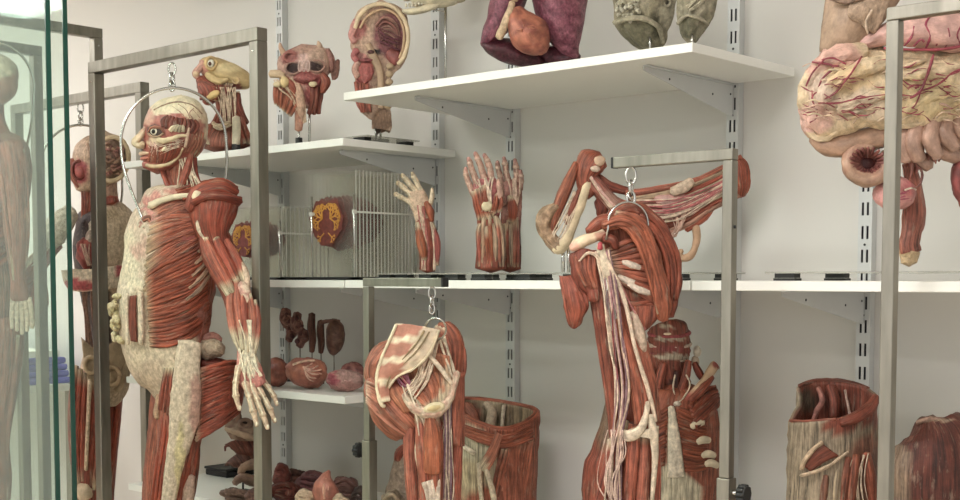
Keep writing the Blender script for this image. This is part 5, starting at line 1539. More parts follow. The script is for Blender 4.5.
    ves([(822, 60, 40), (832, 58, 42), (846, 64, 44)], 1.2); ves([(806, 86, 32), (812, 72, 36), (824, 60, 40)], 1.2); ves([(910, 98, 52), (920, 92, 54), (926, 76, 54), (934, 54, 50)], 1.9); ves([(918, 92, 54), (938, 84, 54), (955, 72, 50), (975, 66, 44)], 1.4)
    ves([(922, 88, 54), (916, 102, 50), (912, 108, 48)], 1.2); ves([(936, 74, 55), (948, 76, 53), (962, 70, 48)], .9); ves([(884, 48, 38), (915, 49, 44), (950, 48, 44), (975, 42, 40)], 2.2)
    for i in range(16):
        a = random.random() * 6.28; x, y = 816 + random.uniform(-4, 6), 104 + random.uniform(-6, 8)
        ves([(x, y, 38), (x + 8 * cos(a), y + 7 * sin(a), 37), (x + 16 * cos(a + .4), y + 13 * sin(a + .4), 33)], random.uniform(.5, 1.1))
    for i in range(60):
        x = random.uniform(815, 975); y = random.uniform(62, 116); a = random.uniform(-.6, .2) + (3.14 if random.random() < .4 else 0)
        d = 50
        ves([(x, y, d), (x + 8 * cos(a), y + 8 * sin(a), d + 1), (x + 17 * cos(a + .3), y + 17 * sin(a + .3), d - 3)], random.uniform(.4, .8))
    t.part('blood_vessels', b, label='branching red blood vessels on the apron')
    # colon and small bowel
    b = MB()
    cb = H('b5907a')
    S.tube(b, [(812, 138, 6, 6, 6), (824, 144, 10, 10, 10), (840, 146, 14, 12, 11), (858, 142, 18, 12, 11), (880, 136, 20, 12, 11), (900, 132, 18, 10, 10)], H('a88468'), OR, n=18, flute=.05, wob=1.5)
    lp = []
    for i in range(17):
        a = -.6 + 5.6 * i / 16
        lp.append((868 + 19.5 * cos(a), 163 + 17 * sin(a), 22 + 3 * sin(a), 7.5, 10))
    S.tube(b, lp, streaky(H('b08c70'), H('a57d64'), 40), OR, n=18, sub=4, wob=1.2)
    t.part('large_bowel', b)
    b = MB()
    for i in range(20):
        a = 2 * pi * i / 20
        S.tube(b, [(868 + 19 * cos(a), 163 + 16 * sin(a), 31, 1.6), (868 + 13.5 * cos(a), 163 + 11.5 * sin(a), 27, 2.2), (868 + 8 * cos(a), 163 + 6.5 * sin(a), 16, 1.6)], mix(H('8a5244'), H('6a342e'), random.random()), OR, n=8)
    S.blob(b, (868, 163, 8), (12, 9, 5), H('6a3430'), OR)
    t.part('bowel_mouth', b, label='dark pleated opening in the bowel loop')
    b = MB()
    for p in ([(908, 130, 22), (902, 146, 24), (908, 160, 22)], [(920, 124, 26), (914, 142, 28), (920, 160, 26)], [(934, 118, 26), (930, 138, 30), (938, 156, 26)], [(948, 120, 22), (946, 134, 26), (956, 148, 22)], [(962, 112, 20), (962, 128, 24), (974, 140, 20)], [(978, 108, 14), (980, 124, 16), (986, 138, 12)], [(926, 128, 10), (944, 150, 12), (966, 156, 10)], [(896, 140, 12), (912, 154, 10), (930, 166, 10)]):
        S.tube(b, [(*q, (8.5, 10, 7)[i], (9, 11, 8)[i]) for i, q in enumerate(p)], mul(cb, random.uniform(.92, 1.08)), OR, n=16, sub=6, wob=1.4, wsc=60)
    t.part('small_bowel', b, label='pinkish brown folds of small bowel')
    b = MB()
    for i in range(14):
        x = 912 + i * 4.2; y = 168 - i * 1.9
        S.tube(b, [(x, y - 8, 14, 3), (x + random.uniform(-2, 2), y, 15, 2.6), (x + random.uniform(-3, 3), y + random.uniform(3, 9), 15, 1)], mix(H('a8705c'), H('8f4f40'), random.random()), OR, n=7)
    t.part('cut_fringe', b)
    b = MB()
    S.blob(b, (895, 194, 18), (21, 17, 15), paint(H('c4887e'), [('e', 908, 190, 8, 10, H('b0605c'))], 3, 50), OR, wob=.15)
    S.tube(b, [(882, 166, 20, 2.4), (884, 176, 24, 3.4), (888, 184, 28, 2)], H('d2b28c'), FI)
    S.cables(b, [(878, 186, 24), (892, 190, 33), (908, 186, 30)], [(880, 200, 24), (895, 204, 32), (912, 200, 24)], 7, .5, H('a8404a'), 2)
    S.tube(b, [(914, 162, 16, 1.4), (922, 172, 18, 1.5), (920, 184, 20, 1.4), (914, 188, 22, 1.2)], H('8a5a48'), FI)
    S.cable(b, [(905, 190, 33), (912, 188, 32), (916, 190, 28)], .8, H('e2d0b4'))
    t.part('bladder', b, label='small round pink bladder')
    b = MB()
    S.tube(b, [(908, 164, 8, 6, 7), (912, 180, 4, 8, 9), (914, 200, 4, 11, 11), (914, 218, 6, 12, 11), (911, 234, 8, 10, 9), (909, 244, 8, 11, 10), (910, 252, 8, 11, 10)], paint(H('a5604f'), [('e', 912, 216, 8, 16, H('8a4838'))], 3, 60), MU, n=20, flute=.06, wob=1.5)
    S.tube(b, [(910, 251, 8, 11, 10), (909, 258, 8, 9.5, 9), (909, 263, 8, 8.5, 8)], H('cdb183'), FAT, n=14, wob=1.5)
    t.part('rectum', b, label='red brown rectum with a cream cut end')
    t.finish(S.V(905, 264))
    t = Thing('organ_piece', 'dark red organ cut off by the right picture edge below the bowel', 'organ specimen')
    S2 = Sp(2.50); b = MB()
    S2.tube(b, [(972, 150, 0, 4, 4), (966, 166, 0, 11, 11), (964, 184, 0, 13, 12), (966, 200, 0, 9, 9), (970, 211, 0, 4, 5)], streaky(H('8f4038'), H('7a3a34'), 70), OR, n=20, wob=3, wsc=90)
    t.part('lobe', b)
    b = MB(); b.rod([S2.V(972, 150), S2.V(972, -8)], .0012, M_STEELD, n=6); t.part('wire', b)
    t.finish(S2.V(966, 212))


tract()
# ------------------------------------------------------------------ helpers for standing specimens
def yb_at(S, zs, d=0):
    """picture row of a height zs at this depth"""
    return proj(PZ(480, 278, S.z) * 0 + Vector((S.V(480, 278, d).x, S.V(480, 278, d).y, zs)))[1]


def pin(S, x, y0, y1, d=0, r=.003, m=None):
    b = MB()
    b.rod([S.V(x, y0, d), S.V(x, y1, d)], r, m or M_STEELD, n=10)
    return b


def plate_base(X, Y, w, dp, zs, label, feet=2):
    t = Thing('display_base', label, 'base plate', 'clear display bases on black feet')
    b = MB(); b.box((X - w / 2, Y - dp / 2, zs + .0165), (X + w / 2, Y + dp / 2, zs + .0205), M_PLATE); t.part('plate', b, False)
    xs = [X - w / 2 + .045 + i * (w - .09) / max(1, feet - 1) for i in range(feet)]
    for x in xs:
        for y in (Y - dp / 2 + .02, Y + dp / 2 - .02):
            b = MB()
            for (z0, z1, q) in ((0, .006, .027), (.006, .0165, .024)):
                b.box((x - q, y - .014, zs + z0 + .0005), (x + q, y + .014, zs + z1), M_BLACK)
            t.part('rubber_foot', b, False)
    t.finish()
    return zs + .0207


# ------------------------------------------------------------------ clear racks of brain slices
def rack(x0, x1, y0, y1, h, n, label, brain, bcx, bw, bh, bz):
    t = Thing('slice_rack', label, 'brain slice rack', 'clear racks of brain slices')
    z0 = Z_M + .0005
    b = MB()
    for i in range(4):
        xx = (x0 + .004, x1 - .016)[i % 2]; 
        b.box((xx - .004, y0, z0), (xx + .016, y1, z0 + .009), M_BLACK) if i < 2 else None
    b.box((x0, y0, z0), (x1, y0 + .018, z0 + .009), M_BLACK); b.box((x0, y1 - .018, z0), (x1, y1, z0 + .009), M_BLACK)
    t.part('base_bar', b, False)
    st = (y1 - y0 - .02) / (n - 1)
    for i in range(n):
        y = y0 + .01 + st * i
        b = MB(); b.box((x0 + .004, y - .002, z0 + .0095), (x1 - .004, y + .002, z0 + h), M_ACRYL)
        b.box((x1 - .0038, y - .002, z0 + .0095), (x1 - .003, y + .002, z0 + h), M_EDGE)
        pi_ = t.part('acrylic_sheet', b, False)
        u = (i / (n - 1) - .3) / .62
        if abs(u) < 1:
            k = sqrt(1 - u * u)
            b = MB(); mi = b.mat(FI)
            ring = []; K = 40
            top = []
            for j in range(K):
                a = 2 * pi * j / K
                r = 1 + .05 * sin(a * 9 + i) + .03 * sin(a * 15 + 2 * i)
                px = cos(a) * bw / 2 * k * r * (.86 if sin(a) < -.45 else 1); pz = sin(a) * bh / 2 * k * r - (.09 * bh if abs(cos(a)) < .18 and sin(a) > 0 else 0)
                ring.append((bcx + px, bz + pz))
            A = [Vector((p[0], y - .0042, p[1])) for p in ring]; B = [Vector((p[0], y - .0022, p[1])) for p in ring]
            c1 = brain
            o = b.grid([A, B], lambda r, c: (c * .004, r * .004), [[c1] * K, [c1] * K], mi, True)
            b.fan_cap([o + j for j in range(K)], Vector((bcx, y - .0042, bz)), c1, mi)
            b.fan_cap([o + K + j for j in range(K)], Vector((bcx, y - .0022, bz)), c1, mi)
            bp = t.part('brain_slice', b, False)
            if i == 0:
                b = MB(); rnd = random.Random(3)
                def branch(px, pz, ang, ln, r, dep):
                    q = Vector((px + cos(ang) * ln, y - .0046, pz + sin(ang) * ln))
                    b.rod([Vector((px, y - .0046, pz)), q], r, MBR, H('d69a30'), n=6)
                    if dep:
                        for s in (-1, 0, 1):
                            branch(q.x, q.z, ang + s * rnd.uniform(.5, .9), ln * rnd.uniform(.55, .75), r * .72, dep - 1)
                for s in (-1, 1):
                    for a in (.3, .95, 1.5, -.5):
                        branch(bcx + s * bw * k * .12, bz + bh * k * .06, pi / 2 - s * (pi / 2 - a), bw * k * .135, .0025, 3)
                for s in (-1, 1): branch(bcx + s * .01, bz - bh * k * .24, -pi / 2 + s * .9, bw * k * .12, .002, 2)
                t.part('white_matter', b, parent=bp)
    for (xx, yy) in ((x1 + .002, y0 - .003), (x0 + .05, y0 - .003), (x1 + .002, y1 + .001)):
        b = MB(); b.rod([Vector((xx, yy, z0 + .0092)), Vector((xx, yy, z0 + h * .78))], .0032, M_STEELD, n=10)
        t.part('rod', b)
    b = MB()
    zc = z0 + h * .60
    b.box((x1 - .004, y0 - .006, zc), (x1 + .006, y0 + .004, zc + .012), M_CLIP)
    for i in range(n * 2):
        y = y0 + .008 + (y1 - y0 - .01) * i / (n * 2 - 1)
        b.box((x1 - .003, y - .0018, zc + .003), (x1 + .001, y + .0018, zc + .009), M_CLIP)
    b.box((x1 - .0012, y0, zc + .005), (x1 + .0012, y1, zc + .007), M_CLIP)
    t.part('spacer_comb', b, False)
    b = MB(); b.box((x0 + .043, y0 - .008, zc), (x0 + .057, y0 + .003, zc + .010), M_CLIP); t.part('clip', b, False)
    t.finish()


M_EDGE = clear('sheet_edge', H('f0f0ec'), .5, H('d8d5cc'))
MBR = plain('white_matter', H('b98432'), .5, namt=.15)
M_CLIP = clear('frosted_clip', H('e8e8e4'), .75, H('dedad0'))
rack(-3.052, -2.812, 2.566, 2.82, .327, 17, 'large clear rack of upright slices showing a yellow veined brown brain section', H('6d3218'), -2.945, .172, .168, Z_M + .178)
rack(-3.56, -3.20, 2.60, 2.80, .238, 11, 'lower clear rack behind the right front post with a red brown brain section', H('7a3a28'), -3.40, .14, .13, Z_M + .135)


# ------------------------------------------------------------------ standing hands
def std_hand(name_lab, S, zs, arm, fing, thumb, cols, tend, backside, extra=None):
    t = Thing('hand_specimen', name_lab, 'hand specimen')
    b = MB()
    A, Pm = arm
    base = cols[0]
    S.tube(b, A, cols[1], MU, n=18, sub=5, flute=.05)
    S.tube(b, Pm, cols[2], FI, n=18, sub=5)
    t.part('forearm', b)
    b = MB()
    for q, r in fing:
        pts = [(x, y, d, r * (1.12, 1, .95, .62)[i]) for i, (x, y, d) in enumerate(q)]
        S.tube(b, pts, cols[3], FI, n=10, sub=5)
        for i in (1, 2): S.blob(b, (q[i][0], q[i][1], q[i][2] + r * .2), (r * 1.1, r * .9, r), mul(tend, .95), FI, nu=10, nv=7)
        S.blob(b, (q[3][0], q[3][1] + 1.5, q[3][2] + r * .3), (r * .5, r * .8, r * .5), cols[4], BO, nu=8, nv=6)
        S.cable(b, [(q[0][0], q[0][1] + 4, q[0][2] + r), (q[1][0], q[1][1], q[1][2] + r * .9), (q[2][0], q[2][1], q[2][2] + r * .8)], .8, tend)
    pts = [(x, y, d, thumb[1] * (1.3, 1.05, .95, .6)[i]) for i, (x, y, d) in enumerate(thumb[0])]
    S.tube(b, pts, cols[3], FI, n=10, sub=5)
    t.part('finger', b)
    if extra: extra(t, S)
    t.floor = zs; t.finish()
    return t


ZP = Z_M + .0207
plate_base(-2.66, 2.70, .16, .26, Z_M, 'clear base under the small cream hand')
S = Sp(zofY(425, 2.70)); y0 = yb_at(S, ZP) - .1
def ex1(t, S):
    b = MB()
    S.cables(b, [(416, 208, 7), (417, 225, 9), (418, 250, 8), (420, y0, 6)], [(428, 210, 7), (432, 226, 8), (436, 250, 7), (435, y0, 5)], 10, .9, CRM, 1, cols=[CRM, H('d8b898'), H('b86a52')])
    S.mus(b, [(418, 226, 6), (421, 245, 8), (425, 262, 7)], H('b5603f'), 5, ends=(.15, .05)); S.mus(b, [(432, 226, 5), (437, 245, 6), (437, 268, 5)], H('a8504a'), 3.5, ends=(.15, .1))
    S.mus(b, [(426, 205, 8), (430, 214, 9), (432, 224, 8)], H('a8563c'), 4)
    t.part('tendon', b, label='cream tendons over red muscle')
std_hand('small cream tendon hand on red forearm, standing right of the large slice rack', S, ZP,
         ([(427, y0, 0, 8, 6), (428, 262, 0, 8.5, 7), (426, 240, 0, 9.5, 7), (424, 222, 0, 8, 6)], [(424, 226, 0, 8, 5), (422, 214, 0, 9, 5), (418, 202, 0, 10, 4.5), (416, 194, 0, 8, 4)]),
         [([(412, 206, 0), (405, 202, 0), (399, 199, 1), (395, 196, 2)], 2.6), ([(413, 199, 0), (406, 193, 0), (401, 188, 1), (397, 184.5, 2)], 2.7), ([(416, 195, 0), (410, 187, 0), (405, 181, 1), (402, 177, 2)], 2.7), ([(421, 195, 0), (417, 186, 0), (414, 180, 1), (412, 175, 2)], 2.6)],
         ([(428, 212, 4), (431, 204, 7), (432, 198, 8), (432.5, 191, 8)], 2.6), [CRM, H('a8503c'), H('d2b592'), H('dcc8a2'), H('d9c39a')], H('e6d6b0'), False, ex1)

plate_base(-2.395, 2.685, .29, .30, Z_M, 'clear base under the pair of red hands', 3)
S = Sp(zofY(487, 2.66)); y0 = yb_at(S, ZP) - .1
def ex2(t, S):
    b = MB()
    S.blob(b, (487, 211, 10), (5.5, 5, 4), H('dccba2'), BO, wob=.15)
    S.fan(b, [(480, 224, 7), (476, 210, 9), (473, 196, 7)], [(492, 222, 7), (486, 206, 11), (484, 190, 7)], 4, H('a85038'), None, flat=.8, ends=(.2, .2))
    S.fan(b, [(490, 220, 8), (494, 208, 12), (496, 198, 8)], [(500, 216, 8), (502, 206, 9), (500, 194, 6)], 5, H('b0583e'), None, flat=.9, ends=(.2, .2))
    for i, c in enumerate((H('b0584a'), H('c9a888'), H('b5603f'), H('c2693f'), CRM, H('b5705a'), H('d9c0a0'))):
        u_ = random.uniform(-1.5, 1.5); S.mus(b, [(481 + i * 2.9, 224 + random.uniform(-6, 8), 6), (479.5 + i * 3.8 + u_, 240 + u_ * 4, 9 - abs(i - 3)), (479 + i * 4.1 - u_, y0 - 2, 7 - abs(i - 3))], mix(c, H('a8543f'), .35), random.uniform(1.8, 3.4), 3, taper=.6, ends=(.25, .05), tend=H('cdb092'))
    S.cables(b, [(482, 216, 10), (480, 200, 9), (474, 184, 6)], [(496, 216, 10), (496, 198, 9), (500, 180, 4)], 8, .8, H('dcc6a8'), 1.5)
    t.part('tendon', b)
std_hand('larger red open hand with a pale wrist bone, left of the pair', S, ZP,
         ([(491, y0, 0, 15, 9), (491, 255, 0, 14, 9), (490, 235, 0, 12, 8), (488, 220, 0, 11, 7)], [(488, 224, 0, 11, 7), (487, 208, 0, 14, 6), (486, 194, 0, 14, 5.5), (485, 184, 0, 11, 5)]),
         [([(474, 200, 0), (469, 188, 0), (466, 179, 1), (465.5, 172, 2)], 3.0), ([(478, 190, 0), (473, 177, 0), (470, 168, 1), (468, 162, 2)], 3.2), ([(485, 186, 0), (481, 172, 0), (478, 164, 1), (475, 157, 2)], 3.3), ([(492, 188, 0), (490, 174, 0), (487, 165, 1), (484, 158.5, 2)], 3.2)],
         ([(497, 208, 4), (500, 198, 8), (499, 190, 9), (498, 184, 9)], 3), [CRM, H('9c4c3a'), H('b0685a'), H('c29a80'), H('c08a7c')], H('d0ae92'), False, ex2)
S = Sp(zofY(510, 2.77)); y0 = yb_at(S, ZP) - .1
def ex3(t, S):
    b = MB()
    S.mus(b, [(510, 200, 5), (513, 214, 8), (511, 226, 6)], H('a44c34'), 5.5, ends=(.2, .1))
    for i, c in enumerate((H('9c4a38'), H('c9a888'), H('a8543f'), CRM, H('a06048'), H('8f4a3c'))):
        u_ = random.uniform(-1.5, 1.5); S.mus(b, [(502 + i * 3.0, 222 + random.uniform(-6, 8), 6), (501 + i * 3.3 + u_, 242, 8), (501 + i * 3.5 - u_, y0 - 2, 6)], mix(c, H('96483a'), .35), random.uniform(1.8, 3.2), 3, taper=.6, ends=(.25, .05), tend=H('c2a284'))
    S.cables(b, [(502, 215, 8), (502, 200, 8), (500, 184, 5)], [(517, 215, 8), (519, 200, 7), (520, 182, 5)], 9, .8, H('cdb294'), 1.5)
    t.part('tendon', b)
std_hand('narrower brown red hand standing behind the larger one, right of the pair', S, ZP,
         ([(510, y0, 0, 11, 8), (510, 255, 0, 11.5, 8), (510, 235, 0, 10.5, 8), (511, 220, 0, 10, 7)], [(511, 224, 0, 10, 7), (511, 208, 0, 11, 6), (511, 194, 0, 11, 5.5), (511, 186, 0, 9, 5)]),
         [([(503, 192, 0), (500, 180, 0), (498, 172, 1), (497.5, 165, 2)], 3.0), ([(509, 188, 0), (506, 176, 0), (505, 168, 1), (504, 161, 2)], 3.1), ([(516, 189, 0), (516.5, 178, 0), (516, 171, 1), (515, 163, 2)], 3.1), ([(520, 194, 0), (521, 186, 0), (521, 180, 1), (520, 174, 2)], 2.8)],
         ([(504, 208, 5), (501, 200, 9), (501, 193, 10), (502, 188, 10)], 2.8), [CRM, H('8f4838'), H('9c6a54'), H('a8826a'), H('a8786a')], H('c2a488'), True, ex3)


# ------------------------------------------------------------------ spread shoulders on pins
def spread():
    plate_base(-1.945, 2.72, .57, .26, Z_M, 'wide clear base under the spread shoulder specimen', 4)
    S = Sp(zofY(640, 2.70)); y0 = yb_at(S, ZP) - .2
    t = Thing('shoulder_girdle_specimen', 'spread shoulder specimen on pins, limbs reaching left and right behind the arm frame', 'shoulder specimen')
    b = MB()
    S.tube(b, [(588, 196, 0, 7, 8), (586, 180, 0, 9, 10), (590, 166, 0, 14, 12), (595, 158, 0, 14, 11), (598, 154, 0, 7, 6)], H('a5533d'), MU, n=20, flute=.06, wob=1.5)
    S.blob(b, (599, 161, 9), (6.5, 5.5, 4), H('c9a888'), BO, wob=.2); S.blob(b, (595, 169, 11), (5, 3, 2.5), H('d3bca0'), FI, wob=.3)
    S.tube(b, [(577, 163, 0, 4), (566, 188, 0, 6.5), (556, 214, 0, 5.5), (552, 232, 0, 4)], H('a85a40'), MU, n=14, flute=.08)
    S.mus(b, [(582, 186, 6), (574, 204, 8), (566, 224, 8)], H('94452f'), 4)
    t.part('upper_arm', b)
    b = MB()
    S.tube(b, [(588, 182, 5, 5), (580, 204, 6, 5.5), (572, 226, 6, 5), (566, 240, 5, 6), (560, 248, 4, 6.5), (554, 250, 4, 4)], H('d6c19a'), BO, n=14)
    S.tube(b, [(558, 206, 0, 4, 6), (546, 216, 0, 8, 8), (544, 228, 0, 7, 8), (552, 240, 0, 7, 8), (560, 248, 2, 7, 8)], streaky(H('b89a72'), H('8f7450'), 60), FI, n=18, flute=.12, wob=2)
    t.part('bone', b, label='cream upper arm bone with frayed end')
    b = MB()
    S.cables(b, [(574, 190, 8), (566, 210, 10), (556, 228, 8), (550, 238, 6)], [(580, 200, 10), (572, 218, 11), (566, 234, 9), (560, 246, 8)], 11, .7, H('d9c3a2'), 2)
    S.cables(b, [(590, 176, 12), (606, 196, 12), (620, 206, 10), (650, 212, 8)], [(598, 186, 10), (610, 206, 10), (628, 222, 8), (660, 224, 6)], 14, .9, H('d2a894'), 2.5, cols=[H('d2a894'), H('c27a6a'), CRM])
    S.cables(b, [(630, 200, 14), (670, 200, 16), (705, 190, 12), (738, 172, 8)], [(640, 222, 12), (675, 220, 14), (700, 206, 12), (730, 188, 8)], 18, .7, H('d6bda0'), 2, cols=[H('d6bda0'), CRM, H('b86a5c')])
    S.cables(b, [(668, 214, 14), (676, 226, 12), (668, 238, 10)], [(690, 208, 12), (684, 222, 12), (676, 236, 10)], 9, .7, H('c9a58a'), 2)
    t.part('nerve_bundle', b)
    b = MB()
    S.tube(b, [(590, 178, 2, 6, 7), (602, 192, 3, 7.5, 8), (614, 204, 2, 8, 9), (630, 212, 0, 12, 10), (650, 212, 0, 16, 12), (664, 214, 0, 16, 12)], paint(H('b0685a'), [('e', 610, 200, 8, 8, H('c99886'))], 3, 60), MU, n=18, flute=.08, wob=2)
    S.tube(b, [(598, 176, -4, 3), (610, 186, -4, 5), (630, 192, -4, 4)], H('8f4231'), MU)
    S.tube(b, [(598, 200, -2, 5), (602, 208, 0, 7), (600, 216, 0, 4)], H('7a3426'), MU)
    S.tube(b, [(656, 196, 0, 12, 9), (672, 206, 2, 17, 11), (690, 204, 2, 14, 10), (702, 198, 0, 9, 8)], paint(H('c08a7c'), [('e', 668, 206, 12, 10, H('cfa598'))], 3, 50), OR, n=18, wob=1.5)
    S.fan(b, [(626, 194, 4), (660, 189, 8), (700, 178, 8), (742, 157, 4)], [(664, 232, 2), (688, 224, 6), (714, 208, 6), (746, 192, 2)], 9, H('a8503c'), None, flat=.8, colf=lambda q: [RED, H('c9a888'), H('9c4634'), H('d0b596'), H('a85a44'), H('b86a50'), CRM, H('96432f'), H('b5806a')][min(8, int(q * 9))])
    S.tube(b, [(737, 160, 0, 6, 7), (740, 167, 0, 8.5, 10), (741, 177, 0, 9, 11), (742, 187, 0, 8, 9), (741, 196, 0, 4, 5)], H('a0482f'), MU, n=22, flute=.1, fl=8)
    S.mus(b, [(716, 200, 4), (704, 216, 4), (686, 230, 4)], H('a85038'), 5)
    S.tube(b, [(672, 192, 12, 5, 4), (684, 187, 13, 6, 3), (692, 180, 12, 4, 3)], H('cfb898'), FI, n=10)
    t.part('shoulder_muscle', b)
    b = MB()
    S.tube(b, [(687, 222, 4, 2.5), (695, 226, 4, 4), (697, 236, 4, 4), (695, 247, 4, 3.6), (690, 256, 4, 4), (683, 258, 4, 3.6), (679, 254, 4, 3.4), (682, 250, 4, 2.4)], H('c19a74'), BO, n=12, wob=1)
    S.tube(b, [(676, 224, 2, 2), (688, 218, 3, 3), (700, 212, 3, 2)], H('b5967a'), FI)
    t.part('appendix_hook', b, label='tan hook shaped strip hanging at the right')
    t.part('pin', pin(S, 563, 246, y0, 2, .0045)); t.part('pin', pin(S, 568.5, 246, y0, 2, .0045)); t.part('pin', pin(S, 672, 226, y0, 0, .004))
    t.finish()


spread()
plate_base(-.94, 2.67, .97, .28, Z_M, 'long empty clear base on the right shelf behind the far right post')


# ------------------------------------------------------------------ heads on the upper left shelf
def head_a():
    S = Sp(zofY(225, 2.60)); y0 = yb_at(S, Z_UA + .0005)
    t = Thing('head_specimen', 'yellow skulled half head looking left on a white stand, first from the left', 'head specimen')
    b = MB()
    top = [(207, 56, 0, 7, 9), (211, 60, 0, 13, 15), (217, 68, 0, 19, 20), (222, 78, 0, 22, 21), (226, 90, 0, 19, 18), (226, 102, 0, 14, 14)]
    hs = surf_of(top)
    wedge = [(201, 62, 0, 4, 8), (206, 65, 0, 9, 13), (212, 69, 0, 12, 16), (221, 73, 0, 13, 18), (232, 77, 0, 12.5, 18), (243, 81, 0, 10, 15), (250, 82, 0, 6, 10), (252.5, 82, 0, 2, 5)]
    S.tube(b, wedge, paint(H('bfa36c'), [('e', 203, 72, 6, 7, H('bd7f66')), ('e', 222, 86, 10, 4, H('a8604c')), ('e', 235, 88, 7, 5, H('8f4a3c')), ('e', 230, 68, 14, 5, H('d6bf8a'))], 1.5, 60), BO, n=30, sub=6, wob=.6)
    S.ring(b, (211, 64, 15), (5.2, 6), 1.7, H('c4a468'), BO, tilt=2)
    S.tube(b, [(207, 74, 14, 3), (212, 79, 16, 4), (219, 82, 17, 3.5), (228, 80, 17, 2)], H('cdb077'), BO)
    S.tube(b, [(203, 62, 8, 3), (199.5, 69, 8, 3.4), (195.5, 74, 8, 3.8), (198, 78, 8, 3)], H('cf9f84'), FI)
    S.blob(b, (196, 74.5, 10), (3.2, 3, 3), H('d9bb90'), BO)
    S.ring(b, (236, 81, 16), (3, 3), 1.2, H('bfa070'), BO)
    t.part('skull', b, label='yellow skull cap and brow')
    b = MB()
    S.tube(b, [(198, 79, 5, 3), (203, 83, 7, 8, 9), (209, 91, 8, 12, 12), (208, 99, 6, 8, 8), (204, 102, 5, 4, 5)], H('a5503f'), MU, n=18, flute=.06)
    S.fan(b, [(216, 82, 16), (216, 92, 17), (212, 101, 13)], [(232, 84, 14), (228, 94, 14), (220, 102, 12)], 6, H('9c4a3a'), None, flat=.6, ends=(.2, .1))
    S.fan(b, [(198, 82, 14), (205, 84, 17), (214, 86, 18)], [(200, 99, 10), (208, 98, 14), (217, 96, 17)], 6, H('b0604c'), None, flat=.6)
    S.tube(b, [(224, 88, 2, 12, 12), (226, 102, 0, 10, 11), (228, 116, 0, 11, 11), (228, 126, 0, 15, 13), (226, 134, 0, 23, 17), (225, 142, 0, 27, 19), (225, 147, 0, 26, 18)], H('9c5644'), MU, n=28, sub=6, flute=.04, wob=1.5)
    S.fan(b, [(215, 96, 11), (218, 114, 11), (201, 144, 16)], [(238, 92, 11), (240, 112, 9), (250, 144, 12)], 9, H('a0503e'), None, flat=.5, ends=(.15, .05))
    S.mus(b, [(238, 94, 10), (238, 108, 8), (247, 124, 6)], H('8f3f30'), 4.5)
    t.part('neck_muscle', b)
    b = MB()
    S.cables(b, [(214, 88, 18), (218, 104, 14), (220, 122, 14)], [(236, 88, 16), (236, 104, 13), (236, 124, 13)], 16, .6, H('d6bd9a'), 2)
    S.tube(b, [(208, 98, 16, 3), (214, 95, 18, 4), (219, 93, 18, 2.4)], H('d2b270'), BO)
    S.cables(b, [(212, 122, 18), (218, 126, 20), (228, 122, 20)], [(214, 128, 18), (222, 130, 20), (234, 126, 18)], 5, 1.6, H('d9c39c'), 1)
    t.part('nerve_bundle', b)
    b = MB(); S.blob(b, (211, 64.3, 16), (3.4, 3.9, 3.4), H('ece4d0'), BO); S.blob(b, (210, 64.3, 18.7), (1.8, 2.0, 1.1), H('6a3a22'), OR); t.part('eye', b, label='white eyeball with brown iris')
    b = MB()
    S.tube(b, [(236, 118, 22, 4), (236.5, 130, 22, 4.4), (236, y0 - 11, 22, 4)], H('ddd0b2'), BO, n=14)
    t.part('white_post', b)
    b = MB(); b.rod([S.V(236, y0 - 11, 22), S.V(236, y0 - 1.5, 22)], .014, M_BLACK, n=16)
    p = S.V(232, y0, 22); b.box((p.x - .06, p.y - .03, Z_UA + .0005), (p.x + .06, p.y + .09, Z_UA + .006), M_BLACK); t.part('stand_foot', b, False)
    t.floor = Z_UA + .0005; t.finish()


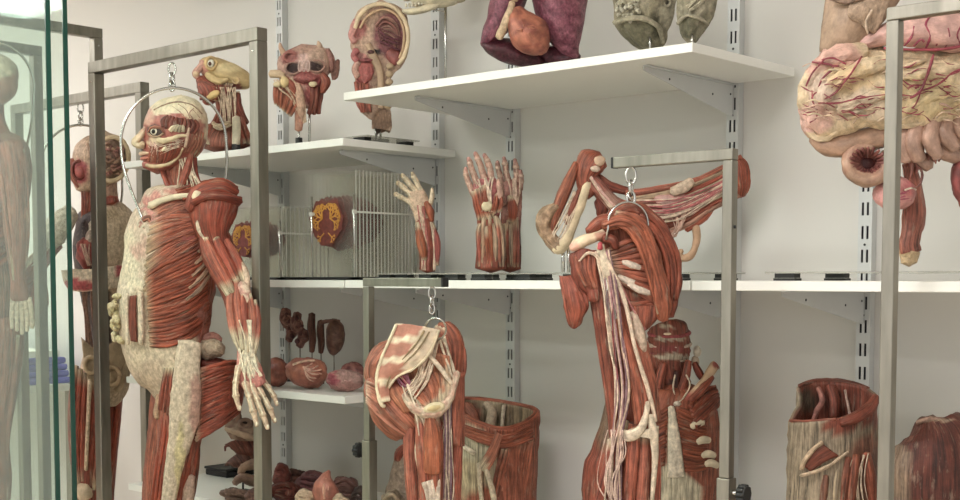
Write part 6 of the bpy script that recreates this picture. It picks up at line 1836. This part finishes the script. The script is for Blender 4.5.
def head_b():
    S = Sp(zofY(304, 2.60)); y0 = yb_at(S, Z_UA + .0005)
    t = Thing('head_specimen', 'frontal slice of a face with sinus hollows painted dark and one ear, on two pins', 'head specimen')
    b = MB()
    sk = [(302, 48, 0, 16, 8), (303, 54, 0, 25, 14), (304, 64, 0, 27, 15), (304, 76, 0, 25, 14), (306, 88, 0, 18, 12), (308, 98, 0, 14, 10), (310, 106, 0, 8, 7)]
    ss = surf_of(sk)
    S.tube(b, sk, paint(H('b59078'), [('e', 291, 58, 10, 8, H('8f5442')), ('e', 293, 68, 7, 6, H('35201b')), ('e', 316, 66, 8, 6, H('35201b')), ('e', 304, 62, 7, 9, H('cdaa9a')), ('e', 305, 78, 11, 7, H('a5503f')), ('e', 320, 82, 8, 8, H('a85a48')), ('e', 322, 55, 12, 9, H('bfa084')), ('e', 314, 95, 10, 12, H('8f4a3a'))], 1.5, 70), FI, n=34, sub=7, wob=1)  # two darkest ellipses put the shade of the sinus hollows into the colour
    S.tube(b, [(284, 54, 4, 3, 3), (281, 48, 4, 2.4, 3), (280, 43, 4, 1, 2)], H('c09a7c'), BO); S.tube(b, [(319, 50, 2, 4, 6), (319, 45, 2, 3, 4), (318, 41, 2, .8, 2)], H('bfa084'), BO)
    S.tube(b, [(326, 50, -2, 4, 8), (331, 60, -2, 4, 10), (331, 72, -2, 3, 8)], H('9c6f5c'), FI)
    S.ring(b, (293, 68, ss(293, 68)), (7.5, 6), 1.0, H('a8826c'), FI); S.ring(b, (316, 66, ss(316, 66)), (8.5, 6), 1.0, H('a88068'), FI)
    S.ring(b, (290, 57, ss(290, 57)), (6, 5), 1.8, H('a0604c'), FI)
    for x in (300, 304, 308): S.ring(b, (x, 66, ss(x, 66) + .4), (1.6, 5.5), .7, H('cdb0a0'), FI, n=14)
    t.part('face_slice', b)
    b = MB()
    S.blob(b, (305, 78, ss(305, 78) - 1), (11, 5, 4), H('94503f'), FI, wob=.25); S.mus(b, [(322, 74, 14), (326, 82, 15), (322, 92, 13)], H('a4503e'), 5); S.mus(b, [(286, 78, 12), (292, 86, 14), (298, 96, 12)], H('a4503e'), 4)
    S.fan(b, [(276, 84, 10), (275, 94, 8), (276, 104, 6)], [(300, 90, 13), (296, 104, 12), (290, 116, 8)], 7, H('b06048'), None, flat=.8, ends=(.1, .1))
    S.fan(b, [(312, 88, 12), (312, 102, 10), (309, 114, 6)], [(322, 86, 8), (320, 102, 6), (318, 114, 4)], 3, H('8a4638'), None, flat=.9)
    t.part('jaw_muscle', b)
    b = MB()
    S.tube(b, [(270, 74, 8, 4), (278, 74, 10, 4), (284, 76, 11, 3)], H('cdb08a'), BO); S.blob(b, (285, 82, 15), (4.5, 5, 4), H('d6ba80'), BO, wob=.2); S.blob(b, (277, 84, 13), (4, 3, 3), H('dcc69c'), BO, wob=.2); S.blob(b, (313, 84, 16), (4, 2.6, 3), H('d9c49a'), BO, wob=.2)
    S.tube(b, [(297, 84, 14, 3), (300, 98, 13, 4.5), (301, 112, 10, 4), (300, 122, 8, 3)], H('cba582'), FI, flute=.1)
    S.cables(b, [(272, 80, 12), (282, 88, 14), (294, 100, 13), (302, 124, 8)], [(292, 78, 14), (300, 92, 14), (304, 104, 13), (306, 122, 8)], 10, .8, H('d6bd98'), 2)
    S.tube(b, [(298, 106, 8, 4), (299, 118, 8, 4.4), (298.5, 130, 7, 4)], H('bf8a68'), FI)
    t.part('tendon', b)
    b = MB(); S.sheet(b, [[(330, 68, -3), (336, 60, -5), (339, 60, -8)], [(331, 75, -3), (336, 72, -4), (338.5, 70, -8)], [(332, 80, -3), (334, 80, -4), (337, 78, -7)]], 2.4, H('a47c66'), FI); t.part('ear', b)
    for x, yt in ((299, 128), (309.5, 104)):
        b = MB(); b.rod([S.V(x, yt, 3), S.V(x, y0 - 1.2, 3)], .0042 if x > 305 else .003, M_STEELD)
        t.part('pin', b)
        b = MB(); p = S.V(x, y0, 3); b.rod([Vector((p.x, p.y, Z_UA + .0005)), Vector((p.x, p.y, Z_UA + .03 if x < 305 else Z_UA + .007))], .011, M_BLACK, n=16); t.part('pin_foot', b)
    t.finish()


def head_c():
    plate_base(-2.90, 2.72, .20, .22, Z_UA, 'clear base under the head sawn in half')
    S = Sp(zofY(380, 2.72)); y0 = yb_at(S, Z_UA + .0208)
    t = Thing('head_specimen', 'head sawn in half lengthwise showing the empty brain cavity, pinned behind the upper shelf', 'head specimen')
    b = MB()
    out = [(381, 2.5, -3, 6, 8), (381, 5, -3, 15, 16), (381, 12, -3, 24, 21), (381, 22, -3, 27.5, 23), (380, 34, -3, 29.5, 24), (379.5, 46, -3, 29.5, 23), (378, 56, -3, 27, 20), (375, 66, -3, 21.5, 17), (373, 76, -3, 18.5, 15), (373, 88, -3, 17.5, 14), (373.5, 100, -3, 18, 14), (377, 108, -3, 14, 12), (381, 112, -3, 10, 10), (382, 127, -3, 10, 10), (382, 129, -3, 8, 8)]
    col = paint(H('c2a283'), [('e', 391, 36, 17, 24, H('7d4640')), ('e', 392, 34, 13, 18, H('8f5a52')), ('e', 394, 54, 8, 9, H('84463c')), ('e', 357, 29, 9, 10, H('b5705e')), ('e', 364, 70, 11, 13, H('b5604a')), ('e', 360, 58, 8, 5, H('bd8270')), ('e', 377, 52, 5, 3.4, H('1c1210')),
                              ('e', 362, 92, 8, 18, H('a85544')), ('e', 380, 84, 9, 30, H('a8886a')), ('e', 390, 72, 6, 10, H('b59878')), ('e', 382, 120, 12, 11, H('8a6c4e')), ('e', 360, 10, 8, 10, H('d3b894'))], 1.2, 80)
    S.tube(b, out, col, FI, n=44, sub=7, front=.12, wob=.5)
    S.tube(b, [(357, 20, 1, 4, 3), (353, 30, 1, 4, 3), (351.5, 36, 1, 3.4, 3), (355, 42, 1, 4, 3)], H('c98c78'), FI)
    S.tube(b, [(357, 50, 1, 4, 4), (353.5, 56, 1, 3, 4), (357, 61, 1, 3, 4)], H('b86a5c'), FI); S.tube(b, [(358, 62, 1, 3.4), (355, 70, 1, 3.6), (358, 77, 1, 3.4)], H('c2957c'), FI)
    S.fan(b, [(356, 82, 2), (358, 98, 2), (362, 112, 2)], [(367, 84, 2), (368, 98, 2), (370, 112, 2)], 4, H('a85544'), None, flat=.8)
    t.part('half_head', b)
    b = MB()
    arc = [(355, 28, 3), (360, 15, 4), (371, 6, 4), (384, 4, 4), (397, 10, 4), (406, 24, 4), (408, 40, 4), (404, 56, 4), (398, 64, 3)]
    S.tube(b, [(*p, 2.2, 1.6) for p in arc], H('dcc49c'), BO, n=8, sub=6)
    arc2 = [(360, 28, 4), (366, 18, 4), (376, 11, 4), (388, 10, 4), (399, 18, 4), (404, 32, 4), (403, 48, 4), (399, 58, 3)]
    S.tube(b, [(*p, 1.3, 1.2) for p in arc2], H('c9a57c'), BO, n=8, sub=6)
    t.part('skull_rim', b, label='cream sawn rim of the skull')
    b = MB()
    S.fan(b, [(376, 26, 1), (384, 18, 2), (396, 24, 2), (400, 40, 1)], [(382, 44, 1), (388, 40, 2), (394, 44, 2), (396, 52, 1)], 7, H('9a6258'), None, flat=.6, colf=lambda q: H('8f5850') if int(q * 9) % 2 else H('a87668'), fill=.45)
    S.cables(b, [(378, 24, 3), (388, 30, 4), (402, 34, 3)], [(380, 42, 3), (390, 48, 4), (400, 52, 3)], 8, .6, H('6a2f33'), 2)
    S.blob(b, (393, 56, 1), (7, 8, 3.5), H('8a453a'), OR, wob=.25)
    S.blob(b, (364, 72, 0), (10, 10, 3), H('ad5e4a'), FI, wob=.2)
    S.tube(b, [(368, 44, .6, 3, 1.6), (374, 58, .6, 4, 1.8), (380, 72, .6, 3.4, 1.8), (381, 92, .6, 3.4, 1.8), (381, 108, .6, 3, 1.6)], H('b59676'), BO, n=10)
    for i in range(6): S.blob(b, (390 - i * .4, 66 + i * 8, 1), (4, 3.2, 2.4), H('b89c78'), BO, nu=10, nv=7)
    S.blob(b, (371, 52, 2), (3.5, 2, 1.2), H('5d3a30'), FI); S.blob(b, (366, 60, 2), (7, 1.8, 1.4), H('8f4a40'), FI)
    t.part('inner_face', b)
    for x in (376, 380.5): t.part('pin', pin(S, x, 126, y0, -4, .0035))
    t.finish()


head_a(); head_b(); head_c()


# ------------------------------------------------------------------ things on the upper right shelf
def lungs():
    S = Sp(zofY(530, 2.66)); y0 = yb_at(S, Z_UB + .0005)
    t = Thing('lung_specimen', 'purple red lungs around an orange brown heart, standing on two pins', 'lungs')
    lc = lambda a, c: (lambda x, y, p: mix(H(a), H(c), .5 + 1.2 * noise.noise(p * 60) + .8 * noise.noise(p * 170)))
    b = MB()
    S.tube(b, [(528, -90, -4, 8, 10), (520, -60, -4, 16, 20), (514, -20, -4, 18, 24), (507, 4, -4, 17, 22), (499, 22, -2, 14, 19), (490, 36, 0, 9, 14), (484, 46, 0, 4, 6)], lc('632838', '92505e'), LU, n=28, sub=6, wob=2)
    S.tube(b, [(482, 42, -2, 3, 8), (494, 48, -2, 9, 18), (512, 52, -4, 13, 20), (530, 58, -4, 10, 16), (542, 64, -4, 5, 8)], lc('41181f', '5c2832'), LU, n=24, sub=6, wob=2)
    t.part('lung', b, label='dark left lobe with a thin lower edge')
    b = MB()
    S.tube(b, [(548, -90, -2, 9, 10), (556, -55, -2, 22, 22), (558, -20, 0, 28, 26), (560, 5, 2, 27, 26), (564, 28, 2, 20, 22), (569, 46, 0, 12, 16), (575, 58, 0, 4, 8)], lc('6e3040', 'a4626e'), LU, n=30, sub=6, wob=2.2)
    S.tube(b, [(540, 48, -8, 6, 12), (552, 56, -8, 11, 14), (568, 58, -6, 11, 14), (579, 56, -6, 4, 8)], lc('441a22', '602c36'), LU, n=22, sub=6, wob=2)
    t.part('lung', b, label='mottled pink purple right lobe')
    b = MB()
    S.tube(b, [(516, 10, 22, 7, 8), (520, 20, 26, 14, 14), (528, 32, 28, 20, 18), (536, 42, 26, 17, 15), (544, 50, 22, 7, 8)], streaky(H('b56a48'), H('8f4a34'), 55, 0, .6), OR, n=26, sub=6, wob=1.2)
    for i in range(12):
        a = random.random() * 6.28; S.cable(b, [(526 + 4 * cos(a), 30 + 4 * sin(a), 46), (528 + 10 * cos(a + .3), 32 + 9 * sin(a + .3), 43), (530 + 17 * cos(a + .5), 34 + 13 * sin(a + .5), 35)], .7, H('aa6444'), 1, m=OR)
    hi = t.part('heart', b, label='orange brown heart')
    b = MB(); S.tube(b, [(512, 2, 26, 3), (510, 12, 30, 4, 3.6), (504, 26, 28, 4.4, 4), (499, 38, 24, 4, 4)], H('cdb387'), FI, n=12); S.tube(b, [(522, -60, 16, 6), (520, -20, 20, 6), (514, 0, 26, 4)], H('cdb387'), FI, n=12); t.part('windpipe', b, label='cream windpipe')
    for x in (518, 560): t.part('pin', pin(S, x, 44, y0, 0, .0035))
    t.finish()


def grey_specs():
    for (x0, sx, lab, Y) in ((645, 1.0, 'larger grey green hollow specimen with a white crystal crust, left of two on pins', 2.61), (696, .62, 'smaller grey green hollow specimen at the shelf corner, right of two on pins', 2.585)):
        S = Sp(zofY(x0, Y)); y0 = yb_at(S, Z_UB + .0005)
        t = Thing('hollow_organ_specimen', lab, 'organ specimen')
        b = MB()
        big = sx == 1.0
        if big:
            p = [(650, -70, 0, 12, 14), (648, -45, 0, 28, 26), (646, -15, 0, 32, 28), (645, 8, 0, 31, 28), (646, 24, 2, 28, 25), (650, 38, 2, 20, 18), (656, 48, 0, 11, 10), (658, 52, 0, 4, 4)]
            c = paint(H('8d8769'), [('e', 640, 34, 22, 16, H('6d6a4f')), ('e', 640, 2, 14, 10, H('a09a7c')), ('e', 668, 10, 12, 22, H('a29c80')), ('e', 667, 5, 3, 3.4, H('2a2620')), ('e', 655, 30, 4, 14, H('5d5a42'))], 4, 45)
        else:
            p = [(696, -70, 0, 8, 9), (696, -45, 0, 16, 16), (697, -15, 0, 19, 17), (697, 6, 0, 19, 16), (694, 20, 0, 17, 15), (692, 34, 0, 12, 11), (692, 43, 0, 6, 6), (692, 46, 0, 2, 3)]
            c = paint(H('8d886c'), [('e', 688, 30, 9, 12, H('6a684e')), ('e', 700, 5, 12, 10, H('a39d82'))], 3, 50)
        S.tube(b, p, c, FI, n=34, sub=6, wob=4, wsc=28, flute=.03)
        ps = surf_of(p)
        if big:
            S.tube(b, [(614, 26, 10, 2.4), (628, 22, 26, 3), (644, 22, 30, 3), (658, 30, 26, 2.6), (663, 46, 10, 2.4)], H('a29c7e'), FI, wob=1)
            S.ring(b, (667, 5, ps(667, 5)), (3.4, 4), 1.3, H('a8a286'), FI)
        else:
            S.tube(b, [(678, 26, 6, 1.8), (686, 18, 16, 2), (698, 20, 16, 2), (708, 26, 8, 1.6)], H('a8a286'), FI, wob=1)
            S.cables(b, [(690, 14, 18), (700, 6, 19), (710, -2, 14)], [(686, 8, 18), (698, -2, 19), (706, -10, 16)], 4, .9, H('b5ae90'), 1.5)
        t.part('organ_wall', b)
        if big:
            b = MB()
            for i in range(70):
                x = random.uniform(616, 641); y = random.uniform(0, 26)
                if (x - 628) ** 2 / 150 + (y - 12) ** 2 / 190 > 1: continue
                S.blob(b, (x, y, ps(x, y) + 2.5), (random.uniform(1, 2.2),) * 3, mix(H('d9d3bd'), H('b0a88a'), random.random()), FAT, wob=.4, nu=8, nv=6)
            t.part('crystal_crust', b, label='white crystal crust on the left side')
        for x in ((650,) if big else (692,)): t.part('pin', pin(S, x, 36, y0, 18 if big else 12, .003))
        t.floor = Z_UB + .0005; t.finish()


def jaw():
    S = Sp(zofY(425, 2.80)); y0 = yb_at(S, Z_UB + .0005)
    t = Thing('skull_specimen', 'pale bare skull cut off by the top picture edge, held on a thin steel rod', 'skull')
    b = MB()
    S.tube(b, [(405, 0, 0, 3, 6), (408, -4, 0, 11, 12), (420, -8, 0, 16, 18), (440, -14, 0, 22, 22), (456, -20, 0, 20, 20), (470, -30, 0, 8, 10)], H('d8ccae'), BO, n=26, sub=5, wob=1)
    S.tube(b, [(404, 11, 6, 2.2, 4), (412, 11, 10, 3, 4), (426, 8, 10, 3.6, 4), (436, 4, 8, 4, 4), (438, -10, 6, 4, 4)], H('dccfae'), BO, n=12, wob=.8)
    S.tube(b, [(404, 12, -8, 2.2, 4), (414, 12, -12, 3, 4), (428, 8, -12, 3.6, 4), (438, 2, -10, 4, 4)], H('cbbd9c'), BO, n=12)
    S.blob(b, (458, 0, 2), (7, 3, 8), H('c2b394'), BO, wob=.2)
    t.part('skull', b)
    for i in range(7):
        b = MB(); S.blob(b, (406 + i * 3.2, 5.5 - i * .5, 9 + min(i, 3) * .6), (1.4, 2.4, 1.6), H('e6dcc4'), BO, nu=8, nv=6); t.part('tooth', b)
    b = MB(); b.rod([S.V(445.5, -16), S.V(445.5, y0 - 1)], .0042, M_STEELD); b.rod([S.V(430, 9, -1), S.V(445.5, 12, 0)], .002, M_STEELD); p = S.V(445.5, y0); b.rod([Vector((p.x, p.y, Z_UB + .0005)), Vector((p.x, p.y, Z_UB + .006))], .03, M_STEELD, n=24); t.part('rod', b)
    t.finish()


lungs(); grey_specs(); jaw()


# ------------------------------------------------------------------ organs on the low shelf
def one(name, lab, cat, parts, group=None, floor=None):
    t = Thing(name, lab, cat, group)
    for p in parts: t.part(*p)
    t.floor = floor
    return t.finish()


def low_shelf():
    zs = Z_LA + .0006
    DK = H('6a4030')
    def kid(x, y, rx, ry, lab, shape, Y):
        S = Sp(zofY(x, Y)); y0 = yb_at(S, zs)
        b = MB()
        if shape == 'slice':
            S.tube(b, [(x - rx * .3, y - ry, 0, rx * .5, 3), (x - rx * .5, y - ry * .4, 0, rx * .8, 4), (x, y, 1, rx * .6, 4), (x + rx * .4, y + ry * .4, 1, rx * .7, 4), (x, y + ry, 0, rx * .4, 3)], streaky(DK, H('8f6248'), 90), FI, n=18, wob=2.5, wsc=70)
            for i in range(4): S.blob(b, (x + random.uniform(-.5, .5) * rx, y + (i - 1.5) * ry * .45, 4), (2.2, 2.6, 1.6), H('5a3226'), FI, wob=.3, nu=10, nv=7)
            S.ring(b, (x - rx * .2, y - ry * .3, 4), (rx * .5, ry * .3), 1.1, H('93694f'), FI)
        elif shape == 'tube':
            S.tube(b, [(x, y - ry, 0, rx * .8, rx * .8), (x - .5, y - ry * .3, 0, rx, rx), (x + .6, y + ry * .4, 0, rx * .9, rx), (x, y + ry, 0, rx * .6, rx * .6)], H('744434'), MU, n=14, flute=.06)
        else:
            S.tube(b, [(x - 1, y - ry, 0, rx * .4, 4), (x + 1, y - ry * .6, 0, rx * .9, 8), (x + 1.5, y, 0, rx, 9), (x, y + ry * .6, 0, rx * .85, 8), (x - 1, y + ry, 0, rx * .4, 4)], streaky(H('5d3a2c'), H('74503c'), 60), OR, n=18)
            S.cables(b, [(x - 16, y - ry + 2, 3), (x - 6, y - ry - 1, 4), (x + 6, y - ry, 2)], [(x - 14, y - ry + 6, 3), (x - 4, y - ry + 4, 4), (x + 6, y - ry + 2, 2)], 4, .9, H('7a5642'), 1)
        pp = MB(); pp.rod([S.V(x, y + ry * .7), S.V(x, y0 - 1)], .0022, M_STEEL, n=8); p = S.V(x, y0); pp.rod([Vector((p.x, p.y, zs)), Vector((p.x, p.y, zs + .006))], .011, M_BLACK, n=14)
        one('kidney_specimen', lab, 'kidney specimen', [('organ', b), ('pin', pp)], 'small dark organs on pins')
    kid(289, 325, 8, 16, 'flat dark brown slice on a pin, leftmost on the low shelf', 'slice', 2.74)
    kid(300, 330, 8, 17, 'wrinkled dark brown slice on a pin, second on the low shelf', 'slice', 2.72)
    kid(312, 333, 4.2, 19, 'tall dark tube on a pin between the slices and the oval kidney', 'tube', 2.73)
    kid(321, 337, 4, 16, 'shorter dark tube on a pin beside the oval kidney', 'tube', 2.75)
    kid(334, 337, 9.5, 17, 'oval dark brown kidney on a pin, rightmost on the low shelf', 'oval', 2.74)
    def lump(name, lab, cat, x, Y, rx, ry, rd, col, m, wob, ang=0, extra=None, n=26):
        S = Sp(zofY(x, Y)); y0 = yb_at(S, zs); y = y0 - ry * .92
        b = MB(); S.blob(b, (x, y, 0), (rx, ry, rd), col, m, ang, wob, nu=n, nv=16)
        ps = [('organ', b)]
        if extra: ps.append(extra(S, x, y))
        one(name, lab, cat, ps, floor=zs)
    def veins(S, x, y):
        e = MB()
        for i in range(6):
            a = -1.2 + i * .45
            S.cable(e, [(x - 4, y - 6, 17), (x + 6 * cos(a) - 2, y + 6 * sin(a), 18), (x + 15 * cos(a), y + 10 * sin(a), 13)], .7, H('d2a88a'), 1)
        S.cable(e, [(x - 14, y - 8, 10), (x - 4, y - 11, 14), (x + 8, y - 12, 12)], 1.2, H('d9b896'))
        return ('vein', e)
    lump('liver_specimen', 'orange brown liver piece at the left end of the low shelf', 'liver specimen', 277, 2.575, 12, 15, 14, streaky(H('a8644a'), H('8a4a38'), 40), OR, .2)
    lump('liver_specimen', 'largest orange brown liver with cream veins on the low shelf', 'liver specimen', 307, 2.585, 21, 15.5, 18, streaky(H('b06c4e'), H('96553f'), 30), OR, .15, .12, veins)
    lump('pancreas_specimen', 'pink pitted organ at the front right end of the low shelf', 'organ specimen', 345, 2.60, 19, 11, 11, paint(H('bd9084'), [('e', 332, 380, 6, 7, H('a8444c')), ('e', 350, 388, 18, 4, H('bd8478'))], 4, 90), FAT, .2)
    lump('organ_specimen', 'dark red organ behind the pink one on the low shelf', 'organ specimen', 353, 2.80, 12, 11, 8, streaky(H('7a3c34'), H('a86a5c'), 60), OR, .2)


low_shelf()


# ------------------------------------------------------------------ pile of organs on the lowest left shelf
def pile():
    zs = Z_BOT + .0006
    S = Sp(zofY(245, 2.62)); y0 = yb_at(S, zs)
    t = Thing('organ_stand', 'steel rod stand carrying brown leaf shaped bones and two pale bean organs, below the hand', 'organ stand')
    b = MB(); b.rod([S.V(243, 430, -4), S.V(243, y0 - 1, -4)], .0035, M_STEELD); b.rod([S.V(262, 424, -6), S.V(262, y0 - 1, -6)], .0035, M_STEELD); t.part('rod', b)
    b = MB(); p = S.V(250, y0); b.box((p.x - .09, p.y - .05, zs), (p.x + .09, p.y + .05, zs + .008), M_BLACK); t.part('stand_foot', b, False)
    b = MB()
    S.sheet(b, [[(236, 417, -4), (248, 420, 4), (264, 424, 2)], [(226, 428, 2), (246, 432, 10), (266, 430, 6)], [(234, 437, 4), (248, 441, 10), (266, 436, 6)]], 4, streaky(H('a38a70'), H('7a5a48'), 60), BO, wob=4)
    S.tube(b, [(237, 426, 2, 4), (239, 418, 2, 3), (240, 413, 0, 1)], H('8a6a54'), BO); S.ring(b, (245, 424, 8), (6, 4.5), 1.8, H('8f7460'), BO); S.blob(b, (245, 424, 5), (4, 3, 2), H('2d1e18'), FI)
    S.tube(b, [(225, 429, 4, 1.6), (238, 433, 10, 3), (254, 438, 12, 3), (266, 434, 8, 2)], H('b59c80'), BO, wob=1)
    t.part('upper_bone', b)
    for k, (yy, c) in enumerate(((446, H('7a4030')), (459, H('74483a')))):
        b = MB()
        S.sheet(b, [[(226 - k, yy - 1 + k * 8, 2), (240, yy - 6, 6), (266, yy - 4, 2)], [(232, yy + 2 + k * 3, 6), (246, yy + 3, 10), (266, yy + 3, 6)], [(238, yy + 7, 4), (250, yy + 8, 8), (266, yy + 7, 4)]], 4, c, MU, wob=3)
        if k == 0: S.tube(b, [(232, yy, 4, 1.6), (226, yy, 4, 1.4), (225, yy + 5, 4, 1)], c, FI)
        t.part('leaf_bone', b)
    b = MB(); S.tube(b, [(240, 474, 8, 3), (244, 467, 10, 5), (254, 464, 10, 5.5), (264, 467, 8, 4)], H('b09276'), OR, wob=1); t.part('bean_organ', b)
    b = MB(); S.tube(b, [(234, 484, 10, 3), (241, 478, 12, 6), (252, 480, 12, 6), (262, 484, 10, 4)], H('9a7c64'), OR, wob=2); t.part('bean_organ', b)
    t.finish()
    t = Thing('storage_box', 'flat black box lying on the lowest shelf behind the leaf bones', 'box')
    p = PY(222, 486, 2.86); b = MB(); b.box((p.x - .02, 2.80, zs), (p.x + .11, 2.93, zs + .022), M_BLACK); t.part('box_body', b, False)
    b = MB(); b.box((p.x - .024, 2.796, zs + .0225), (p.x + .114, 2.934, zs + .032), M_BLACK); t.part('lid', b, False); bevel(t.finish(), .004)
    items = [(282, 476, 2.80, 9, 12, H('8f4434'), 'red brown rounded organ at the back of the pile behind the post', OR), (294, 480, 2.86, 14, 11, H('74503f'), 'flat brown lobed organ at the back of the pile', FI), (312, 485, 2.76, 16, 12, H('6f3c3c'), 'purple brown wrinkled organ in the middle of the pile', OR),
             (345, 489, 2.74, 14, 12, H('684238'), 'dark brown lobed organ at the right end of the pile', OR), (326, 491, 2.58, 13, 15, H('b0684e'), 'orange heart with a pointed top at the front of the pile', OR), (306, 499, 2.54, 10, 9, H('cdb08a'), 'cream open organ beside the orange heart', FI), (341, 499, 2.545, 10, 6, H('c7ab84'), 'small cream organ right of the orange heart', FI),
             (286, 494, 2.62, 16, 12, H('7a3226'), 'dark red folded organ beside the front post', MU), (236, 497, 2.535, 15, 8, H('8d7460'), 'grey brown curved organ under the leaf bones', FI), (257, 496, 2.53, 12, 9, H('7d5a4a'), 'brown folded organ left of the front post', FI), (359, 496, 2.66, 8, 10, H('3a2620'), 'blackish organ against the small arm frame', OR), (392, 497, 2.60, 12, 5, H('9a8668'), 'flat tan organ right of the small arm frame', FI)]
    for x, y, Y, rx, ry, c, lab, m in items:
        S = Sp(zofY(x, Y)); y0 = yb_at(S, zs)
        b = MB()
        h = max(6, (y0 - (y - ry)) / 2); yc = y0 - h * .96
        top = y - ry
        heart = lab.startswith('orange heart')
        if heart:
            S.tube(b, [(x + 3, top - 4, 0, 1.5), (x, top + 3, 2, 6, 6), (x - 1, top + 12, 4, 12, 11), (x, top + 22, 4, 13, 13), (x + 1, y0 - 4, 4, 9, 10), (x + 1, y0, 4, 4, 5)], streaky(c, mul(c, .8), 50), m, n=22, wob=1.2)
            S.cables(b, [(x, top + 4, 9), (x - 3, top + 14, 16), (x - 2, top + 24, 17)], [(x + 6, top + 6, 8), (x + 8, top + 14, 13), (x + 6, top + 26, 14)], 5, .7, H('d2a07c'), 1)
        else:
            S.blob(b, (x, yc, 0), (rx, h, max(8, rx * .8)), streaky(c, mul(c, .72), 55), m, random.uniform(-.15, .15), .28, nu=26, nv=16)
            for i in range(3):
                a = random.uniform(-.5, .5)
                S.tube(b, [(x - rx * .7, yc - h * .3 + i * 4 - 2, rx * .5, 1.6), (x, yc - h * .55 + i * 5 + a * 6, rx * .78, 2.6), (x + rx * .7, yc - h * .2 + i * 4, rx * .45, 1.6)], mul(c, random.uniform(.8, 1.25)), m, wob=1)
        one('organ_specimen', lab, 'organ specimen', [('organ', b)], 'loose organs piled on the lowest shelf', floor=zs)


pile()

# ------------------------------------------------------------------ light and view
w = bpy.data.worlds.new('world'); bpy.context.scene.world = w
w.use_nodes = True
w.node_tree.nodes['Background'].inputs[0].default_value = (1, .985, .955, 1)
w.node_tree.nodes['Background'].inputs[1].default_value = 1.38
sc = bpy.context.scene
sc.view_settings.view_transform = 'Standard'
sc.view_settings.look = 'None'
sc.view_settings.gamma = 1
sc.view_settings.exposure = -0.04
sc.view_settings.use_curve_mapping = False
sc.cycles.transparent_max_bounces = 40
sc.cycles.max_bounces = 8
